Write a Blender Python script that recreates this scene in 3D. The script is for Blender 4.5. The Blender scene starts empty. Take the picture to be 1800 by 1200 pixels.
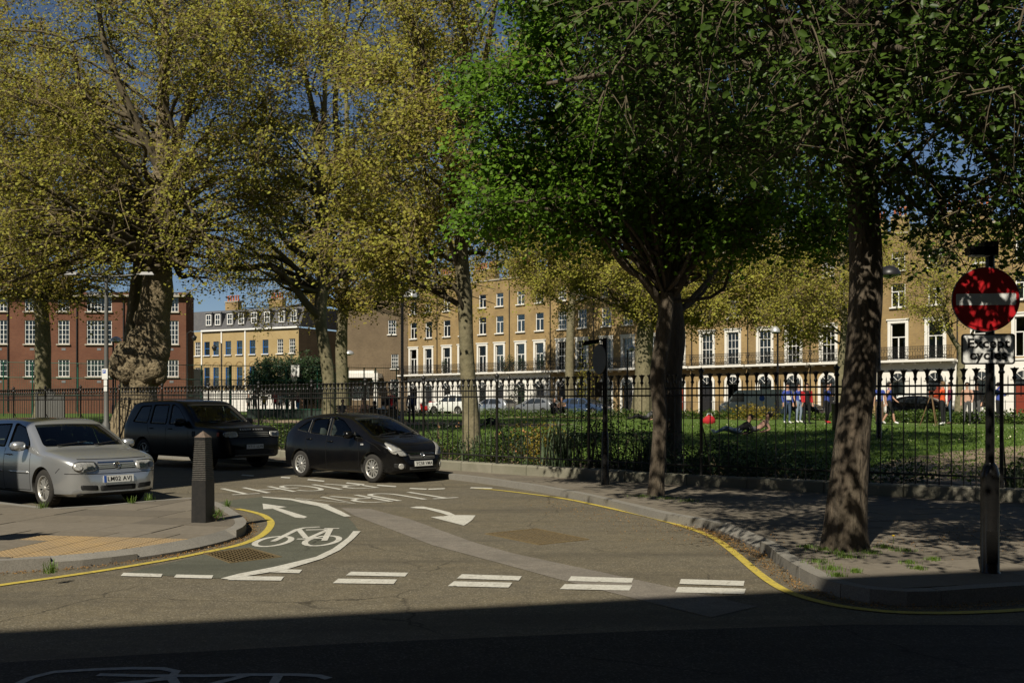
import bpy, bmesh, math, random
import numpy as np
from mathutils import Vector, Matrix, Euler
from mathutils.bvhtree import BVHTree

random.seed(7)
RNG = np.random.default_rng(7)
SC = bpy.context.scene
COL = SC.collection

# ------------------------------------------------------------------ camera, world, sun, exposure
FPX, HX, HY, EYE = 1750.0, 900.0, 710.0, 1.69        # focal length and horizon measured on the 1800 px photograph
cam_d = bpy.data.cameras.new('camera')
cam_d.sensor_width = 36.0
cam_d.lens = FPX / 1800.0 * 36.0
cam_d.shift_y = (HY - 600.0) / 1800.0
cam_d.clip_start = 0.1
cam_d.clip_end = 3000.0
cam = bpy.data.objects.new('camera', cam_d)
cam.location = (0, 0, EYE)
cam.rotation_euler = (math.radians(90), 0, 0)
COL.objects.link(cam)
SC.camera = cam

SUN_EL = math.radians(44.0)
SUN_AZ = (0.40, 0.917)                                # horizontal travel direction of the light
sun_d = bpy.data.lights.new('sun', 'SUN')
sun_d.energy = 5.0
sun_d.angle = math.radians(0.53)
sun_d.color = (1.0, 0.925, 0.78)
sun = bpy.data.objects.new('sun', sun_d)
_t = Vector((SUN_AZ[0] * math.cos(SUN_EL), SUN_AZ[1] * math.cos(SUN_EL), -math.sin(SUN_EL)))
sun.rotation_euler = _t.to_track_quat('-Z', 'Y').to_euler()
COL.objects.link(sun)

world = bpy.data.worlds.new('World')
SC.world = world
world.use_nodes = True
_wn = world.node_tree
_bg = _wn.nodes['Background']
_sky = _wn.nodes.new('ShaderNodeTexSky')
_sky.sky_type = 'NISHITA'
_sky.sun_disc = False
_sky.sun_elevation = SUN_EL
_sky.sun_rotation = math.atan2(-SUN_AZ[0], -SUN_AZ[1])
_sky.air_density = 0.75
_sky.dust_density = 0.1
_sky.ozone_density = 2.2
_wn.links.new(_sky.outputs[0], _bg.inputs[0])
_bg.inputs[1].default_value = 0.05

SC.view_settings.view_transform = 'Standard'
SC.view_settings.look = 'None'
SC.view_settings.exposure = 0.25
SC.view_settings.gamma = 1.0
SC.view_settings.use_curve_mapping = False
try:
    SC.cycles.max_bounces = 6
    SC.cycles.transparent_max_bounces = 12
    SC.cycles.diffuse_bounces = 3
    SC.cycles.glossy_bounces = 3
    SC.cycles.caustics_reflective = False
    SC.cycles.caustics_refractive = False
    SC.cycles.use_denoising = True
except Exception:
    pass

# ------------------------------------------------------------------ place helpers
def ground_px(px, py, z=0.0):
    """the point of the plane z that the photograph shows at pixel px, py (1800 px wide)"""
    Y = FPX * (EYE - z) / (py - HY)
    return ((px - HX) * Y / FPX, Y)

def at_px(px, Y):
    return (px - HX) * Y / FPX

def z_px(py, Y):
    return EYE - (py - HY) * Y / FPX

def sstep(t):
    t = min(1.0, max(0.0, t))
    return t * t * (3 - 2 * t)

def dot_u(x, y):
    return 0.62 * x + 0.785 * y - 17.7

def park_z(x, y):
    return 0.14 + 0.72 * sstep(dot_u(x, y) / 26.0)

# ------------------------------------------------------------------ materials
MATS = {}
def mat(name, color=(0.5, 0.5, 0.5), rough=0.8, metal=0.0, spec=0.3, noise=None, bump=None, **kw):
    """noise = (scale, amount, second colour)   bump = (scale, strength, distance)"""
    if name in MATS:
        return MATS[name]
    m = bpy.data.materials.new(name)
    m.use_nodes = True
    nt = m.node_tree
    b = nt.nodes['Principled BSDF']
    b.inputs['Base Color'].default_value = (*color, 1)
    b.inputs['Roughness'].default_value = rough
    b.inputs['Metallic'].default_value = metal
    b.inputs['Specular IOR Level'].default_value = spec
    if kw.get('coat'):
        b.inputs['Coat Weight'].default_value = kw['coat']
        b.inputs['Coat Roughness'].default_value = 0.06
    tc = nt.nodes.new('ShaderNodeTexCoord')
    src = tc.outputs['Object']
    if kw.get('stretch'):
        mp = nt.nodes.new('ShaderNodeMapping')
        mp.inputs['Scale'].default_value = (1, 1, kw['stretch'])
        nt.links.new(src, mp.inputs[0])
        src = mp.outputs[0]
    if noise:
        prev = None
        for i, (sc_, amt, c2, *lim) in enumerate(noise):
            n = nt.nodes.new('ShaderNodeTexNoise')
            n.inputs['Scale'].default_value = sc_
            n.inputs['Detail'].default_value = 6
            n.inputs['Roughness'].default_value = 0.62
            nt.links.new(src, n.inputs['Vector'])
            r = nt.nodes.new('ShaderNodeMapRange')
            r.inputs[1].default_value = lim[0] if lim else 0.35
            r.inputs[2].default_value = lim[1] if lim else 0.68
            r.inputs[3].default_value = 0.0
            r.inputs[4].default_value = amt
            nt.links.new(n.outputs['Fac'], r.inputs[0])
            x = nt.nodes.new('ShaderNodeMix')
            x.data_type = 'RGBA'
            nt.links.new(r.outputs[0], x.inputs[0])
            if prev is None:
                x.inputs[6].default_value = (*color, 1)
            else:
                nt.links.new(prev, x.inputs[6])
            x.inputs[7].default_value = (*c2, 1)
            prev = x.outputs[2]
        nt.links.new(prev, b.inputs['Base Color'])
    if bump:
        n = nt.nodes.new('ShaderNodeTexNoise')
        n.inputs['Scale'].default_value = bump[0]
        n.inputs['Detail'].default_value = 5
        nt.links.new(src, n.inputs['Vector'])
        bp = nt.nodes.new('ShaderNodeBump')
        bp.inputs['Strength'].default_value = bump[1]
        bp.inputs['Distance'].default_value = bump[2]
        nt.links.new(n.outputs['Fac'], bp.inputs['Height'])
        nt.links.new(bp.outputs[0], b.inputs['Normal'])
    MATS[name] = m
    return m

def leaf_mat(name, c1, c2, c3, transl=0.35, rough=0.5, spec=0.35):
    """colour runs over three leaf colours with the per-leaf attribute 'tint'; thin leaves let light through"""
    m = bpy.data.materials.new(name)
    m.use_nodes = True
    nt = m.node_tree
    b = nt.nodes['Principled BSDF']
    out = nt.nodes['Material Output']
    a = nt.nodes.new('ShaderNodeAttribute')
    a.attribute_name = 'tint'
    r = nt.nodes.new('ShaderNodeValToRGB')
    r.color_ramp.elements[0].color = (*c1, 1)
    r.color_ramp.elements[1].color = (*c3, 1)
    e = r.color_ramp.elements.new(0.5)
    e.color = (*c2, 1)
    nt.links.new(a.outputs['Fac'], r.inputs[0])
    nt.links.new(r.outputs[0], b.inputs['Base Color'])
    b.inputs['Roughness'].default_value = rough
    b.inputs['Specular IOR Level'].default_value = spec
    t = nt.nodes.new('ShaderNodeBsdfTranslucent')
    nt.links.new(r.outputs[0], t.inputs['Color'])
    x = nt.nodes.new('ShaderNodeMixShader')
    x.inputs[0].default_value = transl
    nt.links.new(b.outputs[0], x.inputs[1])
    nt.links.new(t.outputs[0], x.inputs[2])
    nt.links.new(x.outputs[0], out.inputs['Surface'])
    MATS[name] = m
    return m

def glass_mat(name, tint=(0.55, 0.65, 0.6), gloss=0.12, ior=1.45):
    m = bpy.data.materials.new(name)
    m.use_nodes = True
    nt = m.node_tree
    out = nt.nodes['Material Output']
    nt.nodes.remove(nt.nodes['Principled BSDF'])
    tr = nt.nodes.new('ShaderNodeBsdfTransparent')
    tr.inputs[0].default_value = (*tint, 1)
    gl = nt.nodes.new('ShaderNodeBsdfGlossy')
    gl.inputs['Roughness'].default_value = 0.03
    fr = nt.nodes.new('ShaderNodeFresnel')
    fr.inputs[0].default_value = ior
    ad = nt.nodes.new('ShaderNodeMath')
    ad.operation = 'ADD'
    ad.inputs[1].default_value = gloss
    nt.links.new(fr.outputs[0], ad.inputs[0])
    x = nt.nodes.new('ShaderNodeMixShader')
    nt.links.new(ad.outputs[0], x.inputs[0])
    nt.links.new(tr.outputs[0], x.inputs[1])
    nt.links.new(gl.outputs[0], x.inputs[2])
    nt.links.new(x.outputs[0], out.inputs['Surface'])
    MATS[name] = m
    return m

def brick_mat(name, c1, c2, mortar, sx=1.0, var=None):
    """bricks too far off to be told apart: colour and fine relief only"""
    m = bpy.data.materials.new(name)
    m.use_nodes = True
    nt = m.node_tree
    b = nt.nodes['Principled BSDF']
    tc = nt.nodes.new('ShaderNodeTexCoord')
    mp = nt.nodes.new('ShaderNodeMapping')
    mp.inputs['Rotation'].default_value = (math.radians(90), 0, 0)
    nt.links.new(tc.outputs['Object'], mp.inputs['Vector'])
    k = nt.nodes.new('ShaderNodeTexBrick')
    k.inputs['Scale'].default_value = 1.0
    k.inputs['Brick Width'].default_value = 0.225
    k.inputs['Row Height'].default_value = 0.075
    k.inputs['Mortar Size'].default_value = 0.008
    k.inputs['Color1'].default_value = (*c1, 1)
    k.inputs['Color2'].default_value = (*c2, 1)
    k.inputs['Mortar'].default_value = (*mortar, 1)
    nt.links.new(mp.outputs[0], k.inputs['Vector'])
    n = nt.nodes.new('ShaderNodeTexNoise')
    n.inputs['Scale'].default_value = 0.7
    n.inputs['Detail'].default_value = 7
    nt.links.new(tc.outputs['Object'], n.inputs['Vector'])
    r = nt.nodes.new('ShaderNodeMapRange')
    r.inputs[1].default_value = 0.4
    r.inputs[2].default_value = 0.7
    r.inputs[4].default_value = 0.6
    nt.links.new(n.outputs['Fac'], r.inputs[0])
    x = nt.nodes.new('ShaderNodeMix')
    x.data_type = 'RGBA'
    nt.links.new(r.outputs[0], x.inputs[0])
    nt.links.new(k.outputs['Color'], x.inputs[6])
    v = var or tuple(c * 0.62 for c in c1)
    x.inputs[7].default_value = (*v, 1)
    nt.links.new(x.outputs[2], b.inputs['Base Color'])
    oi = nt.nodes.new('ShaderNodeObjectInfo')
    hv = nt.nodes.new('ShaderNodeHueSaturation')
    rr = nt.nodes.new('ShaderNodeMapRange')
    rr.inputs[3].default_value = .80
    rr.inputs[4].default_value = 1.06
    nt.links.new(oi.outputs['Random'], rr.inputs[0])
    nt.links.new(rr.outputs[0], hv.inputs['Value'])
    nt.links.new(x.outputs[2], hv.inputs['Color'])
    nt.links.new(hv.outputs[0], b.inputs['Base Color'])
    b.inputs['Roughness'].default_value = 0.9
    b.inputs['Specular IOR Level'].default_value = 0.15
    MATS[name] = m
    return m

def asphalt_mat(name, base, dark, light, warm):
    m = bpy.data.materials.new(name)
    m.use_nodes = True
    nt = m.node_tree
    b = nt.nodes['Principled BSDF']
    tc = nt.nodes.new('ShaderNodeTexCoord')
    def noise(scale, detail=4, rough=0.6):
        n = nt.nodes.new('ShaderNodeTexNoise')
        n.inputs['Scale'].default_value = scale
        n.inputs['Detail'].default_value = detail
        n.inputs['Roughness'].default_value = rough
        nt.links.new(tc.outputs['Object'], n.inputs['Vector'])
        return n
    def mixc(fac, a, c):
        x = nt.nodes.new('ShaderNodeMix')
        x.data_type = 'RGBA'
        nt.links.new(fac, x.inputs[0])
        for s, v in ((6, a), (7, c)):
            if isinstance(v, tuple):
                x.inputs[s].default_value = (*v, 1)
            else:
                nt.links.new(v, x.inputs[s])
        return x.outputs[2]
    def rng(src, lo, hi, a, c):
        r = nt.nodes.new('ShaderNodeMapRange')
        for i, v in enumerate((lo, hi, a, c)):
            r.inputs[i + 1].default_value = v
        nt.links.new(src, r.inputs[0])
        return r.outputs[0]
    big = noise(0.45, 5)
    mid = noise(5.0, 5)
    vor = nt.nodes.new('ShaderNodeTexVoronoi')
    vor.inputs['Scale'].default_value = 85
    nt.links.new(tc.outputs['Object'], vor.inputs['Vector'])
    sep = nt.nodes.new('ShaderNodeSeparateColor')
    nt.links.new(vor.outputs['Color'], sep.inputs[0])
    c = mixc(rng(big.outputs['Fac'], 0.35, 0.65, 0, 0.7), base, warm)
    c = mixc(rng(mid.outputs['Fac'], 0.4, 0.65, 0, 0.45), c, dark)
    c = mixc(rng(sep.outputs[0], 0.72, 1.0, 0, 0.75), c, light)
    c = mixc(rng(sep.outputs[1], 0.6, 1.0, 0, 0.7), c, dark)
    # oil stains, polished tracks and cracks
    st = nt.nodes.new('ShaderNodeTexNoise')
    st.inputs['Scale'].default_value = 1.0
    st.inputs['Detail'].default_value = 6
    mp = nt.nodes.new('ShaderNodeMapping')
    mp.inputs['Rotation'].default_value = (0, 0, math.radians(-14))
    mp.inputs['Scale'].default_value = (.22, 1.7, 1)
    nt.links.new(tc.outputs['Object'], mp.inputs[0])
    nt.links.new(mp.outputs[0], st.inputs['Vector'])
    c = mixc(rng(st.outputs['Fac'], .50, .66, 0, .55), c, dark)
    cr = nt.nodes.new('ShaderNodeTexVoronoi')
    cr.feature = 'DISTANCE_TO_EDGE'
    cr.inputs['Scale'].default_value = .55
    wn = noise(2.2, 6)
    mx = nt.nodes.new('ShaderNodeMix')
    mx.data_type = 'RGBA'
    mx.inputs[0].default_value = .22
    nt.links.new(tc.outputs['Object'], mx.inputs[6])
    nt.links.new(wn.outputs['Color'], mx.inputs[7])
    nt.links.new(mx.outputs[2], cr.inputs['Vector'])
    cm = nt.nodes.new('ShaderNodeMath')
    cm.operation = 'MULTIPLY'
    nt.links.new(rng(cr.outputs['Distance'], .0, .006, .8, 0), cm.inputs[0])
    nt.links.new(rng(big.outputs['Fac'], .46, .56, 0, 1), cm.inputs[1])
    c = mixc(cm.outputs[0], c, tuple(v * .35 for v in dark))
    nt.links.new(c, b.inputs['Base Color'])
    b.inputs['Roughness'].default_value = 0.85
    b.inputs['Specular IOR Level'].default_value = 0.2
    bp = nt.nodes.new('ShaderNodeBump')
    bp.inputs['Strength'].default_value = 0.5
    bp.inputs['Distance'].default_value = 0.006
    nt.links.new(vor.outputs['Distance'], bp.inputs['Height'])
    nt.links.new(bp.outputs[0], b.inputs['Normal'])
    MATS[name] = m
    return m

asphalt_mat('asphalt', (0.128, 0.112, 0.081), (0.070, 0.062, 0.047), (0.27, 0.24, 0.18), (0.150, 0.124, 0.076))
asphalt_mat('asphalt_patch', (0.205, 0.182, 0.153), (0.11, 0.10, 0.085), (0.26, 0.24, 0.20), (0.185, 0.162, 0.132))
asphalt_mat('asphalt_green', (0.098, 0.099, 0.075), (0.060, 0.062, 0.048), (0.15, 0.155, 0.125), (0.092, 0.094, 0.068))
asphalt_mat('asphalt_dark', (0.036, 0.034, 0.029), (0.020, 0.019, 0.017), (0.12, 0.115, 0.10), (0.055, 0.050, 0.040))  # own darker surfacing, tone lowered further to deepen the foreground shade
mat('road_paint', (0.62, 0.61, 0.55), 0.75, noise=[(9, 0.45, (0.46, 0.45, 0.39)), (45, 0.7, (0.32, 0.30, 0.25)), (2.5, .3, (.34, .32, .27)), (16, .8, (.17, .15, .115), .60, .66), (5, .55, (.2, .18, .14), .60, .72)])
mat('road_paint_worn', (0.40, 0.41, 0.38), 0.8, noise=[(22, 0.7, (0.20, 0.20, 0.19)), (110, 0.5, (0.12, 0.12, 0.11))])
mat('yellow_paint', (0.56, 0.44, 0.06), 0.75, noise=[(7, 0.5, (0.42, 0.33, 0.07)), (45, 0.65, (0.24, 0.19, 0.07)), (14, .8, (.15, .13, .09), .60, .66)])
mat('slab', (0.159, 0.135, 0.102), 0.9, noise=[(2.2, 0.6, (0.122, 0.105, 0.080)), (40, 0.5, (0.200, 0.174, 0.133)), (9, 0.45, (0.096, 0.083, 0.063))], bump=(90, 0.25, 0.004))
mat('slab_b', (0.130, 0.111, 0.085), 0.9, noise=[(2.2, 0.6, (0.100, 0.087, 0.067)), (40, 0.5, (0.170, 0.148, 0.115)), (9, 0.45, (0.081, 0.071, 0.056))], bump=(90, 0.25, 0.004))
mat('slab_c', (0.174, 0.149, 0.115), 0.9, noise=[(2.2, 0.6, (0.133, 0.115, 0.089)), (40, 0.5, (0.215, 0.189, 0.148)), (9, 0.45, (0.104, 0.090, 0.070))], bump=(90, 0.25, 0.004))
mat('joint_dirt', (0.06, 0.05, 0.035), 0.95, noise=[(25, 0.6, (0.16, 0.13, 0.08))])
mat('tactile', (0.30, 0.205, 0.095), 0.9, noise=[(6, 0.6, (0.22, 0.165, 0.10)), (60, 0.5, (0.35, 0.25, 0.13)), (1.5, .5, (.20, .16, .11))])
mat('kerb_granite', (0.25, 0.235, 0.205), 0.85, noise=[(70, 0.8, (0.12, 0.115, 0.10)), (4, 0.4, (0.17, 0.155, 0.13))], bump=(80, 0.3, 0.004))
mat('plinth_stone', (0.27, 0.25, 0.20), 0.9, noise=[(3, 0.6, (0.16, 0.15, 0.115)), (45, 0.4, (0.20, 0.185, 0.145)), (1.2, 0.5, (0.11, 0.115, 0.07))], bump=(40, 0.4, 0.01))
mat('soil', (0.075, 0.055, 0.035), 0.95, noise=[(8, 0.7, (0.045, 0.035, 0.022))])
mat('lawn', (0.088, 0.155, 0.018), 0.95, noise=[(0.35, 0.6, (0.045, 0.082, 0.014)), (6, 0.5, (0.095, 0.135, 0.022)), (30, 0.5, (0.035, 0.06, 0.012))], bump=(60, 0.6, 0.03))
mat('park_path', (0.23, 0.175, 0.115), 0.95, noise=[(1.2, 0.6, (0.17, 0.13, 0.09)), (35, 0.5, (0.28, 0.22, 0.15))])
mat('iron_black', (0.012, 0.012, 0.012), 0.42, spec=0.5, noise=[(30, 0.4, (0.025, 0.022, 0.018))])
mat('pole_black', (0.007, 0.007, 0.007), 0.27, spec=0.3, noise=[(14, 0.5, (0.013, 0.012, 0.011))])
mat('steel_grey', (0.14, 0.14, 0.13), 0.55, metal=0.2, noise=[(20, 0.4, (0.10, 0.10, 0.09))])
mat('lamp_metal', (0.62, 0.62, 0.60), 0.35, metal=0.6)
mat('green_paint', (0.015, 0.085, 0.055), 0.5)
mat('white_paint', (0.72, 0.72, 0.69), 0.7)
mat('stucco', (0.74, 0.72, 0.66), 0.85, noise=[(1.5, 0.4, (0.66, 0.64, 0.58)), (12, 0.3, (0.52, 0.49, 0.44))])
mat('trim_white', (0.78, 0.77, 0.73), 0.7, noise=[(5, 0.35, (0.62, 0.60, 0.55))])
mat('stone_sill', (0.40, 0.36, 0.29), 0.85, noise=[(8, 0.5, (0.28, 0.25, 0.2))])
mat('slate', (0.075, 0.075, 0.08), 0.7, noise=[(3, 0.6, (0.12, 0.115, 0.11))])
mat('lead', (0.16, 0.165, 0.17), 0.6)
mat('terracotta', (0.42, 0.125, 0.055), 0.9, noise=[(9, 0.5, (0.30, 0.10, 0.05))])
mat('blue_paint', (0.035, 0.16, 0.46), 0.6)
mat('door_red', (0.20, 0.035, 0.018), 0.5, noise=[(6, 0.4, (0.13, 0.03, 0.02))])
mat('door_black', (0.02, 0.02, 0.022), 0.4)
mat('curtain', (0.55, 0.53, 0.47), 0.9, noise=[(14, 0.5, (0.40, 0.38, 0.33))])
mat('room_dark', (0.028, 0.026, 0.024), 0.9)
m_ = mat('window_glass', (0.022, 0.026, 0.03), 0.06, spec=0.7)
glass_mat('pane_glass', (.80, .84, .84), .02)
brick_mat('brick_yellow', (0.385, 0.255, 0.098), (0.30, 0.195, 0.08), (0.33, 0.28, 0.18), var=(0.19, 0.13, 0.066))
brick_mat('brick_pale', (0.50, 0.36, 0.155), (0.43, 0.30, 0.13), (0.42, 0.36, 0.24), var=(0.38, 0.27, 0.12))
brick_mat('brick_red', (0.155, 0.062, 0.036), (0.125, 0.050, 0.031), (0.135, 0.09, 0.062), var=(0.095, 0.04, 0.027))
brick_mat('brick_brown', (0.20, 0.145, 0.085), (0.16, 0.115, 0.07), (0.19, 0.155, 0.11), var=(0.115, 0.085, 0.055))
mat('bark_limb', (0.085, 0.068, 0.042), 0.95, noise=[(4, .6, (.13, .11, .07))])  # darker copy of the bark: shade on the limbs is put into the colour
mat('bark_plane', (0.185, 0.158, 0.092), 0.9, noise=[(3.5, 0.9, (0.085, 0.074, 0.044)), (8, 0.6, (0.27, 0.235, 0.15)), (1.2, 0.6, (0.115, 0.108, 0.058))], bump=(9, 0.6, 0.04))
mat('bark_burl', (0.20, 0.155, 0.09), 0.9, noise=[(1.6, 0.8, (0.09, 0.072, 0.045)), (6, 0.6, (0.27, 0.22, 0.135))], bump=(11, 1.0, 0.10))
mat('bark_dark', (0.105, 0.080, 0.056), 0.95, noise=[(14, 0.85, (0.04, 0.032, 0.025)), (2.5, 0.6, (0.16, 0.135, 0.095)), (40, .5, (.07, .055, .04))], bump=(22, 1.0, 0.06), stretch=.28)
mat('twig', (0.19, 0.145, 0.085), 0.9)

leaf_mat('leaf_plane', (0.25, 0.185, 0.045), (0.32, 0.305, 0.050), (0.42, 0.435, 0.075), 0.46, 0.6, 0.2)
leaf_mat('leaf_plane_rust', (0.25, 0.155, 0.042), (0.32, 0.275, 0.050), (0.42, 0.40, 0.070), 0.46, 0.6, 0.2)
leaf_mat('leaf_maple', (0.055, 0.115, 0.012), (0.115, 0.225, 0.018), (0.19, 0.335, 0.028), 0.44, 0.55, 0.2)
leaf_mat('leaf_elm', (0.034, 0.066, 0.010), (0.066, 0.120, 0.018), (0.13, 0.205, 0.036), 0.42, 0.42, 0.25)
leaf_mat('leaf_shrub', (0.030, 0.060, 0.012), (0.060, 0.105, 0.018), (0.12, 0.165, 0.030), 0.3)
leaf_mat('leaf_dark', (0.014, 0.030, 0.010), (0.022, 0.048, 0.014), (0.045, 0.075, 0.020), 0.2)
leaf_mat('leaf_gold', (0.13, 0.10, 0.018), (0.22, 0.165, 0.022), (0.30, 0.23, 0.03), 0.3)
leaf_mat('leaf_iris', (0.060, 0.095, 0.050), (0.10, 0.14, 0.075), (0.16, 0.20, 0.11), 0.25)
leaf_mat('leaf_grass', (0.065, 0.12, 0.015), (0.10, 0.175, 0.022), (0.155, 0.23, 0.035), 0.35)
leaf_mat('leaf_litter', (0.17, 0.085, 0.025), (0.24, 0.125, 0.035), (0.30, 0.18, 0.06), 0.1)
leaf_mat('leaf_flower', (0.75, 0.70, 0.45), (0.65, 0.32, 0.12), (0.5, 0.10, 0.05), 0.2)

# ------------------------------------------------------------------ mesh helpers
def setp(o, label=None, cat=None, group=None, kind=None):
    if label: o['label'] = label
    if cat: o['category'] = cat
    if group: o['group'] = group
    if kind: o['kind'] = kind
    return o

def thing(name, label, cat, loc=(0, 0, 0), rotz=0.0, group=None):
    o = bpy.data.objects.new(name, None)
    o.empty_display_size = 0.2
    o.location = loc
    o.rotation_euler = (0, 0, rotz)
    COL.objects.link(o)
    return setp(o, label, cat, group)

def link(name, me, parent=None, loc=None, rot=None, scale=None):
    o = bpy.data.objects.new(name, me)
    COL.objects.link(o)
    if parent is not None: o.parent = parent
    if loc is not None: o.location = loc
    if rot is not None: o.rotation_euler = rot
    if scale is not None: o.scale = scale
    return o

def np_mesh(name, V, F, mats, smooth=False, tint=None, midx=None):
    """mesh from an (n,3) array and an (m,k) index array (all faces with k corners)"""
    V = np.asarray(V, dtype=np.float32)
    F = np.asarray(F, dtype=np.int32)
    me = bpy.data.meshes.new(name)
    me.vertices.add(len(V))
    me.vertices.foreach_set('co', V.ravel())
    k = F.shape[1]
    me.loops.add(F.size)
    me.loops.foreach_set('vertex_index', F.ravel())
    me.polygons.add(len(F))
    me.polygons.foreach_set('loop_start', np.arange(0, F.size, k, dtype=np.int32))
    me.polygons.foreach_set('loop_total', np.full(len(F), k, dtype=np.int32))
    if smooth:
        me.polygons.foreach_set('use_smooth', np.ones(len(F), dtype=bool))
    if midx is not None:
        me.polygons.foreach_set('material_index', np.asarray(midx, dtype=np.int32))
    for m in (mats if isinstance(mats, (list, tuple)) else [mats]):
        me.materials.append(MATS[m])
    if tint is not None:
        a = me.attributes.new('tint', 'FLOAT', 'POINT')
        a.data.foreach_set('value', np.asarray(tint, dtype=np.float32))
    me.update(calc_edges=True)
    return me

class MB:
    """collects shapes and builds them as one mesh"""
    def __init__(s):
        s.v, s.f, s.m, s.sm = [], [], [], []
        s.mats = []
    def mi(s, m):
        if m not in s.mats: s.mats.append(m)
        return s.mats.index(m)
    def add(s, vs, fs, m, smooth=False):
        o = len(s.v)
        i = s.mi(m)
        s.v += [tuple(v) for v in vs]
        for f in fs:
            s.f.append(tuple(o + k for k in f))
            s.m.append(i)
            s.sm.append(smooth)
        return s
    def box(s, c, d, m, rz=0.0, taper=1.0):
        x, y, z = (k / 2 for k in d)
        ca, sa = math.cos(rz), math.sin(rz)
        vs = []
        for sz, t in ((-z, 1.0), (z, taper)):
            for sx, sy in ((-x, -y), (x, -y), (x, y), (-x, y)):
                px, py = sx * t, sy * t
                vs.append((c[0] + px * ca - py * sa, c[1] + px * sa + py * ca, c[2] + sz))
        return s.add(vs, [(3, 2, 1, 0), (4, 5, 6, 7), (0, 1, 5, 4), (1, 2, 6, 5), (2, 3, 7, 6), (3, 0, 4, 7)], m)
    def tube(s, pts, rad, m, n=8, cap=True, smooth=True):
        pts = [Vector(p) for p in pts]
        if not hasattr(rad, '__len__'): rad = [rad] * len(pts)
        vs, fs = [], []
        ref = None
        for i, p in enumerate(pts):
            t = (pts[min(i + 1, len(pts) - 1)] - pts[max(i - 1, 0)]).normalized()
            if ref is None:
                ref = Vector((1, 0, 0)) if abs(t.x) < 0.9 else Vector((0, 1, 0))
            u = (ref - t * ref.dot(t)).normalized()
            ref = u
            w = t.cross(u)
            for k in range(n):
                a = 2 * math.pi * k / n
                vs.append(p + (u * math.cos(a) + w * math.sin(a)) * rad[i])
        for i in range(len(pts) - 1):
            for k in range(n):
                a, b = i * n + k, i * n + (k + 1) % n
                fs.append((a, b, b + n, a + n))
        s.add(vs, fs, m, smooth)
        if cap:
            s.add(vs[:n], [tuple(range(n - 1, -1, -1))], m)
            s.add(vs[-n:], [tuple(range(n))], m)
        return s
    def lathe(s, prof, m, c=(0, 0, 0), n=16, axis='z', smooth=True, sx=1.0, sy=1.0, cap=True):
        """prof: (radius, height) from bottom to top"""
        vs, fs = [], []
        for r, h in prof:
            for k in range(n):
                a = 2 * math.pi * k / n
                p = (r * math.cos(a) * sx, r * math.sin(a) * sy, h)
                if axis == 'y': p = (p[0], -p[2], p[1])
                if axis == 'x': p = (p[2], p[0], p[1])
                vs.append((c[0] + p[0], c[1] + p[1], c[2] + p[2]))
        for i in range(len(prof) - 1):
            for k in range(n):
                a, b = i * n + k, i * n + (k + 1) % n
                fs.append((a, b, b + n, a + n))
        s.add(vs, fs, m, smooth)
        if not cap: return s
        if prof[0][0] > 1e-4: s.add(vs[:n], [tuple(range(n - 1, -1, -1))], m)
        if prof[-1][0] > 1e-4: s.add(vs[-n:], [tuple(range(n))], m)
        return s
    def prism(s, poly, z0, z1, m, bottom=True):
        """poly: 2-D outline, counter-clockwise"""
        n = len(poly)
        a = sum(poly[i][0] * poly[(i + 1) % n][1] - poly[(i + 1) % n][0] * poly[i][1] for i in range(n))
        if a < 0: poly = poly[::-1]
        vs = [(p[0], p[1], z0) for p in poly] + [(p[0], p[1], z1) for p in poly]
        fs = [tuple(range(n, 2 * n))]
        if bottom: fs.append(tuple(range(n - 1, -1, -1)))
        fs += [(i, (i + 1) % n, n + (i + 1) % n, n + i) for i in range(n)]
        return s.add(vs, fs, m)
    def sheet(s, poly, z, m):
        n = len(poly)
        a = sum(poly[i][0] * poly[(i + 1) % n][1] - poly[(i + 1) % n][0] * poly[i][1] for i in range(n))
        if a < 0: poly = poly[::-1]
        return s.add([(p[0], p[1], z) for p in poly], [tuple(range(n))], m)
    def ribbon(s, pts, w, z, m, z1=None):
        """flat band of width w (or widths) along 2-D points"""
        n = len(pts)
        ws = w if hasattr(w, '__len__') else [w] * n
        vs, fs = [], []
        for i in range(n):
            a, b = pts[max(i - 1, 0)], pts[min(i + 1, n - 1)]
            dx, dy = b[0] - a[0], b[1] - a[1]
            l = math.hypot(dx, dy) or 1
            nx, ny = -dy / l, dx / l
            k = ws[i] / 2
            vs += [(pts[i][0] + nx * k, pts[i][1] + ny * k, z), (pts[i][0] - nx * k, pts[i][1] - ny * k, z)]
        for i in range(n - 1):
            fs.append((2 * i + 1, 2 * i + 3, 2 * i + 2, 2 * i))
        return s.add(vs, fs, m)
    def mesh(s, name):
        me = bpy.data.meshes.new(name)
        me.from_pydata(s.v, [], s.f)
        for m in s.mats: me.materials.append(MATS[m])
        me.polygons.foreach_set('material_index', s.m)
        me.polygons.foreach_set('use_smooth', s.sm)
        me.update()
        return me
    def build(s, name, parent=None, **kw):
        return link(name, s.mesh(name), parent, **kw)

def catmull(pts, per=6):
    """smooth curve through points of any dimension"""
    P = [np.array(p, float) for p in pts]
    out = []
    for i in range(len(P) - 1):
        p0, p1, p2, p3 = P[max(i - 1, 0)], P[i], P[i + 1], P[min(i + 2, len(P) - 1)]
        for k in range(per):
            t = k / per
            out.append(0.5 * ((2 * p1) + (-p0 + p2) * t + (2 * p0 - 5 * p1 + 4 * p2 - p3) * t * t + (-p0 + 3 * p1 - 3 * p2 + p3) * t ** 3))
    out.append(P[-1])
    return [tuple(p) for p in out]

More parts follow.
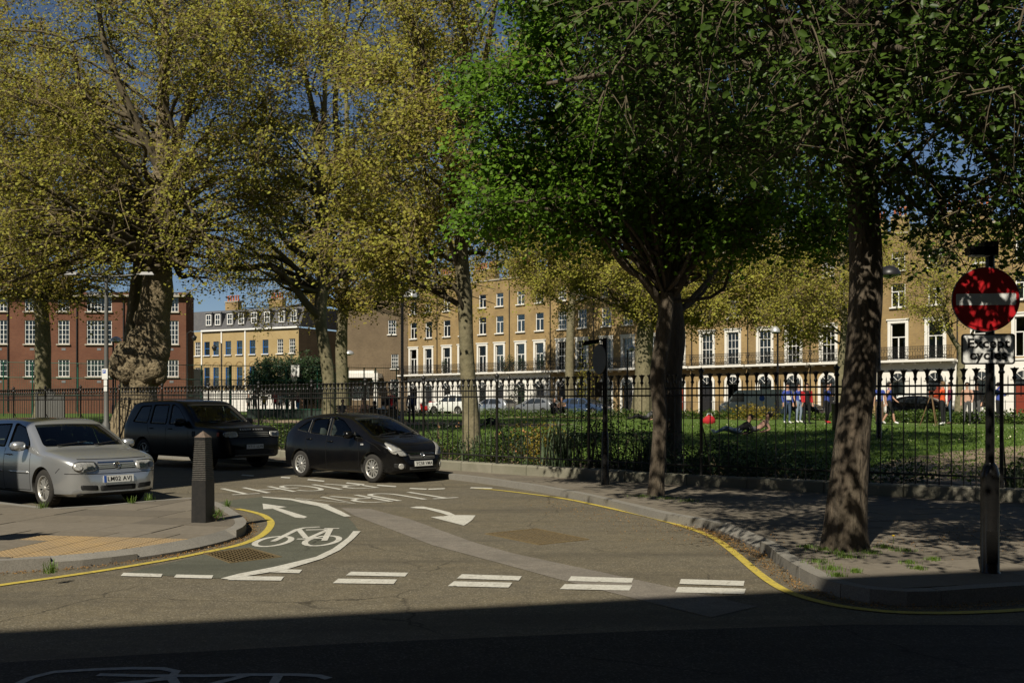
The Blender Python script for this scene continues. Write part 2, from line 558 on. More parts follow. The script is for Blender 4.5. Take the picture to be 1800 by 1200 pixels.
def resample(pts, step):
    """points at an even spacing along a polyline"""
    P = np.array(pts, float)
    d = np.r_[0, np.cumsum(np.linalg.norm(np.diff(P, axis=0), axis=1))]
    n = max(2, int(round(d[-1] / step)) + 1)
    t = np.linspace(0, d[-1], n)
    return [tuple(np.array([np.interp(q, d, P[:, k]) for k in range(P.shape[1])])) for q in t]

def clip_poly(poly, lines):
    """the part of an outline inside all half planes (nx, ny, c): nx*x + ny*y <= c"""
    for nx, ny, c in lines:
        out = []
        n = len(poly)
        for i in range(n):
            a, b = poly[i], poly[(i + 1) % n]
            da, db = nx * a[0] + ny * a[1] - c, nx * b[0] + ny * b[1] - c
            if da <= 0: out.append(a)
            if (da < 0 < db) or (db < 0 < da):
                t = da / (da - db)
                out.append((a[0] + (b[0] - a[0]) * t, a[1] + (b[1] - a[1]) * t))
        poly = out
        if len(poly) < 3: return []
    return poly

def poly_area(p):
    return 0.5 * sum(p[i][0] * p[(i + 1) % len(p)][1] - p[(i + 1) % len(p)][0] * p[i][1] for i in range(len(p)))

def in_poly(x, y, poly):
    c = False
    n = len(poly)
    for i in range(n):
        a, b = poly[i], poly[i - 1]
        if (a[1] > y) != (b[1] > y) and x < (b[0] - a[0]) * (y - a[1]) / (b[1] - a[1]) + a[0]:
            c = not c
    return c
# ================================================================== THE SETTING
KERB = catmull([(-30, 48), (-19, 38.0), (-13.1, 33.0), (-7.6, 28.2), (-5.6, 26.5), (-4.0, 25.1), (-2.4, 23.5), (-1.2, 22.1),
                (-.35, 20.7), (.52, 19.1), (1.31, 17.2), (1.99, 14.94), (2.38, 13.9), (2.69, 13.2), (2.84, 11.29), (2.79, 10.45),
                (2.77, 9.45), (2.81, 8.95), (2.95, 8.55), (3.25, 8.36), (3.62, 8.37), (4.43, 8.62), (9, 9.9), (30, 15.2)], 5)
FENCE = catmull([(-30, 48.4), (-19, 39.4), (-7, 29.8), (-1.35, 23.8), (2.1, 20.6), (4.3, 18.85), (6.1, 17.45), (8.2, 16.0), (10.2, 14.5)], 6)
LEFT_KERB = catmull([(-30, 4.0), (-12, 8.1), (-6.5, 9.45), (-5.12, 9.96), (-4.3, 10.45), (-3.72, 11.3), (-3.45, 12.3), (-3.5, 13.1),
                     (-3.72, 13.8), (-4.07, 14.6), (-4.58, 15.7), (-5.25, 16.8)], 5)
BAY = [(-5.25, 16.8), (-5.5, 16.75), (-6.75, 14.9), (-8.2, 15.95), (-31, 34.8)]

def offset_line(pts, d):
    out = []
    for i, p in enumerate(pts):
        a, b = pts[max(i - 1, 0)], pts[min(i + 1, len(pts) - 1)]
        dx, dy = b[0] - a[0], b[1] - a[1]
        l = math.hypot(dx, dy) or 1
        out.append((p[0] - dy / l * d, p[1] + dx / l * d))
    return out

# big earth sheet out to the horizon
g = MB(); g.sheet([(-1500, -1500), (1500, -1500), (1500, 1500), (-1500, 1500)], -0.08, 'soil')
setp(g.build('ground'), kind='structure')

# road
g = MB(); g.sheet([(-90, -14), (60, -14), (60, 60), (-90, 60)], 0.0, 'asphalt')
road = setp(g.build('road'), kind='structure')
def road_part(name, mb, label=None):
    o = mb.build(name, road)
    if label: o['label'] = label
    return o
def G2(px, py): return ground_px(px, py, 0.0)
def px_poly(pts): return [G2(*p) for p in pts]

g = MB()
g.sheet(px_poly([(600, 893), (650, 894), (720, 912), (830, 952), (900, 972), (1050, 1004), (1180, 1032), (1330, 1066), (1250, 1085),
                 (1180, 1068), (990, 1020), (880, 990), (760, 958), (700, 935), (620, 905)]), 0.004, 'asphalt_patch')
road_part('trench_patch', g, 'paler strip of relaid asphalt')
g = MB()
g.sheet(px_poly([(383, 883), (420, 877), (462, 873), (505, 876), (560, 886), (585, 893), (607, 905), (622, 920), (631, 934), (600, 956),
                 (560, 977), (500, 997), (395, 1017), (300, 1012), (215, 1008), (355, 976), (443, 950), (470, 932), (474, 916), (460, 905), (420, 893)]),
        0.004, 'asphalt_green')
road_part('cycle_lane', g, 'green tinted cycle lane surface')

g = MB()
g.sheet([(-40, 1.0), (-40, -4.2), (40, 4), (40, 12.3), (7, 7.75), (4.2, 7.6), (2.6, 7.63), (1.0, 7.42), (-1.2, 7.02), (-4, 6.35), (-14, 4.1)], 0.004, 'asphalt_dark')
road_part('cross_street_surface', g, 'darker asphalt of the cross street, with shade put into its tone')

def lane_line(px, w, name, m='yellow_paint', z=0.008, label=None):
    pts = catmull(px_poly(px), 6)
    g = MB(); g.ribbon(pts, w, z, m)
    return road_part(name, g, label)
lane_line([(-60, 1040), (0, 1029), (100, 1015), (200, 1000), (300, 983), (360, 971), (420, 958), (455, 944), (472, 930), (476, 917), (463, 906),
           (440, 899), (417, 894.5)], 0.10, 'yellow_line', label='yellow line round the kerb of the corner with the bollard')
lane_line([(828, 858), (870, 861), (930, 868), (1000, 878), (1080, 895), (1150, 911), (1210, 928), (1245, 941), (1265, 952), (1295, 975), (1330, 1005),
           (1365, 1030), (1400, 1046), (1450, 1060), (1500, 1069), (1570, 1076), (1650, 1078), (1730, 1076), (1800, 1072), (1900, 1063)], 0.095, 'yellow_line',
          label='yellow line along the tree side kerb')

def dash(quad, name='give_way_dash', m='road_paint'):
    g = MB(); g.sheet(px_poly(quad), 0.008, m); return road_part(name, g)
def dashrow(x0, x1, y0, y1, th, sk):
    dash([(x0, y0 + th / 2), (x0 + sk, y0 - th / 2), (x1 + sk * .6, y1 - th / 2), (x1, y1 + th / 2)])
for a in [(212, 283, 1010, 1012, 5.5, 5), (305, 372, 1013, 1014.5, 5.5, 5), (400, 494, 1016.5, 1017.5, 7, 9), (463, 526, 1003, 1005, 6, 9),
          (585, 692, 1021.5, 1023, 8, 10), (608, 712, 1008.5, 1010.5, 6.5, 9), (787, 894, 1026.5, 1029, 8.5, 11), (803, 912, 1013.5, 1017, 7.5, 9),
          (984, 1106, 1031.5, 1034, 9, 9), (998, 1110, 1017.5, 1021, 8, 6), (1187, 1308, 1037, 1040, 9.5, 5), (1194, 1307, 1022.5, 1026, 8.5, 3)]:
    dashrow(*a)
for x0, x1, y0, y1 in [(493, 511, 839, 840), (540, 571, 843, 846), (608, 641, 849, 852), (662, 697, 853, 855.5), (719, 751, 858.5, 860), (752, 783, 860, 859),
                       (826, 866, 857.5, 858.5), (424, 447, 835, 836.5)]:
    g = MB(); g.sheet(px_poly([(x0, y0 + .9), (x0 + 2, y0 - .9), (x1, y1 - .9), (x1 - 2, y1 + .9)]), 0.0092, 'road_paint'); road_part('bay_dash', g)
# lane divider: two tapered curved strokes
g = MB()
g.sheet(px_poly([(460, 873), (463, 874.6), (512, 879.5), (530, 884), (560, 890), (577, 897), (605, 908.5), (617, 908), (600, 899), (577, 888.5), (560, 884.5), (510, 876.5)]), 0.0099, 'road_paint')
road_part('cycle_lane_line', g)
g = MB()
g.sheet(px_poly([(388, 1017.5), (420, 1009), (480, 997.5), (555, 979.5), (585, 965), (612, 945), (621, 934), (634, 934), (622, 947), (598, 967), (566, 982.5), (502, 1002), (440, 1012), (400, 1019)]), 0.0095, 'road_paint')
road_part('cycle_lane_line', g)
# cycle lane arrow and the big bent turn arrow
g = MB()
g.sheet(px_poly([(461.5, 885.2), (504, 891.3), (489.5, 893), (540, 908.5), (535, 911), (519, 909.8), (479.5, 894.3), (463, 895.2)]), 0.008, 'road_paint')
road_part('cycle_lane_arrow', g)
g = MB()
g.sheet(px_poly([(720, 892.5), (731, 890.5), (745, 890.5), (772, 896), (790, 900.5), (800, 905.5), (836, 906), (830, 914), (822, 920), (815, 924), (806, 921.5),
                 (757, 909), (789, 906.5), (776, 902), (750, 895)]), 0.008, 'road_paint')
road_part('turn_arrow', g)

# lettering: strokes in letter space mapped on to the carriageway
def word(text, origin, right, up, lw, gap, sw):
    """origin: top-left of the word for the oncoming driver, on the road"""
    right, up = np.array(right, float), np.array(up, float)
    rl = np.linalg.norm(right); rdir = right / rl
    x = 0.0
    L = {
        'T': [[(0, 1), (1, 1)], [(.5, 1), (.5, 0)]],
        'U': [[(0, 1), (0, .3), (.12, .08), (.35, 0), (.65, 0), (.88, .08), (1, .3), (1, 1)]],
        'R': [[(0, 0), (0, 1), (.6, 1), (.88, .93), (1, .76), (.88, .58), (.6, .5), (0, .5)], [(.5, .5), (1, 0)]],
        'N': [[(0, 0), (0, 1), (1, 0), (1, 1)]],
        'I': [[(.5, 0), (.5, 1)]],
        'G': [[(1, .8), (.85, .95), (.55, 1), (.2, .92), (0, .65), (0, .35), (.2, .08), (.55, 0), (.85, .06), (1, .22), (1, .45), (.6, .45)]],
        'H': [[(0, 0), (0, 1)], [(1, 0), (1, 1)], [(0, .5), (1, .5)]],
    }
    for ch in text:
        w = lw * (0.35 if ch == 'I' else 1.0)
        g = MB()
        for k, st in enumerate(L[ch]):
            P = [np.array(origin) + rdir * (x + (p[0] if ch != 'I' else .5) * w) - up * (1 - p[1]) for p in st]
            P = [tuple(p) for p in P]
            g.ribbon(P if len(P) < 4 or ch == 'N' else catmull(P, 3) if ch in 'UG' else P, sw, 0.008 + .0004 * k, 'road_paint')
        g.build('lettering', road)
        x += w + gap
UPV = np.array((0.55, -0.835)) * 1.45
word('TURN', (-0.98, 18.0), (-0.835, -0.55), UPV, 0.50, 0.17, 0.10)
word('RIGHT', (-2.72, 20.1), (-0.845, -0.535), UPV, 0.52, 0.17, 0.10)

# cycle symbol in the lane (ring wheels, frame, bars, saddle)
def bike_symbol(P, sw, name, m='road_paint'):
    g = MB()
    for k, st in enumerate(P):
        g.ribbon(st, sw, 0.008 + 0.0004 * k, m)
    return road_part(name, g)
def ring_px(c, a, b, n=20):
    # a, b: pixel offsets to the ring's ends along its two axes
    return [G2(c[0] + a[0] * math.cos(t) + b[0] * math.sin(t), c[1] + a[1] * math.cos(t) + b[1] * math.sin(t)) for t in np.linspace(0, 2 * math.pi, n + 1)]
def line_px(*p): return [G2(*q) for q in p]
bike_symbol([ring_px((480, 952), (31, -6.5), (9, 6.2)), ring_px((566, 951), (29, -6), (9, 6.5)),
             line_px((480, 952), (500, 942), (522, 931), (535, 928), (562, 926.5)), line_px((525, 930.5), (538, 946), (575, 947)),
             line_px((522, 948), (545, 948)), line_px((538, 932), (582, 931)), line_px((540, 948), (578, 931)), line_px((570, 951), (581, 930)),
             line_px((570, 929.5), (596, 929.5))], 0.075, 'cycle_symbol')
# worn cycle symbol by the near edge, mostly below the frame
bike_symbol([line_px((30, 1204), (55, 1192), (95, 1182), (160, 1178), (230, 1175.5), (285, 1176), (310, 1181), (302, 1190), (262, 1198), (230, 1202)),
             line_px((172, 1187), (260, 1189), (360, 1189), (440, 1187), (520, 1187), (560, 1189), (578, 1194)),
             line_px((310, 1193), (240, 1200), (180, 1206)), line_px((490, 1188), (480, 1204), (430, 1240)), line_px((300, 1190), (360, 1290)),
             line_px((440, 1187), (330, 1215), (210, 1270)),
             ring_px((170, 1300), (130, -10), (30, 55)), ring_px((520, 1300), (130, -10), (30, 55))], 0.06, 'cycle_symbol', 'road_paint_worn')

# ---------------------------------------------------------------- pavements with their own slabs and kerb stones
def build_pavement(kerb, back, z, axis, cell, side, drop=None, tactile=None, keep=None):
    """kerb: edge line, back: the rest of the outline; side = +1 when the pavement is on the left of the kerb line"""
    outline = kerb + back
    inner = offset_line(kerb, 0.15 * side) + back
    g = MB(); g.prism(outline_in(inner), -0.05, z - 0.014, 'joint_dirt')
    pv = setp(g.build('pavement'), kind='structure')
    # kerb stones
    pts = resample(kerb, 0.30)
    for i in range(0, len(pts) - 3, 3):
        seg = pts[i:i + 4]
        c = seg[1]
        if keep and not keep(c): continue
        d = (drop(c) if drop else 0.0)
        e = offset_line(pts, 0.15 * side)[i:i + 4] if False else None
        a = seg
        b = [offset_line(pts[max(0, i - 1):i + 5], 0.15 * side)[k + (1 if i else 0)] for k in range(4)]
        gp = 0.004
        def sh(p, q): return (p[0] + (q[0] - p[0]) * gp / .3, p[1] + (q[1] - p[1]) * gp / .3)
        A = [sh(a[0], a[1])] + a[1:3] + [sh(a[3], a[2])]
        B = [sh(b[0], b[1])] + b[1:3] + [sh(b[3], b[2])]
        s = MB()
        zt = z + 0.003 + random.uniform(-.003, .003) - d
        s.prism(A + B[::-1], -0.05, zt, 'kerb_granite', bottom=False)
        if d > .01:                                  # dropped kerb: the stone ramps down to the road
            s.v = [(p[0], p[1], (z + .003 if min(math.hypot(p[0] - q[0], p[1] - q[1]) for q in B) < .01 else p[2])) if p[2] > 0 else p for p in s.v]
        s.build('kerb_stone', pv)
    # slabs
    ca, sa = axis
    xs = [p[0] * ca + p[1] * sa for p in inner]; ys = [-p[0] * sa + p[1] * ca for p in inner]
    def place(u0, u1, v0, v1, kind):
        j = 0.006
        poly = clip_poly([(p[0], p[1]) for p in inner], [(-ca, -sa, -(u0 + j)), (ca, sa, u1 - j), (sa, -ca, -(v0 + j)), (-sa, ca, v1 - j)])
        if len(poly) < 3 or abs(poly_area(poly)) < 0.02: return
        # drop repeated corners
        q = [poly[0]]
        for p in poly[1:]:
            if math.hypot(p[0] - q[-1][0], p[1] - q[-1][1]) > 1e-3: q.append(p)
        if math.hypot(q[0][0] - q[-1][0], q[0][1] - q[-1][1]) < 1e-3: q.pop()
        if len(q) < 3: return
        s = MB()
        dz = random.uniform(-.003, .003)
        if kind == 'tactile':
            s.prism(q, z - 0.014, z, 'tactile')
            cu, cv = (u0 + u1) / 2, (v0 + v1) / 2
            full = abs(poly_area(q)) > 0.9 * (u1 - u0) * (v1 - v0)
            n = 6
            for a_ in range(n):
                for b_ in range(n):
                    uu = u0 + (a_ + .5) * (u1 - u0) / n; vv = v0 + (b_ + .5) * (v1 - v0) / n
                    X, Y = uu * ca - vv * sa, uu * sa + vv * ca
                    if full or in_poly(X, Y, q):
                        s.lathe([(0.017, z), (0.012, z + 0.005)], 'tactile', (X, Y, 0), 6, smooth=False)
            s.build('tactile_slab', pv)
        else:
            s.prism(q, z - 0.03, z + dz, random.choice(['slab', 'slab', 'slab_b', 'slab_c']))
            s.build('paving_slab', pv)
    cu, cv = cell
    row = 0
    v = math.floor(min(ys) / cv) * cv
    while v < max(ys):
        u = math.floor(min(xs) / cu) * cu - (cu / 2 if (row % 2 and not tactile) else 0)
        while u < max(xs):
            mx, my = u + cu / 2, v + cv / 2
            X, Y = mx * ca - my * sa, mx * sa + my * ca
            if (keep is None or keep((X, Y))):
                if tactile:
                    sub = [(u + a * cu / 2, u + (a + 1) * cu / 2, v + b * cv / 2, v + (b + 1) * cv / 2) for a in (0, 1) for b in (0, 1)]
                    tt = []
                    for s4 in sub:
                        m1, m2 = (s4[0] + s4[1]) / 2, (s4[2] + s4[3]) / 2
                        tt.append(in_poly(m1 * ca - m2 * sa, m1 * sa + m2 * ca, tactile))
                    if not any(tt): place(u, u + cu, v, v + cv, 'slab')
                    else:
                        for s4, t_ in zip(sub, tt): place(*s4, 'tactile' if t_ else 'slab')
                else:
                    place(u, u + cu, v, v + cv, 'slab')
            u += cu
        v += cv; row += 1
    return pv
def outline_in(p): return p

park_back = [(30, 20), (10.5, 14.6)] + FENCE[::-1]
def park_drop(c):
    return 0.085 * sstep((13.4 - c[1]) / .5) * sstep((c[1] - 11.1) / .5) if c[0] > 2 else 0.0
build_pavement(KERB, park_back, 0.12, (math.cos(math.radians(14)), math.sin(math.radians(14))), (0.9, 0.62), 1, park_drop,
               keep=lambda c: c[1] < 34 and c[0] < 13)
TACT = [ground_px(*p, .12) for p in ((74, 940), (352, 947), (159, 990), (-40, 992))]
build_pavement(LEFT_KERB, BAY[1:] + [(-31, 4)], 0.12, (0.985, -0.17), (0.8, 0.8), 1, lambda c: 0.09 * sstep((c[0] + 4.7) / .5) * sstep((12.6 - c[1]) / .8),
               tactile=TACT, keep=lambda c: c[0] > -11.5 and c[1] < 20)
# pavement on the near side of the cross street
g = MB()
g.prism([(-60, -14), (60, 16), (60, 22), (-0.0, 3.2), (-60, -11.6)][:0] or [(-40, -20), (40, -20), (40, 12.2), (0, 2.4), (-40, -7.4)], -0.05, 0.12, 'slab')
setp(g.build('pavement'), kind='structure')

# kerb of the parking bay beside the silver car
pts = resample(BAY[:4] + [(-14, 20.7)], 0.9)
g = setp(MB().prism([(-0.01, 0), (0.01, 0), (0, 0.01)], -.2, -.19, 'kerb_granite').build('bay_kerb'), kind='structure')
for i in range(len(pts) - 1):
    a, b = pts[i], pts[i + 1]
    o = offset_line([a, b], 0.0)
    c = offset_line([a, b], 0.13)
    s = MB(); s.prism([a, b, c[1], c[0]], -0.05, 0.125, 'kerb_granite'); s.build('kerb_stone', g)

# ---------------------------------------------------------------- the park
nfx = [(-60, 73)] + FENCE + [(40, 21.5)]
rows = [0, .4, 1, 2, 3.5, 5, 7, 9, 11, 13, 15, 17, 19, 21, 23, 25, 27, 30, 36, 45]
base = resample(nfx, 1.5)
V = []; F = []
for i, p in enumerate(base):
    for u in rows:
        x, y = p[0] + .62 * u, p[1] + .785 * u
        z = .12 + (park_z(x, y) - .12) * min(1, u / 2.0) + (0.02 * math.sin(x * 1.3) * math.cos(y * .9) if u > 2 else 0)
        V.append((x, y, z))
n = len(rows)
for i in range(len(base) - 1):
    for j in range(n - 1):
        F.append((i * n + j, (i + 1) * n + j, (i + 1) * n + j + 1, i * n + j + 1))
lawn = setp(link('lawn', np_mesh('lawn', V, F, 'lawn', smooth=True)), kind='structure')

def drape(name, poly, step, m, dz=0.02):
    xs = [p[0] for p in poly]; ys = [p[1] for p in poly]
    idx = {}; V = []; F = []
    def vid(i, j):
        if (i, j) not in idx:
            x, y = i * step, j * step
            idx[(i, j)] = len(V)
            u = max(0, dot_u(x, y))
            V.append((x, y, .12 + (park_z(x, y) - .12) * min(1, u / 2.0) + (0.02 * math.sin(x * 1.3) * math.cos(y * .9) if u > 2 else 0) + dz))
        return idx[(i, j)]
    for i in range(int(min(xs) / step) - 1, int(max(xs) / step) + 1):
        for j in range(int(min(ys) / step) - 1, int(max(ys) / step) + 1):
            if in_poly((i + .5) * step, (j + .5) * step, poly):
                F.append((vid(i, j), vid(i + 1, j), vid(i + 1, j + 1), vid(i, j + 1)))
    return setp(link(name, np_mesh(name, V, F, m, smooth=True)), kind='structure')
drape('park_path', [(6.2, 18.6), (10, 16.2), (38, 22.5), (38, 30), (17, 29), (13, 27.5), (10.0, 25.2), (7.6, 22)], .3, 'park_path', .025)
drape('park_path', [(-24, 62), (-2, 46.2), (1.5, 43.8), (3, 45.5), (-1, 48.2), (-22, 64.5)], .4, 'park_path', .03)
# planted soil bed just inside the railings
bed = []
for p in FENCE: bed.append((p[0] + .62 * .25, p[1] + .785 * .25))
bed2 = [(p[0] + .62 * 3.2, p[1] + .785 * 3.2) for p in FENCE if p[0] < 6]
drape('flower_bed', bed + bed2[::-1], .35, 'soil', .03)

def band(name, u0, u1, z, m, t0=-70, t1=95, thick=None):
    """strip parallel to the far terrace"""
    n_ = (.62, .785); d_ = (.785, -.62)
    def P(u, t): return (n_[0] * (u + 17.7) + d_[0] * t, n_[1] * (u + 17.7) + d_[1] * t)
    g = MB()
    g.prism([P(u0, t0), P(u0, t1), P(u1, t1), P(u1, t0)], z - (thick or .3), z, m)
    return setp(g.build(name), kind='structure')
band('street', 44.9, 54.5, .74, 'asphalt')
band('pavement', 54.5, 120, .86, 'slab')
# ================================================================== BUILDINGS
# Every facade is built in local axes: +x along the front, -y out of the front, z up.
def facade(mb, x0, x1, z0, z1, openings, m, y=0.0, depth=0.22):
    """wall face with real openings (x0, x1, z0, z1) and their reveals"""
    xs = sorted({x0, x1, *[o[0] for o in openings], *[o[1] for o in openings]})
    zs = sorted({z0, z1, *[o[2] for o in openings], *[o[3] for o in openings]})
    for i in range(len(xs) - 1):
        for j in range(len(zs) - 1):
            cx, cz = (xs[i] + xs[i + 1]) / 2, (zs[j] + zs[j + 1]) / 2
            if any(o[0] < cx < o[1] and o[2] < cz < o[3] for o in openings): continue
            mb.add([(xs[i], y, zs[j]), (xs[i + 1], y, zs[j]), (xs[i + 1], y, zs[j + 1]), (xs[i], y, zs[j + 1])], [(0, 1, 2, 3)], m)
    for a, b, c, d in openings:
        q = [(a, c), (b, c), (b, d), (a, d)]
        for k in range(4):
            p, r = q[k], q[(k + 1) % 4]
            mb.add([(p[0], y, p[1]), (p[0], y + depth, p[1]), (r[0], y + depth, r[1]), (r[0], y, r[1])], [(0, 1, 2, 3)], m)

_wcache = {}
mat('net_curtain', (0.42, 0.41, 0.38), 0.9, noise=[(10, 0.5, (0.28, 0.27, 0.25))])
def window_meshes(w, h, style, m):
    """frame, pane, curtain meshes for a window of one size; origin bottom centre, set back into its opening"""
    key = (round(w, 2), round(h, 2), style, m)
    if key in _wcache: return _wcache[key]
    fr = MB(); y = 0.10; t = 0.06; b = 0.032
    fr.box((-w / 2 + t / 2, y, h / 2), (t, .07, h), m); fr.box((w / 2 - t / 2, y, h / 2), (t, .07, h), m)
    fr.box((0, y, t / 2), (w - 2 * t, .07, t), m); fr.box((0, y, h - t / 2), (w - 2 * t, .07, t), m)
    iw = w - 2 * t
    if style == 'sash':            # six over six
        fr.box((0, y - .004, h * .5), (iw, .06, .05), m)
        for k in (-1, 1): fr.box((k * iw / 6, y + .002, h / 2), (b, .04, h - 2 * t), m)
        for q in (.25, .75): fr.box((0, y + .004, h * q), (iw, .04, b), m)
    elif style == 'case':          # top light over two casements
        fr.box((0, y - .004, h * .66), (iw, .06, .06), m)
        fr.box((0, y + .002, h * .33), (.07, .05, h * .6), m)
    elif style == 'tall':          # long French window
        fr.box((0, y - .004, h * .62), (iw, .06, .07), m)
        fr.box((0, y + .002, h * .31), (.08, .05, h * .58), m)
    elif style == 'grid':          # metal window with small panes
        nx = max(2, int(round(w / .32)))
        for k in range(1, nx): fr.box((-iw / 2 + iw * k / nx, y + .002, h / 2), (.05 if k % 2 else .03, .04, h - 2 * t), m)
        nz = max(2, int(round(h / .45)))
        for k in range(1, nz): fr.box((0, y + .005, h * k / nz), (iw, .035, .03), m)
    elif style == 'one':
        fr.box((0, y - .004, h * .5), (iw, .06, .05), m)
    pn = MB(); pn.box((0, y + .03, h / 2), (iw, .012, h - 2 * t), 'pane_glass')
    cu = MB()
    for s in (-1, 1):
        n = 5; ww = iw * .26
        for k in range(n):
            cu.box((s * (iw / 2 - ww * (k + .5) / n), y + .10 + .02 * (k % 2), h / 2), (ww / n * .96, .02, h - 2 * t), 'curtain')
    ne = MB()
    for k in range(7): ne.box((-iw / 2 + iw * (k + .5) / 7, y + .10 + .012 * (k % 2), h * .5), (iw / 7 * 1.02, .012, h - 2 * t), 'net_curtain')
    _wcache[key] = (fr.mesh('window'), pn.mesh('pane'), cu.mesh('curtain'), ne.mesh('curtain'))
    return _wcache[key]

mat('pane_clear', (0.03, 0.034, 0.036), 0.05, spec=0.7)
_sills = {}
def add_window(par, x, z, w, h, style='sash', m='trim_white', sill=None, surround=0, y=0.0):
    fr, pn, cu, ne = window_meshes(w, h, style, m)
    o = link('window', fr, par, (x, y, z))
    link('pane', pn, o)
    q = (int(x * 13 + z * 7) + sum(map(ord, par.name))) % 6
    if style != 'grid' and q < 4: link('curtain', cu if q < 2 else ne, o)
    if sill:
        k = (round(w, 2), sill)
        if k not in _sills:
            s = MB(); s.box((0, -.05, -.05), (w + .22, .22, .10), sill); _sills[k] = s.mesh('sill')
        link('sill', _sills[k], o)
    if surround:
        k = (round(w, 2), round(h, 2), surround)
        if k not in _sills:
            s = MB(); t = surround
            s.box((-w / 2 - t / 2, -.03, h / 2), (t, .10, h), 'stucco'); s.box((w / 2 + t / 2, -.03, h / 2), (t, .10, h), 'stucco')
            s.box((0, -.035, h + t / 2), (w + 2 * t, .11, t), 'stucco'); s.box((0, -.06, h + t + .05), (w + 2 * t + .16, .17, .10), 'stucco')
            _sills[k] = s.mesh('surround')
        link('surround', _sills[k], o)
    return o

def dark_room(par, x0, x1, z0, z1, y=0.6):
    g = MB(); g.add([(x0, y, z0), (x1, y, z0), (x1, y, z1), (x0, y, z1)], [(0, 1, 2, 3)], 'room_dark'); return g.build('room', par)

def arch_trim(par, x, z, w, t=.28, m='stucco', y=-.03, name='arch'):
    """half-round moulding over a ground-floor opening of width w, springing at z, on two jambs"""
    g = MB(); n = 12; r0 = w / 2; r1 = r0 + t
    vs = []; fs = []
    for yy in (y, y + .12):
        for k in range(n + 1):
            a = math.pi * k / n
            vs += [(x + r0 * math.cos(a), yy, z + r0 * math.sin(a)), (x + r1 * math.cos(a), yy, z + r1 * math.sin(a))]
    o = 2 * (n + 1)
    for k in range(n):
        a = 2 * k
        fs += [(a, a + 1, a + 3, a + 2), (o + a + 2, o + a + 3, o + a + 1, o + a), (a + 1, o + a + 1, o + a + 3, a + 3), (a + 2, o + a + 2, o + a, a)]
    g.add(vs, fs, m)
    return g.build(name, par)

def fan_light(par, x, z, w, y=-.012):
    g = MB(); n = 10
    g.add([(x, y, z)] + [(x + w / 2 * math.cos(math.pi * k / n), y, z + w / 2 * math.sin(math.pi * k / n)) for k in range(n + 1)],
          [(0, k, k + 1) for k in range(1, n + 1)], 'window_glass')
    for k in (1, 2, 3):
        a = math.pi * k / 4
        g.tube([(x, y - .012, z), (x + w / 2 * math.cos(a), y - .012, z + w / 2 * math.sin(a))], .018, 'trim_white', 4)
    return g.build('fanlight', par)

def iron_balcony(par, x0, x1, z, dep=.75):
    s = MB(); s.box(((x0 + x1) / 2, -dep / 2 - .002, z - .09), (x1 - x0, dep, .16), 'stucco')
    n = int((x1 - x0) / .9)
    for k in range(n + 1): s.box((x0 + .2 + (x1 - x0 - .4) * k / max(1, n), -dep * .35, z - .25), (.10, dep * .6, .16), 'stucco', taper=1.0)
    b = s.build('balcony', par)
    g = MB()
    for zz in (.08, .78, .95): g.box(((x0 + x1) / 2, -dep + .06, z + zz), (x1 - x0 - .06, .035, .035), 'iron_black')
    for sx in (x0 + .03, x1 - .03):
        for zz in (.08, .95): g.box((sx, -dep / 2 - .01, z + zz), (.035, dep - .1, .035), 'iron_black')
    k = x0 + .08; i = 0
    while k < x1 - .06:
        g.box((k, -dep + .06, z + .52), (.022, .022, .86), 'iron_black')
        if i % 2 == 0 and k + .24 < x1:
            g.tube([(k, -dep + .06, z + .12), (k + .24, -dep + .06, z + .74)], .011, 'iron_black', 3, cap=False)
            g.tube([(k + .24, -dep + .06, z + .12), (k, -dep + .06, z + .74)], .011, 'iron_black', 3, cap=False)
        k += .12; i += 1
    g.build('balcony_railing', b)
    return b

def chimney(par, x, y, z, w, pots):
    g = MB(); g.box((x, y, z + .7), (w, .65, 1.4), 'brick_yellow'); g.box((x, y, z + 1.45), (w + .12, .78, .12), 'stone_sill')
    o = g.build('chimney', par)
    for k in range(pots):
        p = MB(); p.lathe([(.11, 0), (.13, .05), (.10, .12), (.095, .55), (.125, .6), (.125, .68), (.09, .7)], 'terracotta', n=8)
        p.build('chimney_pot', o, loc=(x - w / 2 + w * (k + .5) / pots, y, z + 1.51))
    return o

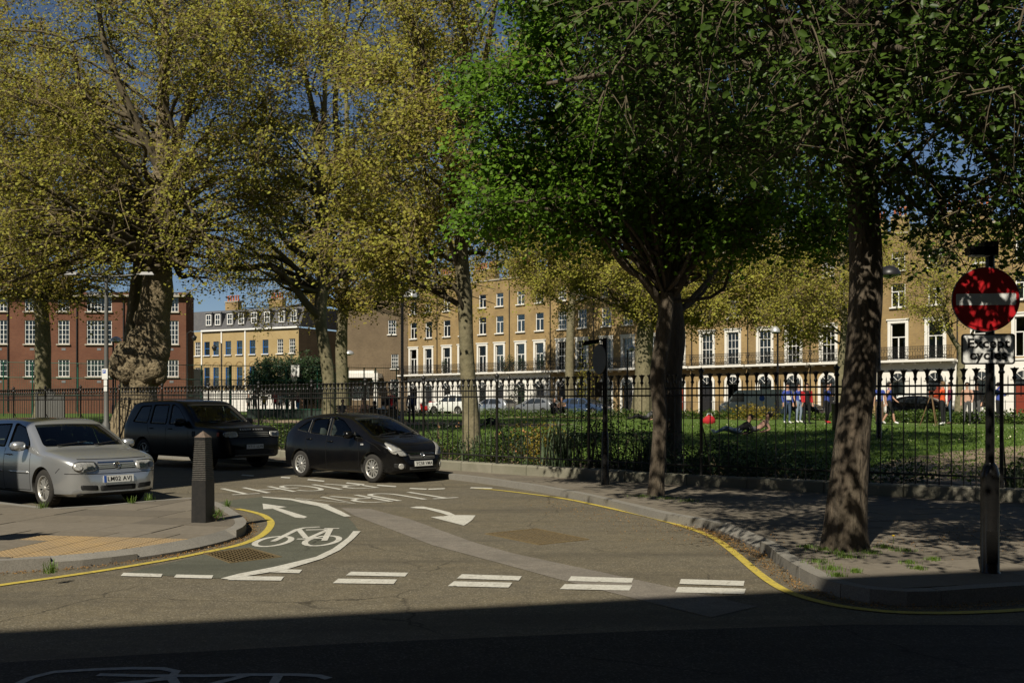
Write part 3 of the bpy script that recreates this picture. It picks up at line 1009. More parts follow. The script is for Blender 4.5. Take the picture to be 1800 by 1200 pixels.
TD = (0.74, -0.673)                                   # the long terrace runs this way (to the nearer end)
TP0 = (3.8, 97.0)
TROT = math.atan2(TD[1], TD[0])
def terrace_house(t0, w, label, style, base=.86, top=14.35, steps=0):
    """one house of the terrace; style keys: stucco, win, balcony, dark"""
    loc = (TP0[0] + TD[0] * t0, TP0[1] + TD[1] * t0, base)
    H = thing('terraced_house', label, 'house', loc, TROT, 'houses of the brick terrace')
    h = top - base
    f1 = 4.11; f2 = f1 + 3.95; f3 = f2 + 2.75
    xs = (w * .27, w * .73)
    ops = []; wins = []
    for x in xs:
        ops.append((x - .55, x + .55, f1, f1 + 2.75)); wins.append((x, f1, 1.10, 2.75, style['first'], None, .22))
        ops.append((x - .52, x + .52, f2, f2 + 1.75)); wins.append((x, f2, 1.04, 1.75, style['win'], 'stucco', 0))
        ops.append((x - .50, x + .50, f3, f3 + 1.35)); wins.append((x, f3, 1.00, 1.35, style['win3'], 'stucco', 0))
    gops = [(x - .58, x + .58, .05, 2.55) for x in xs]
    gm = 'stucco' if style['stucco'] else style['brick']
    W = MB()
    facade(W, 0, w, 3.85, h - .35, [o for o in ops], style['brick'])
    facade(W, 0, w, 0, 3.85, gops, gm, y=-.05, depth=.27)
    W.add([(0, -.05, 3.85), (w, -.05, 3.85), (w, 0, 3.85), (0, 0, 3.85)], [(0, 1, 2, 3)], gm)
    # flanks and back
    W.add([(0, 0, 0), (0, 9, 0), (0, 9, h), (0, 0, h)], [(0, 3, 2, 1)][:1], style['brick'])
    W.add([(w, 0, 0), (w, 9, 0), (w, 9, h), (w, 0, h)], [(0, 1, 2, 3)], style['brick'])
    W.add([(0, 9, 0), (w, 9, 0), (w, 9, h), (0, 9, h)], [(0, 3, 2, 1)], style['brick'])
    facade(W, 0, w, h - .35, h, [], style['brick'], y=-.004)
    W.build('wall', H)
    c = MB(); c.box((w / 2, .08, h + .06), (w, .40, .12), 'stone_sill'); c.build('coping', H)
    r = MB(); r.add([(0, .3, h - .3), (w, .3, h - .3), (w, 4.5, h + 1.0), (0, 4.5, h + 1.0), (w, 9, h - .3), (0, 9, h - .3)], [(0, 1, 2, 3), (3, 2, 4, 5)], 'slate')
    r.build('roof', H)
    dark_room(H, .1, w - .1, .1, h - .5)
    b = MB(); b.box((w / 2, -.055, 3.93), (w - .01, .16, .14), 'stucco' if style['stucco'] else 'stone_sill'); b.build('string_course', H)
    for (x, z, ww, hh, st, si, su) in wins: add_window(H, x, z, ww, hh, st, 'trim_white', si, su)
    for i, x in enumerate(xs):
        door = (i == style.get('door', 1))
        if door:
            d = MB(); d.box((x, .12, 1.1), (1.0, .06, 2.1), style['doorm'])
            for sx in (-.22, .22):
                for zz in (.6, 1.5): d.box((x + sx, .084, zz), (.32, .02, .6), style['doorm'])
            dd = d.build('door', H)
            d = MB(); d.lathe([(.0, -.04), (.035, -.03), (.035, 0)], 'lamp_metal', (x + .38, .08, 1.05), 8, 'y'); d.build('handle', dd)
            p = MB(); p.box((x, .13, 2.36), (1.06, .05, .34), 'window_glass'); p.build('transom', H)
        else:
            add_window(H, x, .55, 1.1, 2.0, 'one', 'trim_white', None, 0, y=-.05)
            p = MB(); p.box((x, .02, .30), (1.14, .1, .49), 'stucco'); p.build('window_apron', H)
        fan_light(H, x, 2.55, 1.14, -.062)
        arch_trim(H, x, 2.55, 1.16, .24, 'stucco', -.10)
        if not style['stucco']:
            j = MB()
            for s in (-1, 1): j.box((x + s * .70, -.07, 1.27), (.24, .09, 2.54), 'stucco')
            j.build('jamb', H)
    # garden railing at the pavement with a coping
    g = MB()
    k = .1
    while k < w:
        if abs(k - xs[style.get('door', 1)]) > .6: g.box((k, -1.6, .55), (.025, .025, 1.1), 'iron_black')
        k += .14
    g.box((w / 2 if True else 0, -1.6, 1.0), (w - .1, .03, .03), 'iron_black')
    g.build('front_railing', H)
    if style['balcony']: iron_balcony(H, .06, w - .06, f1 - .02)
    p = MB(); p.tube([(w - .06, -.06, .2), (w - .06, -.06, h - .4)], .05, 'iron_black', 6); p.build('drainpipe', H)
    if style.get('chim', 1): chimney(H, w * .05 + .6, 2.2, h + .2, 1.2, 4 if t0 < 3 else 3); 
    if style.get('chim', 1): chimney(H, w - 1.3, 2.6, h + .2, 1.9, 6)
    return H

S_W = dict(stucco=True, first='tall', win='case', win3='case', brick='brick_yellow', balcony=True, doorm='door_black')
S_B = dict(stucco=False, first='sash', win='sash', win3='sash', brick='brick_yellow', balcony=True, doorm='door_black')
lay = [
    (-26.6, 5.3, dict(S_W), 'far end house of the terrace beside the plain brown gable'),
    (-21.3, 5.3, dict(S_W), 'white-based terraced house seen beside the tall black park lamp post'),
    (-16.0, 5.3, dict(S_W), 'white-based terraced house between the lamp post and the pale plane trunk'),
    (-10.7, 5.3, dict(S_W), 'white-based terraced house half hidden by the pale plane trunk'),
    (-5.4, 5.4, dict(S_W), 'white-based terraced house with topiary bushes on its balcony and a drainpipe up its brick front'),
    (0.0, 5.3, dict(S_B, door=0), 'brick-based terraced house next to the white-based one, white arch at its door'),
    (5.3, 5.3, dict(S_B), 'brick-based terraced house behind the back of the round road sign'),
    (10.6, 5.4, dict(S_B, doorm='door_red'), 'brick-based terraced house behind the mottled plane trunk'),
    (16.0, 5.4, dict(S_B, door=0), 'brick-based terraced house behind the twin dark trunks'),
    (21.4, 5.5, dict(S_B), 'brick-based terraced house behind the park lamp and hanging foliage'),
    (26.9, 5.3, dict(S_B, door=0), 'brick-based terraced house next to the bright stucco ground floors'),
    (32.2, 5.9, dict(S_W, balcony=True, doorm='door_red'), 'terraced house with bright stucco ground floor behind the thick leaning trunk'),
    (38.1, 5.9, dict(S_W, balcony=False, doorm='door_red'), 'terraced house with bright stucco base behind the no entry sign'),
    (44.0, 6.0, dict(S_W, balcony=False, doorm='door_red', door=0), 'nearest house of the terrace with a dark red door'),
    (50.0, 6.0, dict(S_W, balcony=False), 'terraced house past the red door at the edge of the view'),
]
for t0, w, st, lab in lay: terrace_house(t0, w, lab, st)

# topiary bushes and their pots on the balcony: made with the plants further down
BALCONY_BUSHES = [(-5.4 + .55, 5.1), (-5.4 + 2.0, 5.1), (-5.4 + 4.6, 5.1), (-10.7 + 4.9, 5.1), (-16 + 1.4, 5.1), (-16.0 + 4.6, 5.1)]

# brown brick side house with a white porch
def simple_block(name, label, loc, rotz, w, d, h, wallm, wins, roofm='slate', parapet=True, extra=None):
    B = thing(name, label, 'building', loc, rotz)
    W = MB()
    facade(W, 0, w, 0, h, [(x - a / 2, x + a / 2, z, z + b) for (x, z, a, b, *_) in wins], wallm)
    W.add([(0, 0, 0), (0, d, 0), (0, d, h), (0, 0, h)], [(0, 1, 2, 3)], wallm)
    W.add([(w, 0, 0), (w, d, 0), (w, d, h), (w, 0, h)], [(0, 1, 2, 3)], wallm)
    W.add([(0, d, 0), (w, d, 0), (w, d, h), (0, d, h)], [(0, 1, 2, 3)], wallm)
    W.build('wall', B)
    dark_room(B, .1, w - .1, .1, h - .1)
    for (x, z, a, b, st, m, si) in wins: add_window(B, x, z, a, b, st, m, si)
    r = MB(); r.box((w / 2, d / 2, h - .12), (w - .1, d - .1, .1), roofm); r.build('roof', B)
    c = MB(); c.box((w / 2, .1, h + .06), (w + .1, .45, .12), 'stone_sill'); c.build('coping', B)
    return B
B = simple_block('side_house', 'plain brown brick gable house with a white pillared porch', (at_px(604, 112), 112, .86), math.radians(-8), 7.4, 9, 12.5, 'brick_brown',
                 [(5.6, 8.6, .9, 1.6, 'sash', 'trim_white', 'stucco'), (5.9, 4.8, .8, 1.6, 'sash', 'trim_white', 'stucco'), (5.9, 1.6, 1.0, 2.0, 'sash', 'trim_white', 'stucco'),
                  (2.0, 1.3, 2.0, 1.6, 'grid', 'trim_white', None)])
g = MB(); g.box((2.2, -1.0, 4.0), (4.6, 2.0, .5), 'stucco'); g.box((2.2, -1.0, 4.4), (3.6, 1.5, .3), 'stucco')
g.build('porch_roof', B)
for x in (.2, 4.2):
    g = MB(); g.box((x, -1.7, 1.87), (.45, .45, 3.74), 'stucco'); g.box((x, -1.7, .2), (.6, .6, .4), 'stucco'); g.box((x, -1.7, 3.6), (.6, .6, .2), 'stucco'); g.build('column', B)
chimney(B, 2, 3, 12.5, 1.6, 5)

# pale brick house row with blue windows
YD = math.atan2(-.45, .89)
yx0, yY = at_px(322, 118), 118.0
Bl = thing('brick_house_row', 'pale yellow brick houses with blue windows, white cornice and slate mansard roof', 'building', (yx0, yY, .86), YD)
wL = 17.2; eave = 9.3
wn = []
bays = [(1.2, 0), (2.75, 0), (4.75, 1), (6.3, 1), (8.4, 1), (10.2, 1), (12.4, 1), (14.3, 1)][:8]
W = MB(); ops = []
wx = [0.9, 2.3, 3.75, 5.15, 7.0, 8.7, 10.6, 12.5, 14.6, 16.3]
for i, x in enumerate(wx):
    blue = 2 <= i <= 7
    ops.append((x - .42, x + .42, 6.5, 8.1)); wn.append((x, 6.5, .84, 1.6, 'one' if blue else 'sash', 'blue_paint' if blue else 'trim_white', 'stucco'))
    ops.append((x - .42, x + .42, 2.9, 5.1)); wn.append((x, 2.9, .84, 2.2, 'one' if blue else 'sash', 'blue_paint' if blue else 'trim_white', 'stucco'))
facade(W, 0, wL, 0, eave, ops, 'brick_pale')
W.add([(wL, 0, 0), (wL, 10, 0), (wL, 10, eave), (wL, 0, eave)], [(0, 1, 2, 3)], 'brick_brown')  # end wall in a darker brick that stands in for its shade
W.add([(0, 0, 0), (0, 10, 0), (0, 10, eave), (0, 0, eave)], [(0, 1, 2, 3)], 'brick_pale')
W.build('wall', Bl)
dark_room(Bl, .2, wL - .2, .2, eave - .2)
g = MB(); g.box((wL / 2, -.06, 1.2), (wL, .12, 2.4), 'stucco'); g.build('stucco_base', Bl)
g = MB(); g.box((wL / 2 + 1.5, -.10, eave + .06), (wL - 3, .3, .18), 'trim_white'); g.build('cornice', Bl)
for w_ in wn:
    add_window(Bl, w_[0], w_[1], w_[2], w_[3], w_[4], w_[5], w_[6])
    if w_[1] < 4: arch_trim(Bl, w_[0], 5.2, .9, .12, 'brick_yellow', -.03, 'blind_arch')
for x in wx[2:8]:
    b = MB()
    for zz in (.05, .75): b.box((x, -.32, 2.75 + zz), (1.2, .04, .04), 'iron_black')
    for k in range(9): b.box((x - .56 + .14 * k, -.32, 3.15), (.025, .025, .75), 'iron_black')
    b.box((x, -.17, 2.70), (1.25, .34, .06), 'iron_black')
    b.build('window_guard', Bl)
for x in (3.0, 6.05, 9.6):
    g = MB(); g.box((x, -.07, eave / 2 + 1.3), (.16, .13, eave - 2.7), 'trim_white'); g.build('pilaster', Bl)
r = MB(); r.add([(0, .15, eave + .15), (wL, .15, eave + .15), (wL, 1.3, eave + 2.5), (0, 1.3, eave + 2.5), (wL, 9, eave + 2.6), (0, 9, eave + 2.6)], [(0, 1, 2, 3), (3, 2, 4, 5)], 'slate')
r.add([(wL, .15, eave + .15), (wL, 9, eave + .15), (wL, 9, eave + 2.6), (wL, 1.3, eave + 2.5)], [(0, 1, 2, 3)], 'slate')
r.build('roof', Bl)
for x in wx[2:]:
    d = MB(); d.box((x, 1.05, eave + 1.35), (1.05, 1.5, 1.6), 'slate'); d.box((x, .26, eave + 2.18), (1.2, .2, .1), 'lead')
    dd = d.build('dormer', Bl)
    f = MB(); ww, hh = .8, 1.25
    for s in (-1, 1): f.box((x + s * .36, .27, eave + 1.35), (.09, .08, hh), 'trim_white')
    f.box((x, .27, eave + .75), (.8, .1, .09), 'trim_white'); f.box((x, .27, eave + 1.95), (.8, .08, .09), 'trim_white'); f.box((x, .275, eave + 1.35), (.63, .06, .06), 'trim_white')
    f.box((x, .275, eave + 1.35), (.05, .055, 1.1), 'trim_white')
    f.build('window_frame', dd)
    f = MB(); f.box((x, .285, eave + 1.35), (.66, .02, 1.12), 'window_glass'); f.build('pane', dd)
chimney(Bl, 3.2, 5, eave + 2.5, 2.0, 5); chimney(Bl, 10, 5, eave + 2.5, 2.0, 5); chimney(Bl, 16, 5, eave + 2.5, 2.0, 5)

# red brick block behind the great plane
RY = 86.0
Rx0 = at_px(-190, RY)
wR = at_px(311, RY) - Rx0
Rb = thing('red_brick_block', 'long red brick block with tall white metal windows behind the big old plane', 'building', (Rx0, RY + 1.6, .86), math.radians(2))
W = MB(); ops = []; wn = []
s_ = FPX / (RY + 1)
def rz(py): return z_px(py, RY + .8) - .86
cols_ = [(at_px(-75, RY) - Rx0, 2.0), (at_px(-20, RY) - Rx0, 1.3), (at_px(37, RY) - Rx0, 1.3), (at_px(93, RY) - Rx0, 1.0), (at_px(156, RY) - Rx0, 2.2), (at_px(236, RY) - Rx0, 1.2), (at_px(285, RY) - Rx0, 1.2)]
for x, w in cols_:
    for z, h in ((rz(661), 1.5), (rz(603), 2.1), (rz(545), 1.7)):
        ops.append((x - w / 2, x + w / 2, z, z + h)); wn.append((x, z, w, h))
hR = rz(517)
facade(W, 0, wR, 0, hR, ops, 'brick_red')
W.add([(wR, 0, 0), (wR, 2.4, 0), (wR, 2.4, hR), (wR, 0, hR)], [(0, 1, 2, 3)], 'brick_red')
W.add([(0, 0, 0), (0, 2.4, 0), (0, 2.4, hR), (0, 0, hR)], [(0, 1, 2, 3)], 'brick_red')
W.build('wall', Rb)
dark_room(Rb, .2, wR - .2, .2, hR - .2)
for x, z, w, h in wn: add_window(Rb, x, z, w, h, 'grid', 'trim_white', 'stone_sill')
for z in (rz(661) - .45, rz(603) - .45):
    for x, w in cols_:
        v = MB(); v.box((x, -.01, z), (.35, .03, .2), 'lead'); v.build('air_vent', Rb)
r = MB(); r.add([(0, -.4, hR), (wR, -.4, hR), (wR, 1.2, hR + .5), (0, 1.2, hR + .5), (wR, 2.8, hR), (0, 2.8, hR)], [(0, 1, 2, 3), (3, 2, 4, 5)], 'slate'); r.build('roof', Rb)
g = MB(); g.box((wR / 2, -.3, hR - .02), (wR, .3, .16), 'stone_sill'); g.build('gutter', Rb)
for px in (-5, 117, 200):
    p = MB(); p.tube([(at_px(px, RY) - Rx0, -.08, .2), (at_px(px, RY) - Rx0, -.08, hR - .1)], .07, 'iron_black', 6); p.build('drainpipe', Rb)
# grey shed-like annexe between the red block and the pale houses
simple_block('annexe', 'narrow dark grey annexe wall between the red block and the pale houses', (at_px(300, 92), 92, .86), 0, at_px(322, 92) - at_px(300, 92), 6, 4.2, 'lead', [])

# ---- the houses that stand behind and beside the camera and throw the foreground shade
def shade_house(label, loc, rotz, w, d, h, bays, rows):
    B = thing('terraced_house', label, 'house', loc, rotz)
    wins = []
    for i in range(bays):
        for j in range(rows):
            wins.append((w * (i + .5) / bays, 1.0 + j * (h - 1.5) / rows, 1.1, 1.8, 'sash', 'trim_white', 'stucco'))
    W = MB(); facade(W, 0, w, 0, h, [(x - a / 2, x + a / 2, z, z + b) for (x, z, a, b, *_) in wins], 'brick_yellow')
    W.add([(0, 0, 0), (0, d, 0), (0, d, h), (0, 0, h)], [(0, 1, 2, 3)], 'brick_yellow'); W.add([(w, 0, 0), (w, d, 0), (w, d, h), (w, 0, h)], [(0, 1, 2, 3)], 'brick_yellow')
    W.add([(0, d, 0), (w, d, 0), (w, d, h), (0, d, h)], [(0, 1, 2, 3)], 'brick_yellow')
    W.build('wall', B)
    for (x, z, a, b, st, m, si) in wins: add_window(B, x, z, a, b, st, m, si)
    r = MB(); r.box((w / 2, d / 2, h - .1), (w - .02, d - .02, .15), 'slate'); r.build('roof', B)
    return B
CA = math.atan2(.245, .97)                            # the cross street
_hs = 14.6
_ux, _uy = math.cos(CA), math.sin(CA)
# its parapet throws the edge through (-3.78, 7.36) and (2.2, 8.83)
_k = _hs / math.tan(SUN_EL)
_bx, _by = -.8 - SUN_AZ[0] * _k, 8.20 - SUN_AZ[1] * _k
shade_house('tall house across the street behind the viewer', (_bx + 32 * _ux, _by + 32 * _uy, .12), CA + math.pi, 64, 9, _hs - .12, 18, 4)

# corner house at the left end of the cross street: its shade lies over the off-roader and the silver car's door
CORN = (-11.45, 9.6)
def corner_house():
    w, d, h = 16.0, 14.0, 16.2
    B = thing('corner_house', 'tall corner house beyond the edge of the view', 'house', (CORN[0], CORN[1], .12))
    ax = (-.77, .638); bx_ = (-.97, -.245)
    P = [(0, 0), (ax[0] * w, ax[1] * w), (ax[0] * w + bx_[0] * d, ax[1] * w + bx_[1] * d), (bx_[0] * d, bx_[1] * d)]
    g = MB(); g.prism(P, 0, h, 'brick_yellow'); g.build('wall', B)
    g = MB(); g.prism([(p[0] * 1.0, p[1] * 1.0) for p in P], h + .002, h + .3, 'stone_sill'); g.build('parapet', B)
    for k in range(5):
        for r in range(4):
            t = 1.6 + 3.1 * k; z = 1.2 + 3.9 * r
            f = MB(); nx, ny = .638, .77
            f.box((ax[0] * t + nx * .0, ax[1] * t + ny * .0, z + .9), (1.1, .12, 1.8), 'trim_white', math.atan2(ax[1], ax[0])); o = f.build('window', B)
            f = MB(); f.box((ax[0] * t + nx * .06, ax[1] * t + ny * .06, z + .9), (.9, .06, 1.6), 'window_glass', math.atan2(ax[1], ax[0])); f.build('pane', o)
corner_house()
# ================================================================== TREES AND PLANTS
def seen(P, pad=70):
    """which points fall inside the photograph's view (used only to spend fewer, larger leaves where nothing is seen)"""
    x = HX + FPX * P[:, 0] / np.maximum(P[:, 1], .1)
    y = HY - FPX * (P[:, 2] - EYE) / np.maximum(P[:, 1], .1)
    return (P[:, 1] > .5) & (x > -pad) & (x < 1800 + pad) & (y > -pad) & (y < 1200)

def tubes_batch(A, B, C, ra, rc, n=3, straight=False):
    """many bent twigs at once: quadratic curves A-B-C, 3 rings of n corners"""
    m = len(A)
    M = .25 * A + .5 * B + .25 * C
    rings = [A, C] if straight else [A, M, C]
    rr = [ra, rc] if straight else [ra, (ra + rc) / 2, rc]
    K = len(rings)
    t = C - A
    t /= np.linalg.norm(t, axis=1, keepdims=True) + 1e-9
    ref = np.where(np.abs(t[:, [2]]) < .9, np.array([[0, 0, 1.]]), np.array([[1., 0, 0]]))
    u = np.cross(t, ref); u /= np.linalg.norm(u, axis=1, keepdims=True) + 1e-9
    w = np.cross(t, u)
    V = np.zeros((m, K, n, 3))
    for i in range(K):
        for k in range(n):
            a = 2 * math.pi * k / n
            V[:, i, k] = rings[i] + (u * math.cos(a) + w * math.sin(a)) * np.asarray(rr[i]).reshape(-1, 1)
    idx = np.arange(m * K * n).reshape(m, K, n)
    F = []
    for i in range(K - 1):
        for k in range(n):
            k2 = (k + 1) % n
            F.append(np.stack([idx[:, i, k], idx[:, i, k2], idx[:, i + 1, k2], idx[:, i + 1, k]], 1))
    return V.reshape(-1, 3), np.concatenate(F)

def leaf_batch(P, size, rng, droop=.35, wide=.75, near=False, up=.45, sunny=0.0):
    """folded leaves at points P: 1 quad each, or 2 quads for near trees"""
    n = len(P)
    d = rng.normal(size=(n, 3)); d[:, 2] = d[:, 2] * .6 - droop
    d /= np.linalg.norm(d, axis=1, keepdims=True)
    nn = rng.normal(size=(n, 3)); nn[:, 2] += up * 2
    if sunny:                                         # leaves turn towards the light
        nn += np.array([-.29, -.66, .69]) * sunny
    d = d - nn * (np.sum(d * nn, 1) / (np.sum(nn * nn, 1) + 1e-9)).reshape(-1, 1) * (.8 if sunny else 0)
    d /= np.linalg.norm(d, axis=1, keepdims=True) + 1e-9
    w = np.cross(d, nn); w /= np.linalg.norm(w, axis=1, keepdims=True) + 1e-9
    nrm = np.cross(w, d)
    s = (size * rng.uniform(.6, 1.25, size=n)).reshape(-1, 1) if np.isscalar(size) else (size * rng.uniform(.6, 1.25, size=n)).reshape(-1, 1)
    if near:
        W = wide * .5
        pts = [P, P + d * s * .30 + w * s * W * .9 + nrm * s * .10, P + d * s * .68 + w * s * W * .75 + nrm * s * .10, P + d * s,
               P + d * s * .68 - w * s * W * .75 + nrm * s * .10, P + d * s * .30 - w * s * W * .9 + nrm * s * .10]
        V = np.stack(pts, 1)
        i = np.arange(n * 6).reshape(n, 6)
        F = np.concatenate([i[:, [0, 1, 2, 3]], i[:, [0, 3, 4, 5]]])
        return V.reshape(-1, 3), F, 6
    W = wide * .5
    V = np.stack([P, P + d * s * .5 + w * s * W + nrm * s * .12, P + d * s, P + d * s * .5 - w * s * W + nrm * s * .12], 1)
    i = np.arange(n * 4).reshape(n, 4)
    return V.reshape(-1, 3), i, 4

def loft_trunk(path, n, m, lump=0.0, seed=1, flare=None):
    """trunk: path of (x, y, z, r) with uneven cross-sections"""
    rng = np.random.default_rng(seed)
    P = np.array(catmull(path, 4))
    ph = rng.uniform(0, 6.28, 6)
    V = []; F = []
    for i, (x, y, z, r) in enumerate(P):
        for k in range(n):
            a = 2 * math.pi * k / n
            q = 1 + lump * (.5 * math.sin(3 * a + ph[0] + z * 1.1) + .35 * math.sin(5 * a + ph[1] - z * 1.9) + .3 * math.sin(2 * a + ph[2] + z * 2.7) + .22 * math.sin(7 * a + ph[3] + z * 4.1))
            if flare: q += flare * math.exp(-(z - P[0][2]) / .35) * (.6 + .6 * math.sin(5 * a + ph[4]))
            V.append((x + r * q * math.cos(a), y + r * q * math.sin(a), z))
    for i in range(len(P) - 1):
        for k in range(n):
            a, b = i * n + k, i * n + (k + 1) % n
            F.append((a, b, b + n, a + n))
    return np_mesh('trunk', V, F, m, smooth=True)

def make_tree(label, base, trunk, crown, leaf, leafm, bark='bark_plane', limbs=None, n_sub=150, n_twig=7, per=26, seed=1, group=None, near=False, twig_len=.9,
              lump=.06, flare=.10, hole=.0, wide=.75, keep=None, spread=.20, name='plane_tree', limb_r=.5, droop=.35, up=.45, nl1=10, zfloor=None, forkmin=.32, lobes=0, flat=.72, sunny=1.5, lr=(.27, .44), clear=0):
    """trunk: [(dx, dy, z, r)] above the base; crown: list of ellipsoids (cx, cy, cz, rx, ry, rz) relative to the base point"""
    rng = np.random.default_rng(seed)
    T = thing(name, label, 'tree', base, 0, group)
    link('trunk', loft_trunk(trunk, 14, bark, lump, seed, flare), T)
    tp = np.array(catmull([t[:3] for t in trunk], 4)); tr = np.interp(np.linspace(0, 1, len(tp)), np.linspace(0, 1, len(trunk)), [t[3] for t in trunk])
    B = np.array(base)
    L = MB(); nodes = []; nrad = []
    def limb(pts, r0, r1):
        pts = catmull(pts, 4)
        rr = np.linspace(r0, r1, len(pts))
        L.tube(pts, list(rr), bark, 7, cap=False)
        for p, r in zip(pts[1:], rr[1:]): nodes.append(p); nrad.append(r)
    for pts, r0, r1 in (limbs or []): limb(pts, r0, r1)
    # big crowns break up into boughs, each with its own limb
    if lobes:
        out = []
        for c in crown:
            c = list(c) + [1] * (7 - len(c))
            if c[3] < 2.8: out.append(c); continue
            m = max(4, int(lobes * c[3] / 7))
            ph = rng.uniform(0, 6.28)
            for i in range(m):
                e = math.asin(max(-.95, min(.98, 1 - 2 * (i + .5) / m))); a = ph + i * 2.4 + rng.uniform(-.3, .3)
                q = rng.uniform(.55, .88)
                r = rng.uniform(*lr)
                out.append([c[0] + c[3] * q * math.cos(a) * math.cos(e), c[1] + c[4] * q * math.sin(a) * math.cos(e), c[2] + c[5] * q * math.sin(e), c[3] * r, c[4] * r, min(c[3], c[5]) * r * flat, c[6] * rng.uniform(.8, 1.3) * (.44 / r), 1])
        crown = out
    # more limbs reaching into each part of the crown
    for c in crown:
        c = np.array(c, float)
        k_ = nl1 if not lobes else (1 if len(c) > 7 else 3)
        for i in range(k_):
            a = 2 * math.pi * (i + rng.uniform(-.3, .3)) / k_
            e = rng.uniform(-.35, .9)
            tip = c[:3] + c[3:6] * np.array([math.cos(a) * math.cos(e), math.sin(a) * math.cos(e), math.sin(e)]) * rng.uniform(.6, .85)
            # leave the trunk below the tip
            zs = tip[2] - rng.uniform(.25, .6) * math.hypot(tip[0], tip[1]) - .5
            j = int(np.argmin(np.abs(tp[:, 2] - min(max(zs, tp[-1, 2] * forkmin), tp[-1, 2]))))
            s = tp[j]
            if len(c) > 7: tip = c[:3]
            mid = (s + tip) / 2 + np.array([0, 0, .12 * np.linalg.norm(tip - s)]) + rng.normal(size=3) * .35
            r0 = max(.035, tr[j] * limb_r * rng.uniform(.5, .9))
            q1 = (s * .7 + tip * .3) + rng.normal(size=3) * .25 + np.array([0, 0, .06 * np.linalg.norm(tip - s)])
            limb([tuple(s), tuple(q1), tuple(mid), tuple(tip)], r0, .022)
    for p, r in zip(tp[len(tp) // 3:], tr[len(tr) // 3:]): nodes.append(tuple(p)); nrad.append(r)
    nodes = np.array(nodes); nrad = np.array(nrad)
    # sub-branches to points spread through the crown
    pts = []
    vol = np.array([c[3] * c[4] * c[5] * (c[6] if len(c) > 6 else 1) for c in crown]); vol = vol / vol.sum()
    for c, v in zip(crown, vol):
        m = int(n_sub * v)
        u = rng.normal(size=(m, 3)); u /= np.linalg.norm(u, axis=1, keepdims=True)
        rr = rng.uniform(.12, 1, size=(m, 1)) ** .42
        pts.append(np.array(c[:3]) + u * rr * np.array(c[3:6]))
    pts = np.concatenate(pts)
    if hole:                                          # ragged gaps: drop points where a slow wave is low
        q = np.sin(pts[:, 0] * .9 + seed) + np.sin(pts[:, 1] * .8 + 2 * seed) + np.sin(pts[:, 2] * 1.1 + 3 * seed)
        pts = pts[q > -3 + 3.2 * hole + rng.normal(size=len(q)) * .3]
    if zfloor is not None: pts = pts[pts[:, 2] > zfloor]
    if clear:                                         # the stem stays readable through the leaves
        xt = np.interp(pts[:, 2], tp[:, 2], tp[:, 0])
        pts = pts[~((np.abs(pts[:, 0] - xt) < clear) & (pts[:, 1] < .2) & (pts[:, 2] < tp[-1, 2] * .75))]
    if keep is not None: pts = pts[keep(pts + B)]
    d = ((pts[:, None, :] - nodes[None, :, :]) ** 2).sum(2) + .15 * np.maximum(0, nodes[None, :, 2] - pts[:, None, 2]) ** 2
    j = d.argmin(1)
    S = nodes[j]
    vis = seen(pts + B, 160)
    mid = S * .5 + pts * .5 + rng.normal(size=pts.shape) * .18 + np.array([0, 0, .10]) * np.linalg.norm(pts - S, axis=1, keepdims=True)
    r0 = np.minimum(nrad[j] * .6, (.012 + .008 * np.linalg.norm(pts - S, axis=1)) * (.6 if near else 1))
    V2, F2 = tubes_batch(S, mid, pts, r0, np.full(len(pts), .008), 4)
    # twigs
    along = rng.uniform(.25, 1.0, size=(len(pts), n_twig, 1))
    st = (S[:, None] * (1 - along) ** 2 + 2 * mid[:, None] * along * (1 - along) + pts[:, None] * along ** 2)
    dirs = rng.normal(size=(len(pts), n_twig, 3)); dirs[:, :, 2] -= droop * .8
    dirs /= np.linalg.norm(dirs, axis=2, keepdims=True)
    ln = twig_len * rng.uniform(.5, 1.2, size=(len(pts), n_twig, 1))
    en = st + dirs * ln
    en[:, :, 2] -= droop * .3 * ln[:, :, 0]
    visT = np.repeat(vis, n_twig)
    st_, en_ = st.reshape(-1, 3), en.reshape(-1, 3)
    md_ = (st_ + en_) / 2 + np.array([0, 0, .08])
    V3, F3 = tubes_batch(st_[visT], md_[visT], en_[visT], np.full(visT.sum(), .007), np.full(visT.sum(), .003), 3, not near)
    bm = L.mesh('limbs')
    if bark != 'bark_dark':
        bm.materials.clear(); bm.materials.append(MATS['bark_limb'])
    link('limb', bm, T)
    o = link('branch', np_mesh('branch', np.concatenate([V2, V3]), np.concatenate([F2, F3 + len(V2)]), 'twig' if bark != 'bark_dark' else 'bark_limb'), T)
    o['kind'] = 'stuff'
    # leaves along the twigs
    k = np.where(visT, per, max(2, per // 2))
    t = np.repeat(np.arange(len(st_)), k)
    a = rng.uniform(.15, 1.05, size=(len(t), 1))
    P = st_[t] * (1 - a) + en_[t] * a + rng.normal(size=(len(t), 3)) * spread * twig_len * np.array([1, 1, .7])
    v2 = seen(P + B, 60)
    drop = (~v2) & (rng.uniform(size=len(P)) < .72)
    P, v2, t = P[~drop], v2[~drop], t[~drop]
    sz = np.where(v2, leaf, leaf * 2.0)
    Vl, Fl, nv = leaf_batch(P, sz, rng, droop, wide, near, up * .5, sunny)
    clump = rng.uniform(0, 1, size=len(st_))
    tint = np.clip(.55 * clump[t] + .45 * rng.uniform(0, 1, size=len(t)), 0, 1)
    c = link('crown', np_mesh('crown', Vl, Fl, leafm, tint=np.repeat(tint, nv)), T)
    c['kind'] = 'stuff'
    return T, len(P)

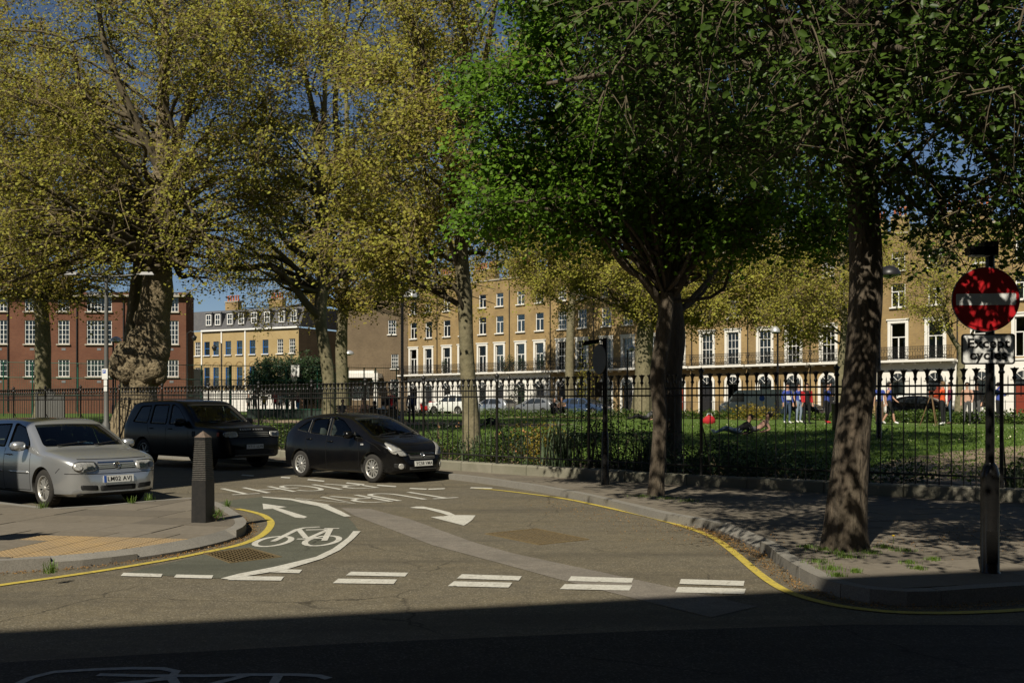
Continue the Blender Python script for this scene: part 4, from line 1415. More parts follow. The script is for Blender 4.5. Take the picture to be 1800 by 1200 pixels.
def trunk_px(base, Y, rows):
    """trunk path from the photograph's centre line and width at a few heights: rows of (px, py, width)"""
    s = FPX / Y
    return [(at_px(px, Y) - base[0], 0.0, z_px(py, Y) - base[2], w / s / 2) for px, py, w in rows]
TOT = 0
PG = 'plane trees of the park'

# 1 the great old plane with the burled trunk
Y = 36.5; b = (at_px(243, Y), Y, park_z(at_px(243, Y), Y) - .1)
tr = trunk_px(b, Y, [(237, 778, 100), (238, 745, 84), (242, 715, 70), (246, 690, 60), (249, 668, 64), (255, 650, 70), (262, 630, 70), (267, 605, 66), (267, 580, 60), (270, 545, 56), (275, 510, 52),
                     (277, 475, 48), (275, 440, 38), (276, 400, 36), (282, 350, 33), (284, 290, 28), (286, 200, 22), (290, 90, 16), (290, -30, 10)])
zz = lambda py, Y=Y: z_px(py, Y) - b[2]
xx = lambda px, Y=Y: at_px(px, Y) - b[0]
lim = [([(xx(285), 0, zz(400)), (xx(310), -1, zz(335)), (xx(345), -1.5, zz(310)), (xx(375), -2, zz(302)), (xx(420), -2.5, zz(330))], .26, .05),
       ([(xx(270), 0, zz(440)), (xx(230), .5, zz(385)), (xx(190), .8, zz(330)), (xx(130), 1, zz(250)), (xx(120), 1.2, zz(150))], .20, .04),
       ([(xx(345), -1.5, zz(310)), (xx(350), -1.6, zz(355)), (xx(385), -2, zz(420)), (xx(420), -2.3, zz(470))], .10, .03),
       ([(xx(283), 0, zz(330)), (xx(330), -.6, zz(230)), (xx(370), -1, zz(120)), (xx(380), -1, zz(0))], .20, .05),
       ([(xx(283), 0, zz(300)), (xx(240), -.6, zz(200)), (xx(200), -1, zz(80)), (xx(190), -1, zz(-60))], .20, .05)]
T, n = make_tree('huge old plane tree with a swollen burled trunk behind the railings', b, tr,
                 [(.5, 0, 14, 7.6, 6.5, 7.5), (-1.2, -1.5, 8.0, 5.2, 4.0, 2.6), (3.6, -1.2, 9.3, 4.4, 3.4, 3.0), (-5.2, 0, 11, 4.0, 4, 5), (2.0, -1.2, 6.9, 3.6, 2.6, 1.5, 1.5), (-3.4, -1.2, 6.9, 3.6, 2.6, 1.5, 1.5)], .125, 'leaf_plane', 'bark_burl', lim, 1450, 7, 8, 11, PG, lobes=34, forkmin=.42, clear=.8,
                 lump=.10, flare=.15, hole=.22, twig_len=.95, zfloor=5.2)
TOT += n
# a second stem leaning on it
g = MB(); g.tube([(xx(213), .9, zz(760)), (xx(210), .9, zz(690)), (xx(207), .9, zz(640)), (xx(216), .9, zz(585)), (xx(222), .8, zz(530)), (xx(232), .6, zz(470)), (xx(236), .5, zz(430))], [.40, .33, .30, .28, .25, .21, .16], 'bark_plane', 12)
g.build('second_stem', T)
# burls
g = MB()
rb = np.random.default_rng(3)
for px, py, r in [(222, 636, .34), (212, 650, .28), (232, 655, .34), (276, 648, .38), (262, 655, .36), (240, 622, .30), (284, 620, .30), (268, 602, .32), (250, 598, .28), (282, 575, .25), (256, 560, .22), (225, 618, .26), (272, 535, .22),
                  (247, 640, .32), (283, 662, .25), (258, 676, .25)]:
    n_ = 9; vs = []; fs = []
    c = (xx(px), -.50 + .25 * abs(xx(px)) , zz(py))
    for i in range(6):
        th = math.pi * i / 5
        for k in range(n_):
            a = 2 * math.pi * k / n_
            q = r * (1 + rb.uniform(-.1, .1)) * 1.35
            vs.append((c[0] + q * math.sin(th) * math.cos(a), c[1] + q * .8 * math.sin(th) * math.sin(a), c[2] + q * math.cos(th)))
    for i in range(5):
        for k in range(n_):
            fs.append((i * n_ + k, (i + 1) * n_ + k, (i + 1) * n_ + (k + 1) % n_, i * n_ + (k + 1) % n_))
    g.add(vs, fs, 'bark_burl', True)
g.build('burl', T)

# 2 plane before the red block
Y = 57.0; b = (at_px(75, Y), Y, .8)
T, n = make_tree('plane tree with a dark mottled trunk before the red brick block', b, trunk_px(b, Y, [(77, 735, 34), (76, 690, 28), (75, 640, 27), (75, 580, 25), (72, 520, 22), (76, 440, 18), (70, 330, 14), (76, 180, 10), (70, 40, 6)]),
                 [(0, 0, 14, 9.5, 6, 7.5), (-3, -1, 8.6, 6, 5, 3), (3.5, -1, 7.2, 5, 4, 1.8, 1.5)], .17, 'leaf_plane_rust', 'bark_plane', None, 760, 7, 9, 12, PG, lobes=34, hole=.18, twig_len=1.15, zfloor=5.4)
TOT += n
# 3 its neighbour at the frame edge
Y = 47.0; b = (at_px(-75, Y), Y, .7)
T, n = make_tree('plane tree at the very edge of the view with rusty young leaves', b, trunk_px(b, Y, [(-75, 750, 34), (-74, 640, 28), (-70, 500, 24), (-66, 300, 18), (-60, 40, 8)]),
                 [(1.5, 0, 13, 8.2, 6.5, 8.0), (3.6, -1.0, 8.5, 4.4, 4, 2.8)], .155, 'leaf_plane_rust', 'bark_plane', None, 640, 7, 8, 13, PG, lobes=34, hole=.18, twig_len=1.0, zfloor=5.0)
TOT += n
# 4 slim plane beside the black hatchback
Y = 38.0; b = (at_px(577, Y), Y, park_z(at_px(577, Y), Y) - .1)
xx = lambda px, Y=Y: at_px(px, Y) - b[0]
zz = lambda py, Y=Y: z_px(py, Y) - b[2]
lim = [([(xx(566), 0, zz(560)), (xx(545), -.4, zz(538)), (xx(515), -.7, zz(498)), (xx(482), -1, zz(474)), (xx(440), -1.2, zz(480)), (xx(392), -1.4, zz(474)), (xx(386), -1.5, zz(440)), (xx(350), -1.6, zz(415))], .17, .04),
       ([(xx(566), 0, zz(360)), (xx(590), .3, zz(260)), (xx(585), .5, zz(170)), (xx(600), .5, zz(60)), (xx(620), .5, zz(-60))], .15, .05),
       ([(xx(566), 0, zz(355)), (xx(540), -.3, zz(330)), (xx(515), -.4, zz(318))], .10, .04),
       ([(xx(566), 0, zz(270)), (xx(548), .2, zz(190)), (xx(525), .2, zz(90)), (xx(505), .2, zz(20)), (xx(480), .2, zz(-60))], .13, .04),
       ([(xx(568), 0, zz(390)), (xx(600), -.5, zz(345)), (xx(640), -.8, zz(300)), (xx(670), -1, zz(240))], .09, .03)]
T, n = make_tree('slim pale plane tree rising behind the black hatchback', b, trunk_px(b, Y, [(579, 790, 30), (578, 730, 25), (577, 660, 23), (568, 600, 21), (563, 550, 22), (567, 500, 21), (569, 430, 19), (566, 360, 17), (563, 300, 13), (570, 200, 9), (572, 80, 7), (575, -40, 5)]),
                 [(0, 0, 13.5, 6.4, 5.5, 7.4), (-2.6, -.8, 8.0, 4.2, 3.4, 2.4), (3.2, 0, 8.6, 3.2, 3, 2.8)], .125, 'leaf_plane', 'bark_plane', lim, 940, 7, 8, 14, PG, lobes=34, clear=.7, hole=.26, twig_len=.9, zfloor=5.2)
TOT += n
# 5 behind it
Y = 64.0; b = (at_px(603, Y), Y, .86)
T, n = make_tree('shadowed plane tree standing directly behind the slim pale one', b, trunk_px(b, Y, [(603, 735, 26), (602, 680, 22), (600, 620, 21), (603, 540, 18), (606, 440, 14), (610, 300, 10), (608, 120, 6)]),
                 [(.5, 0, 12, 8.0, 6, 6.0), (-4, 0, 9, 5, 4, 3.4), (5.0, 0, 9, 4.4, 4, 3.8), (3.4, -1, 7.4, 3.6, 3, 1.8, 1.6), (7.5, 0, 8, 3, 3, 2.4, 1.4)], .17, 'leaf_plane_rust', 'bark_plane', None, 680, 7, 8, 15, PG, lobes=34, hole=.20, twig_len=1.1, zfloor=5.6)
TOT += n
# 6 plane at the railings, forked
Y = 26.6; b = (at_px(829, Y), Y, park_z(at_px(829, Y), Y) - .1)
xx = lambda px, Y=Y: at_px(px, Y) - b[0]
zz = lambda py, Y=Y: z_px(py, Y) - b[2]
lim = [([(xx(812), 0, zz(440)), (xx(800), -.2, zz(350)), (xx(775), -.3, zz(240)), (xx(752), -.4, zz(160)), (xx(738), -.5, zz(70)), (xx(700), -.5, zz(10)), (xx(680), -.5, zz(-60))], .15, .05),
       ([(xx(812), 0, zz(400)), (xx(812), .3, zz(300)), (xx(808), .4, zz(180)), (xx(812), .4, zz(60)), (xx(815), .4, zz(-60))], .12, .05),
       ([(xx(808), 0, zz(340)), (xx(835), .3, zz(230)), (xx(850), .5, zz(110)), (xx(868), .6, zz(0)), (xx(880), .6, zz(-60))], .11, .05),
       ([(xx(806), 0, zz(470)), (xx(788), -.5, zz(420)), (xx(760), -.9, zz(360)), (xx(745), -1, zz(280)), (xx(715), -1.2, zz(240))], .07, .03),
       ([(xx(800), 0, zz(355)), (xx(770), .2, zz(320)), (xx(735), .3, zz(300)), (xx(690), .4, zz(325))], .07, .02)]
T, n = make_tree('pale plane tree close behind the railings, forked high up, right of the black hatchback'.replace('right of', 'beyond'), b,
                 trunk_px(b, Y, [(832, 800, 40), (830, 775, 34), (826, 700, 29), (820, 620, 25), (817, 540, 26), (813, 470, 24), (810, 420, 23), (806, 360, 19), (800, 320, 15), (795, 250, 10)]),
                 [(-.4, .2, 9.6, 4.3, 3.6, 4.6), (-1.4, 0, 5.9, 2.6, 2.2, 1.5), (-2.9, .3, 6.2, 2.0, 1.8, 1.1, 1.3)], .11, 'leaf_plane', 'bark_plane', lim, 700, 6, 9, 16, PG, lobes=30, clear=.55, hole=.34, twig_len=.75, zfloor=4.2)
TOT += n
# 7 big mottled plane before the brick-based houses
Y = 60.0; b = (at_px(1130, Y), Y, .86)
T, n = make_tree('broad mottled plane trunk before the brick-based houses with low hanging olive foliage', b,
                 trunk_px(b, Y, [(1128, 735, 44), (1130, 700, 36), (1131, 650, 31), (1133, 600, 30), (1138, 540, 26), (1130, 470, 22), (1140, 380, 16), (1138, 240, 10)]),
                 [(0, 0, 13, 9.0, 6.5, 8.0, .6), (3.5, -1, 7.4, 5.6, 4.0, 2.9, 1.6), (8.6, 0, 7.6, 4.8, 4, 3.4, 1.6), (-3.6, 0, 8.4, 3.8, 4, 2.6, 1.3), (-6.5, -1, 9.4, 2.6, 2.6, 2.6, .9), (11.5, 0, 8.5, 3, 3, 3, 1.2)], .15, 'leaf_plane', 'bark_plane', None, 2000, 7, 9, 17, PG, lobes=16, hole=.24, twig_len=1.0, zfloor=3.8)
TOT += n
# 8, 9 thin young planes on the far lawn
Y = 56.0; b = (at_px(1478, Y), Y, .86)
T, n = make_tree('thin young plane tree beside the stucco corner, behind the thick leaning trunk', b,
                 trunk_px(b, Y, [(1476, 738, 18), (1477, 690, 15), (1479, 640, 14), (1484, 570, 12), (1480, 480, 9), (1486, 380, 6)]),
                 [(-1.0, 0, 8.6, 4.2, 4, 3.6), (-2.2, 0, 6.2, 3, 3, 1.8)], .13, 'leaf_plane', 'bark_plane', None, 330, 7, 8, 18, PG, hole=.3, twig_len=.9, zfloor=3.6)
TOT += n
Y = 52.0; b = (at_px(1692, Y), Y, .86)
xx = lambda px, Y=Y: at_px(px, Y) - b[0]
zz = lambda py, Y=Y: z_px(py, Y) - b[2]
T, n = make_tree('thin curved young plane tree behind the Except cycles plate', b,
                 trunk_px(b, Y, [(1685, 748, 17), (1686, 700, 14), (1689, 650, 13), (1690, 620, 12), (1672, 590, 9), (1660, 550, 7), (1655, 470, 5)]),
                 [(-.8, 0, 8.6, 3.8, 3.4, 3.4), (-1.2, -.5, 6.0, 2.4, 2, 1.4)], .12, 'leaf_plane', 'bark_plane', [([(xx(1690), 0, zz(620)), (xx(1720), 0, zz(560)), (xx(1740), 0, zz(470))], .08, .03)], 260, 6, 7, 19, PG, hole=.4, twig_len=.8, zfloor=3.5)
TOT += n
# 10 far plane closing the gap over the roofs
Y = 84.0; b = (at_px(960, Y) + 2, Y, .8)
T, n = make_tree('far plane tree whose crown rises over the terrace roofs beyond the green maple', b, [(0, 0, 0, .4), (0, 0, 6, .35), (.3, 0, 12, .25), (.2, 0, 22, .1)],
                 [(2, 0, 17, 9, 6, 7), (-5, 0, 14, 5, 5, 4)], .2, 'leaf_plane_rust', 'bark_plane', None, 420, 7, 9, 20, PG, hole=.3, twig_len=1.3, zfloor=9)
TOT += n

# 11 dark trunk in the park behind the maple
Y = 23.0; b = (at_px(1180, Y), Y, .14)
T, n = make_tree('darker second trunk inside the railings, close behind the green maple', b,
                 trunk_px(b, Y, [(1184, 845, 38), (1183, 800, 34), (1182, 740, 33), (1182, 660, 34), (1188, 600, 33), (1186, 540, 27), (1182, 480, 20), (1190, 400, 15), (1192, 280, 10)]),
                 [(.8, .5, 9.6, 4.6, 4.2, 4.0), (2.6, 0, 6.4, 2.6, 2.4, 1.5), (3.5, 0, 11, 4, 4, 3)], .12, 'leaf_elm', 'bark_dark', None, 560, 6, 13, 21, 'street and railing side trees', hole=.15, twig_len=.8, zfloor=4.2, name='street_tree')
TOT += n
# 12 the green maple on the pavement
Y = 17.2; b = (at_px(1155, Y), Y, .12)
xx = lambda px, Y=Y: at_px(px, Y) - b[0]
zz = lambda py, Y=Y: z_px(py, Y) - b[2]
lim = [([(xx(1162), 0, zz(530)), (xx(1130), -.2, zz(495)), (xx(1090), -.4, zz(470)), (xx(1055), -.6, zz(425)), (xx(1000), -.8, zz(400)), (xx(940), -.9, zz(380)), (xx(860), -1, zz(365))], .07, .02),
       ([(xx(1160), 0, zz(510)), (xx(1145), .1, zz(440)), (xx(1120), .2, zz(330)), (xx(1060), .3, zz(210)), (xx(1000), .3, zz(130)), (xx(960), .3, zz(60))], .08, .03),
       ([(xx(1172), 0, zz(515)), (xx(1175), .1, zz(430)), (xx(1172), .2, zz(320)), (xx(1180), .2, zz(180)), (xx(1190), .2, zz(-40))], .09, .04),
       ([(xx(1185), 0, zz(520)), (xx(1215), -.1, zz(470)), (xx(1255), -.3, zz(420)), (xx(1310), -.4, zz(370)), (xx(1400), -.5, zz(330))], .07, .02),
       ([(xx(1180), 0, zz(500)), (xx(1205), .2, zz(400)), (xx(1250), .3, zz(280)), (xx(1300), .3, zz(160))], .06, .02)]
T, n = make_tree('bright green maple with a dark slim trunk on the pavement by the kerb', b,
                 trunk_px(b, Y, [(1152, 878, 34), (1153, 855, 28), (1157, 800, 26), (1160, 740, 24), (1157, 690, 25), (1157, 650, 27), (1164, 600, 27), (1170, 550, 27), (1170, 515, 28)]),
                 [(-.2, .2, 7.0, 3.7, 3.0, 3.0, 1), (-2.3, -.4, 4.75, 1.6, 1.3, .45, 1.6), (-2.0, -.3, 6.0, 1.7, 1.4, .5, 1.4), (-1.0, 0, 5.2, 1.6, 1.3, .5, 1.2), (1.9, -.2, 4.7, 2.0, 1.6, .6, 1.2), (.2, -.4, 9.6, 2.7, 2.6, 1.6)], .082, 'leaf_maple', 'bark_dark', lim, 1050, 6, 15, 22, 'street and railing side trees', lobes=40, flat=.5, lr=(.2, .34), limb_r=.26, forkmin=.9, 
                 hole=.10, twig_len=.62, near=True, wide=.95, zfloor=3.5, name='maple_tree', up=.6)
TOT += n
# 13 the thick leaning street tree
Y = 10.85; b = (at_px(1484, Y), Y, .11)
xx = lambda px, Y=Y: at_px(px, Y) - b[0]
zz = lambda py, Y=Y: z_px(py, Y) - b[2]
lim = [([(xx(1515), 0, zz(330)), (xx(1460), -.4, zz(260)), (xx(1400), -.8, zz(200)), (xx(1330), -1, zz(120)), (xx(1250), -1.2, zz(60))], .07, .02),
       ([(xx(1520), 0, zz(360)), (xx(1580), -.3, zz(280)), (xx(1660), -.6, zz(240)), (xx(1740), -.8, zz(260))], .03, .01),
       ([(xx(1510), 0, zz(200)), (xx(1560), -.6, zz(80)), (xx(1640), -1.2, zz(-60))], .09, .04),
       ([(xx(1505), 0, zz(150)), (xx(1450), -.6, zz(20)), (xx(1390), -1.2, zz(-120))], .09, .04)]
def elm_keep(P):
    x = HX + FPX * P[:, 0] / P[:, 1]; y = HY - FPX * (P[:, 2] - EYE) / P[:, 1]
    low = np.interp(x, [800, 880, 1010, 1100, 1250, 1400, 1480, 1560, 1640, 1700, 1800, 2000], [-90, -40, 90, 330, 360, 330, 380, 440, 470, 420, 470, 470])
    return (y < low) & (P[:, 1] > 4.5)
T, n = make_tree('thick leaning street tree with cracked bark by the corner kerb', b,
                 trunk_px(b, Y, [(1483, 975, 80), (1484, 955, 71), (1487, 900, 67), (1492, 840, 64), (1500, 760, 60), (1508, 700, 57), (1514, 640, 56), (1519, 570, 57), (1522, 500, 56), (1520, 420, 55), (1514, 330, 52), (1507, 220, 48), (1502, 120, 44), (1498, 0, 40), (1496, -160, 34), (1500, -400, 24)]),
                 [(.3, -.6, 6.6, 4.6, 4.4, 2.6), (1.2, -1.2, 4.0, 2.4, 2.4, 1.0), (-1.6, -.6, 4.9, 2.3, 2.2, .9), (0, -.5, 9.6, 4.8, 4.6, 2.6), (2.6, -1.0, 5.0, 2.6, 2.6, 1.6), (-1.2, -3.5, 4.7, 2.4, 2.0, 1.2), (1.8, -3.6, 5.0, 2.6, 2.0, 1.3), (.5, .5, 13.2, 4.8, 4.8, 2.6), (-3.4, .6, 7.7, 2.4, 2.4, 1.5, 1.3), (2.4, -.2, 3.6, 2.2, 2.0, .7, 1.8)], .078, 'leaf_elm', 'bark_dark', lim, 2550, 6, 11, 23, 'street and railing side trees',
                 hole=.10, twig_len=.55, near=True, wide=.62, zfloor=2.5, lump=.05, flare=.22, name='street_tree', keep=elm_keep, droop=.5, forkmin=.6, nl1=6)
TOT += n
# 14 dark evergreen by the court
Y = 74.0; b = (at_px(515, Y), Y, .86)
T, n = make_tree('dark green bushy evergreen behind the basketball backboard', b, [(0, 0, 0, .16), (0, 0, 1.5, .13), (.1, 0, 3.2, .06)],
                 [(0, 0, 2.9, 3.4, 2.6, 1.9), (-1.6, 0, 2.2, 1.9, 1.8, 1.2), (2.0, 0, 2.1, 2.0, 1.9, 1.2)], .16, 'leaf_dark', 'bark_dark', None, 300, 6, 14, 24, None, twig_len=.6, zfloor=.5, name='evergreen_tree')
TOT += n

# ---------------------------------------------------------------- shrubs and bed plants
def bush(label, loc, r, h, leafm, n=900, leaf=.06, seed=1, name='shrub', cat='shrub', group='shrubs inside the railings', upright=False, stem=True, wide=.6):
    rng = np.random.default_rng(seed)
    T = thing(name, label, cat, loc, 0, group)
    lobes = rng.normal(size=(7, 3)) * np.array([r * .4, r * .4, h * .16]) + np.array([0, 0, h * .55])
    k = rng.integers(0, 7, size=n)
    u = rng.normal(size=(n, 3)); u /= np.linalg.norm(u, axis=1, keepdims=True)
    P = lobes[k] + u * (rng.uniform(.3, 1, size=(n, 1)) ** .5) * np.array([r * .62, r * .62, h * .42])
    P = P[P[:, 2] > .02]
    V, F, nv = leaf_batch(P, leaf, rng, -.3 if upright else .1, wide, False, .6)
    tint = np.clip(.5 * (k[:len(P)] / 6) + .5 * rng.uniform(0, 1, len(P)), 0, 1)
    c = link('foliage', np_mesh('foliage', V, F, leafm, tint=np.repeat(tint, nv)), T); c['kind'] = 'stuff'
    g = MB()
    for i in range(6):
        g.tube([(rng.normal() * .05, rng.normal() * .05, 0), tuple(lobes[i] * np.array([.6, .6, .6])), tuple(lobes[i])], [.018, .012, .006], 'twig', 4)
    g.build('stem', T)
    return T
def blades(label, loc, r, h, leafm, n=60, seed=1, name='iris_clump', cat='plant', flower=None):
    rng = np.random.default_rng(seed)
    T = thing(name, label, cat, loc, 0, 'clumps of upright leaves in the bed')
    V = []; F = []
    for i in range(n):
        a = rng.uniform(0, 6.28); d = rng.uniform(0, r)
        x, y = d * math.cos(a), d * math.sin(a)
        b = rng.uniform(0, 6.28); l = h * rng.uniform(.6, 1.1); lean = rng.uniform(.05, .4) * l
        wx, wy = math.cos(b) * .018, math.sin(b) * .018
        ox, oy = math.cos(b + 1.57) * lean, math.sin(b + 1.57) * lean
        o = len(V)
        V += [(x - wx, y - wy, 0), (x + wx, y + wy, 0), (x + wx + ox * .35, y + wy + oy * .35, l * .65), (x - wx + ox * .35, y - wy + oy * .35, l * .65), (x + wx * .15 + ox, y + oy, l), (x - wx * .15 + ox, y + oy, l)]
        F += [(o, o + 1, o + 2, o + 3), (o + 3, o + 2, o + 4, o + 5)]
    c = link('leaves', np_mesh('leaves', V, F, leafm, tint=np.repeat(rng.uniform(0, 1, n), 6)), T); c['kind'] = 'stuff'
    if flower:
        P = np.stack([rng.normal(size=9) * r * .6, rng.normal(size=9) * r * .6, h * rng.uniform(.85, 1.15, 9)], 1)
        V, F, nv = leaf_batch(np.repeat(P, 7, 0), .055, rng, 0, .9, False, .2)
        c = link('flower', np_mesh('flower', V, F, 'leaf_flower', tint=np.full(len(V), flower)), T); c['kind'] = 'stuff'
    return T
def bed_pt(px, u):
    """point u metres inside the railings in the direction the photograph shows at column px"""
    k = (px - HX) / FPX
    best = min(((abs(p[0] / p[1] - k), i) for i, p in enumerate(FENCE)))[1]
    i = max(1, min(len(FENCE) - 1, best))
    # crossing of the view ray with the fence line moved in by u
    a, c = FENCE[i - 1], FENCE[min(i + 1, len(FENCE) - 1)]
    ax, ay, cx, cy = a[0] + .62 * u, a[1] + .785 * u, c[0] + .62 * u, c[1] + .785 * u
    t = (ax - k * ay) / ((ax - k * ay) - (cx - k * cy) or 1e-9)
    x, y = ax + (cx - ax) * t, ay + (cy - ay) * t
    return (x, y, park_z(x, y) + .0)
sh = [(318, 1.0, .5, .75, 'leaf_shrub', 'low green shrub behind the big dark off-roader roof line'), (500, .9, .7, .95, 'leaf_shrub', 'leafy green shrub between the two black cars'),
      (470, 2.0, .6, 1.0, 'leaf_shrub', 'shrub behind the bonnet of the big dark off-roader'), (535, 1.6, .6, .8, 'leaf_dark', 'dark shrub just behind the black hatchback tail'),
      (790, 1.0, .6, .8, 'leaf_shrub', 'low green shrub at the nose of the black hatchback'), (770, 2.4, .8, 1.15, 'leaf_dark', 'taller dark shrub behind the hatchback bonnet'),
      (860, .9, .55, .70, 'leaf_shrub', 'green shrub at the foot of the forked plane'), (880, 2.3, .75, 1.05, 'leaf_dark', 'dark shrub beside the forked plane trunk'), (905, 1.3, .5, .8, 'leaf_shrub', 'pale green shrub beside the golden one'),
      (955, 1.0, .75, 1.15, 'leaf_gold', 'golden-leaved shrub behind the railings'), (1040, 1.1, .85, 1.45, 'leaf_dark', 'dark rounded evergreen shrub behind the signpost'), (1090, 1.9, .8, 1.3, 'leaf_dark', 'dark evergreen shrub between the signpost and the maple'),
      (1120, .8, .6, .8, 'leaf_dark', 'low dark shrub by the foot of the maple'), (1215, 1.0, .8, 1.0, 'leaf_dark', 'low shaded shrub just past the maple trunk'), (1270, .9, .9, .9, 'leaf_dark', 'wide shaded shrub below the reclining man'),
      (1330, .9, .9, .85, 'leaf_dark', 'wide shaded shrub midway between the two street trunks'), (1390, .8, .8, .7, 'leaf_dark', 'low shaded shrub nearer the thick leaning trunk'), (1775, .8, .45, .6, 'leaf_shrub', 'small green bush behind the no entry post')]
for i, (px, u, r, h, m, lab) in enumerate(sh):
    bush(lab, bed_pt(px, u), r, h, m, int(900 * (r * h + .4)), .075 if m != 'leaf_dark' else .06, 100 + i)
for i, (px, u, r, h, m, n, fl, lab) in enumerate([(985, .8, .45, 1.15, 'leaf_iris', 90, None, 'tall grey-green iris clump behind the railings'), (840, 1.2, .4, .8, 'leaf_iris', 60, .0, 'upright clump with pale flowers by the forked plane'),
                                             (1145, 2.4, .4, .85, 'leaf_iris', 60, .1, 'upright pale clump behind the dark shrubs'), (920, 2.0, .4, .8, 'leaf_iris', 50, .45, 'upright clump with orange tulips'),
                                             (1790, .6, .3, .5, 'leaf_iris', 45, None, 'upright clump by the no entry post'), (820, 2.6, .4, .9, 'leaf_shrub', 50, .4, 'clump of orange flowered stems behind the forked plane'),
                                             (445, 1.0, .4, .7, 'leaf_iris', 50, .1, 'pale flowered clump behind the big dark off-roader')]):
    blades(lab, bed_pt(px, u), r, h, m, n, 200 + i, flower=fl)

# undergrowth all along the bed: uncountable
def scatter(name, polyl, n, leaf, leafm, zlo, zhi, seed, u0=.2, u1=2.8, kind='stuff', xr=None, label=None):
    rng = np.random.default_rng(seed)
    A = np.array(resample(polyl, .4))
    if xr: A = A[(A[:, 0] > xr[0]) & (A[:, 0] < xr[1])]
    i = rng.integers(0, len(A) - 1, size=n)
    t = rng.uniform(0, 1, size=(n, 1))
    P2 = A[i] * (1 - t) + A[i + 1] * t
    u = rng.uniform(u0, u1, size=(n, 1))
    P2 = P2 + u * np.array([[.62, .785]])
    z0 = np.array([.12 + (park_z(x, y) - .12) * min(1, q[0] / 2) for (x, y), q in zip(P2, u)])
    hump = .55 + .45 * np.sin(P2[:, 0] * 2.1 + P2[:, 1] * 1.3) * np.sin(P2[:, 0] * .7 - P2[:, 1] * 1.9)
    z = z0 + zlo + (zhi - zlo) * hump * rng.uniform(0, 1, n) ** .8
    P = np.c_[P2, z]
    V, F, nv = leaf_batch(P, leaf, rng, -.1, .6, False, .7)
    o = link(name, np_mesh(name, V, F, leafm, tint=np.repeat(rng.uniform(0, 1, n) * .6 + .4 * hump, nv)))
    return setp(o, label, None, None, 'stuff')
scatter('undergrowth', FENCE, 9000, .09, 'leaf_shrub', .0, .55, 31, xr=(-30, 1.5))
scatter('undergrowth', FENCE, 4500, .08, 'leaf_dark', .0, .6, 32, xr=(1.0, 6.8))
scatter('flowers', FENCE, 900, .05, 'leaf_flower', .25, .62, 33, .8, 3.0, xr=(-30, 1.0))
scatter('flowers', FENCE, 1500, .07, 'leaf_gold', .15, .6, 34, 3.2, 5.5, xr=(-30, -11.5))
scatter('flowers', FENCE, 1700, .07, 'leaf_litter', .1, .75, 36, 4.0, 7.5, xr=(-30, -13.0))

# low hedges at the back of the lawn
def hedge(label, x0, x1, u, h, r, m, seed, n=2600):
    rng = np.random.default_rng(seed)
    T = thing('hedge', label, 'hedge', (0, 0, 0), 0, 'low plant borders at the back of the lawn')
    t = rng.uniform(0, 1, n)
    k0, k1 = (x0 - HX) / FPX, (x1 - HX) / FPX
    def pt(k, uu):
        Y = (uu + 17.7) / (.785 + .62 * k); return k * Y, Y
    a, b = pt(k0, u), pt(k1, u)
    wob = .75 + .25 * np.sin(t * 31 + seed) * np.sin(t * 13)
    P = np.c_[a[0] + (b[0] - a[0]) * t, a[1] + (b[1] - a[1]) * t, np.full(n, .84)]
    P[:, :2] += rng.uniform(-r, r, size=(n, 2))
    P[:, 2] += h * wob * rng.uniform(0, 1, n) ** .7
    V, F, nv = leaf_batch(P, .13, rng, -.1, .6, False, .6)
    c = link('foliage', np_mesh('foliage', V, F, m, tint=np.repeat(rng.uniform(0, 1, n), nv)), T); c['kind'] = 'stuff'
    g = MB(); g.tube([(a[0], a[1], .8), ((a[0] + b[0]) / 2, (a[1] + b[1]) / 2, .95), (b[0], b[1], .8)], .05, 'twig', 4); g.build('stem', T)
hedge('long flowering border across the back of the lawn behind the forked plane', 842, 1130, 30, .62, .8, 'leaf_shrub', 41, 4200)
hedge('border of pale plants past the broad mottled plane', 1185, 1330, 33, .55, .7, 'leaf_shrub', 42)
hedge('bright yellow-green bush border by the white sign board', 1295, 1352, 30, .95, .7, 'leaf_gold', 43, 900)
hedge('low green border behind the walking people', 1380, 1475, 32, .45, .6, 'leaf_shrub', 44, 1400)
hedge('low green border behind the tripod and the people talking', 1550, 1700, 28.5, .62, .7, 'leaf_shrub', 45, 3200)
hedge('low green border before the dark red door', 1700, 1850, 28, .65, .8, 'leaf_shrub', 46, 2600)
hedge('low border along the far path by the seated group', 585, 760, 34, .6, .8, 'leaf_shrub', 47, 2400)
bush('clipped dark bush before the white ground floors', (at_px(905, 88), 88, .86), .9, 2.6, 'leaf_dark', 900, .14, 61, group=None)
bush('yellow-leaved little tree before the brick arch', (at_px(1022, 86), 86, .86), 1.5, 4.8, 'leaf_plane', 900, .16, 62, group=None)
for i, (t, z) in enumerate(BALCONY_BUSHES):
    x, y = TP0[0] + TD[0] * t - .673 * .4, TP0[1] + TD[1] * t - .74 * .4
    labs = ['first topiary bush on the balcony next to the house joint', 'topiary bush on the balcony by the middle of the white-based house', 'topiary bush on the balcony nearest the brick-based houses', 'topiary bush on the balcony just beside the pale plane trunk',
            'topiary bush on the balcony nearest the tall lamp post', 'topiary bush on the balcony between lamp post and plane trunk']
    bush(labs[i], (x, y, .86 + 4.1), .46, 1.5, 'leaf_dark', 320, .14, 70 + i, 'topiary_bush', 'bush', 'topiary bushes on the balconies')

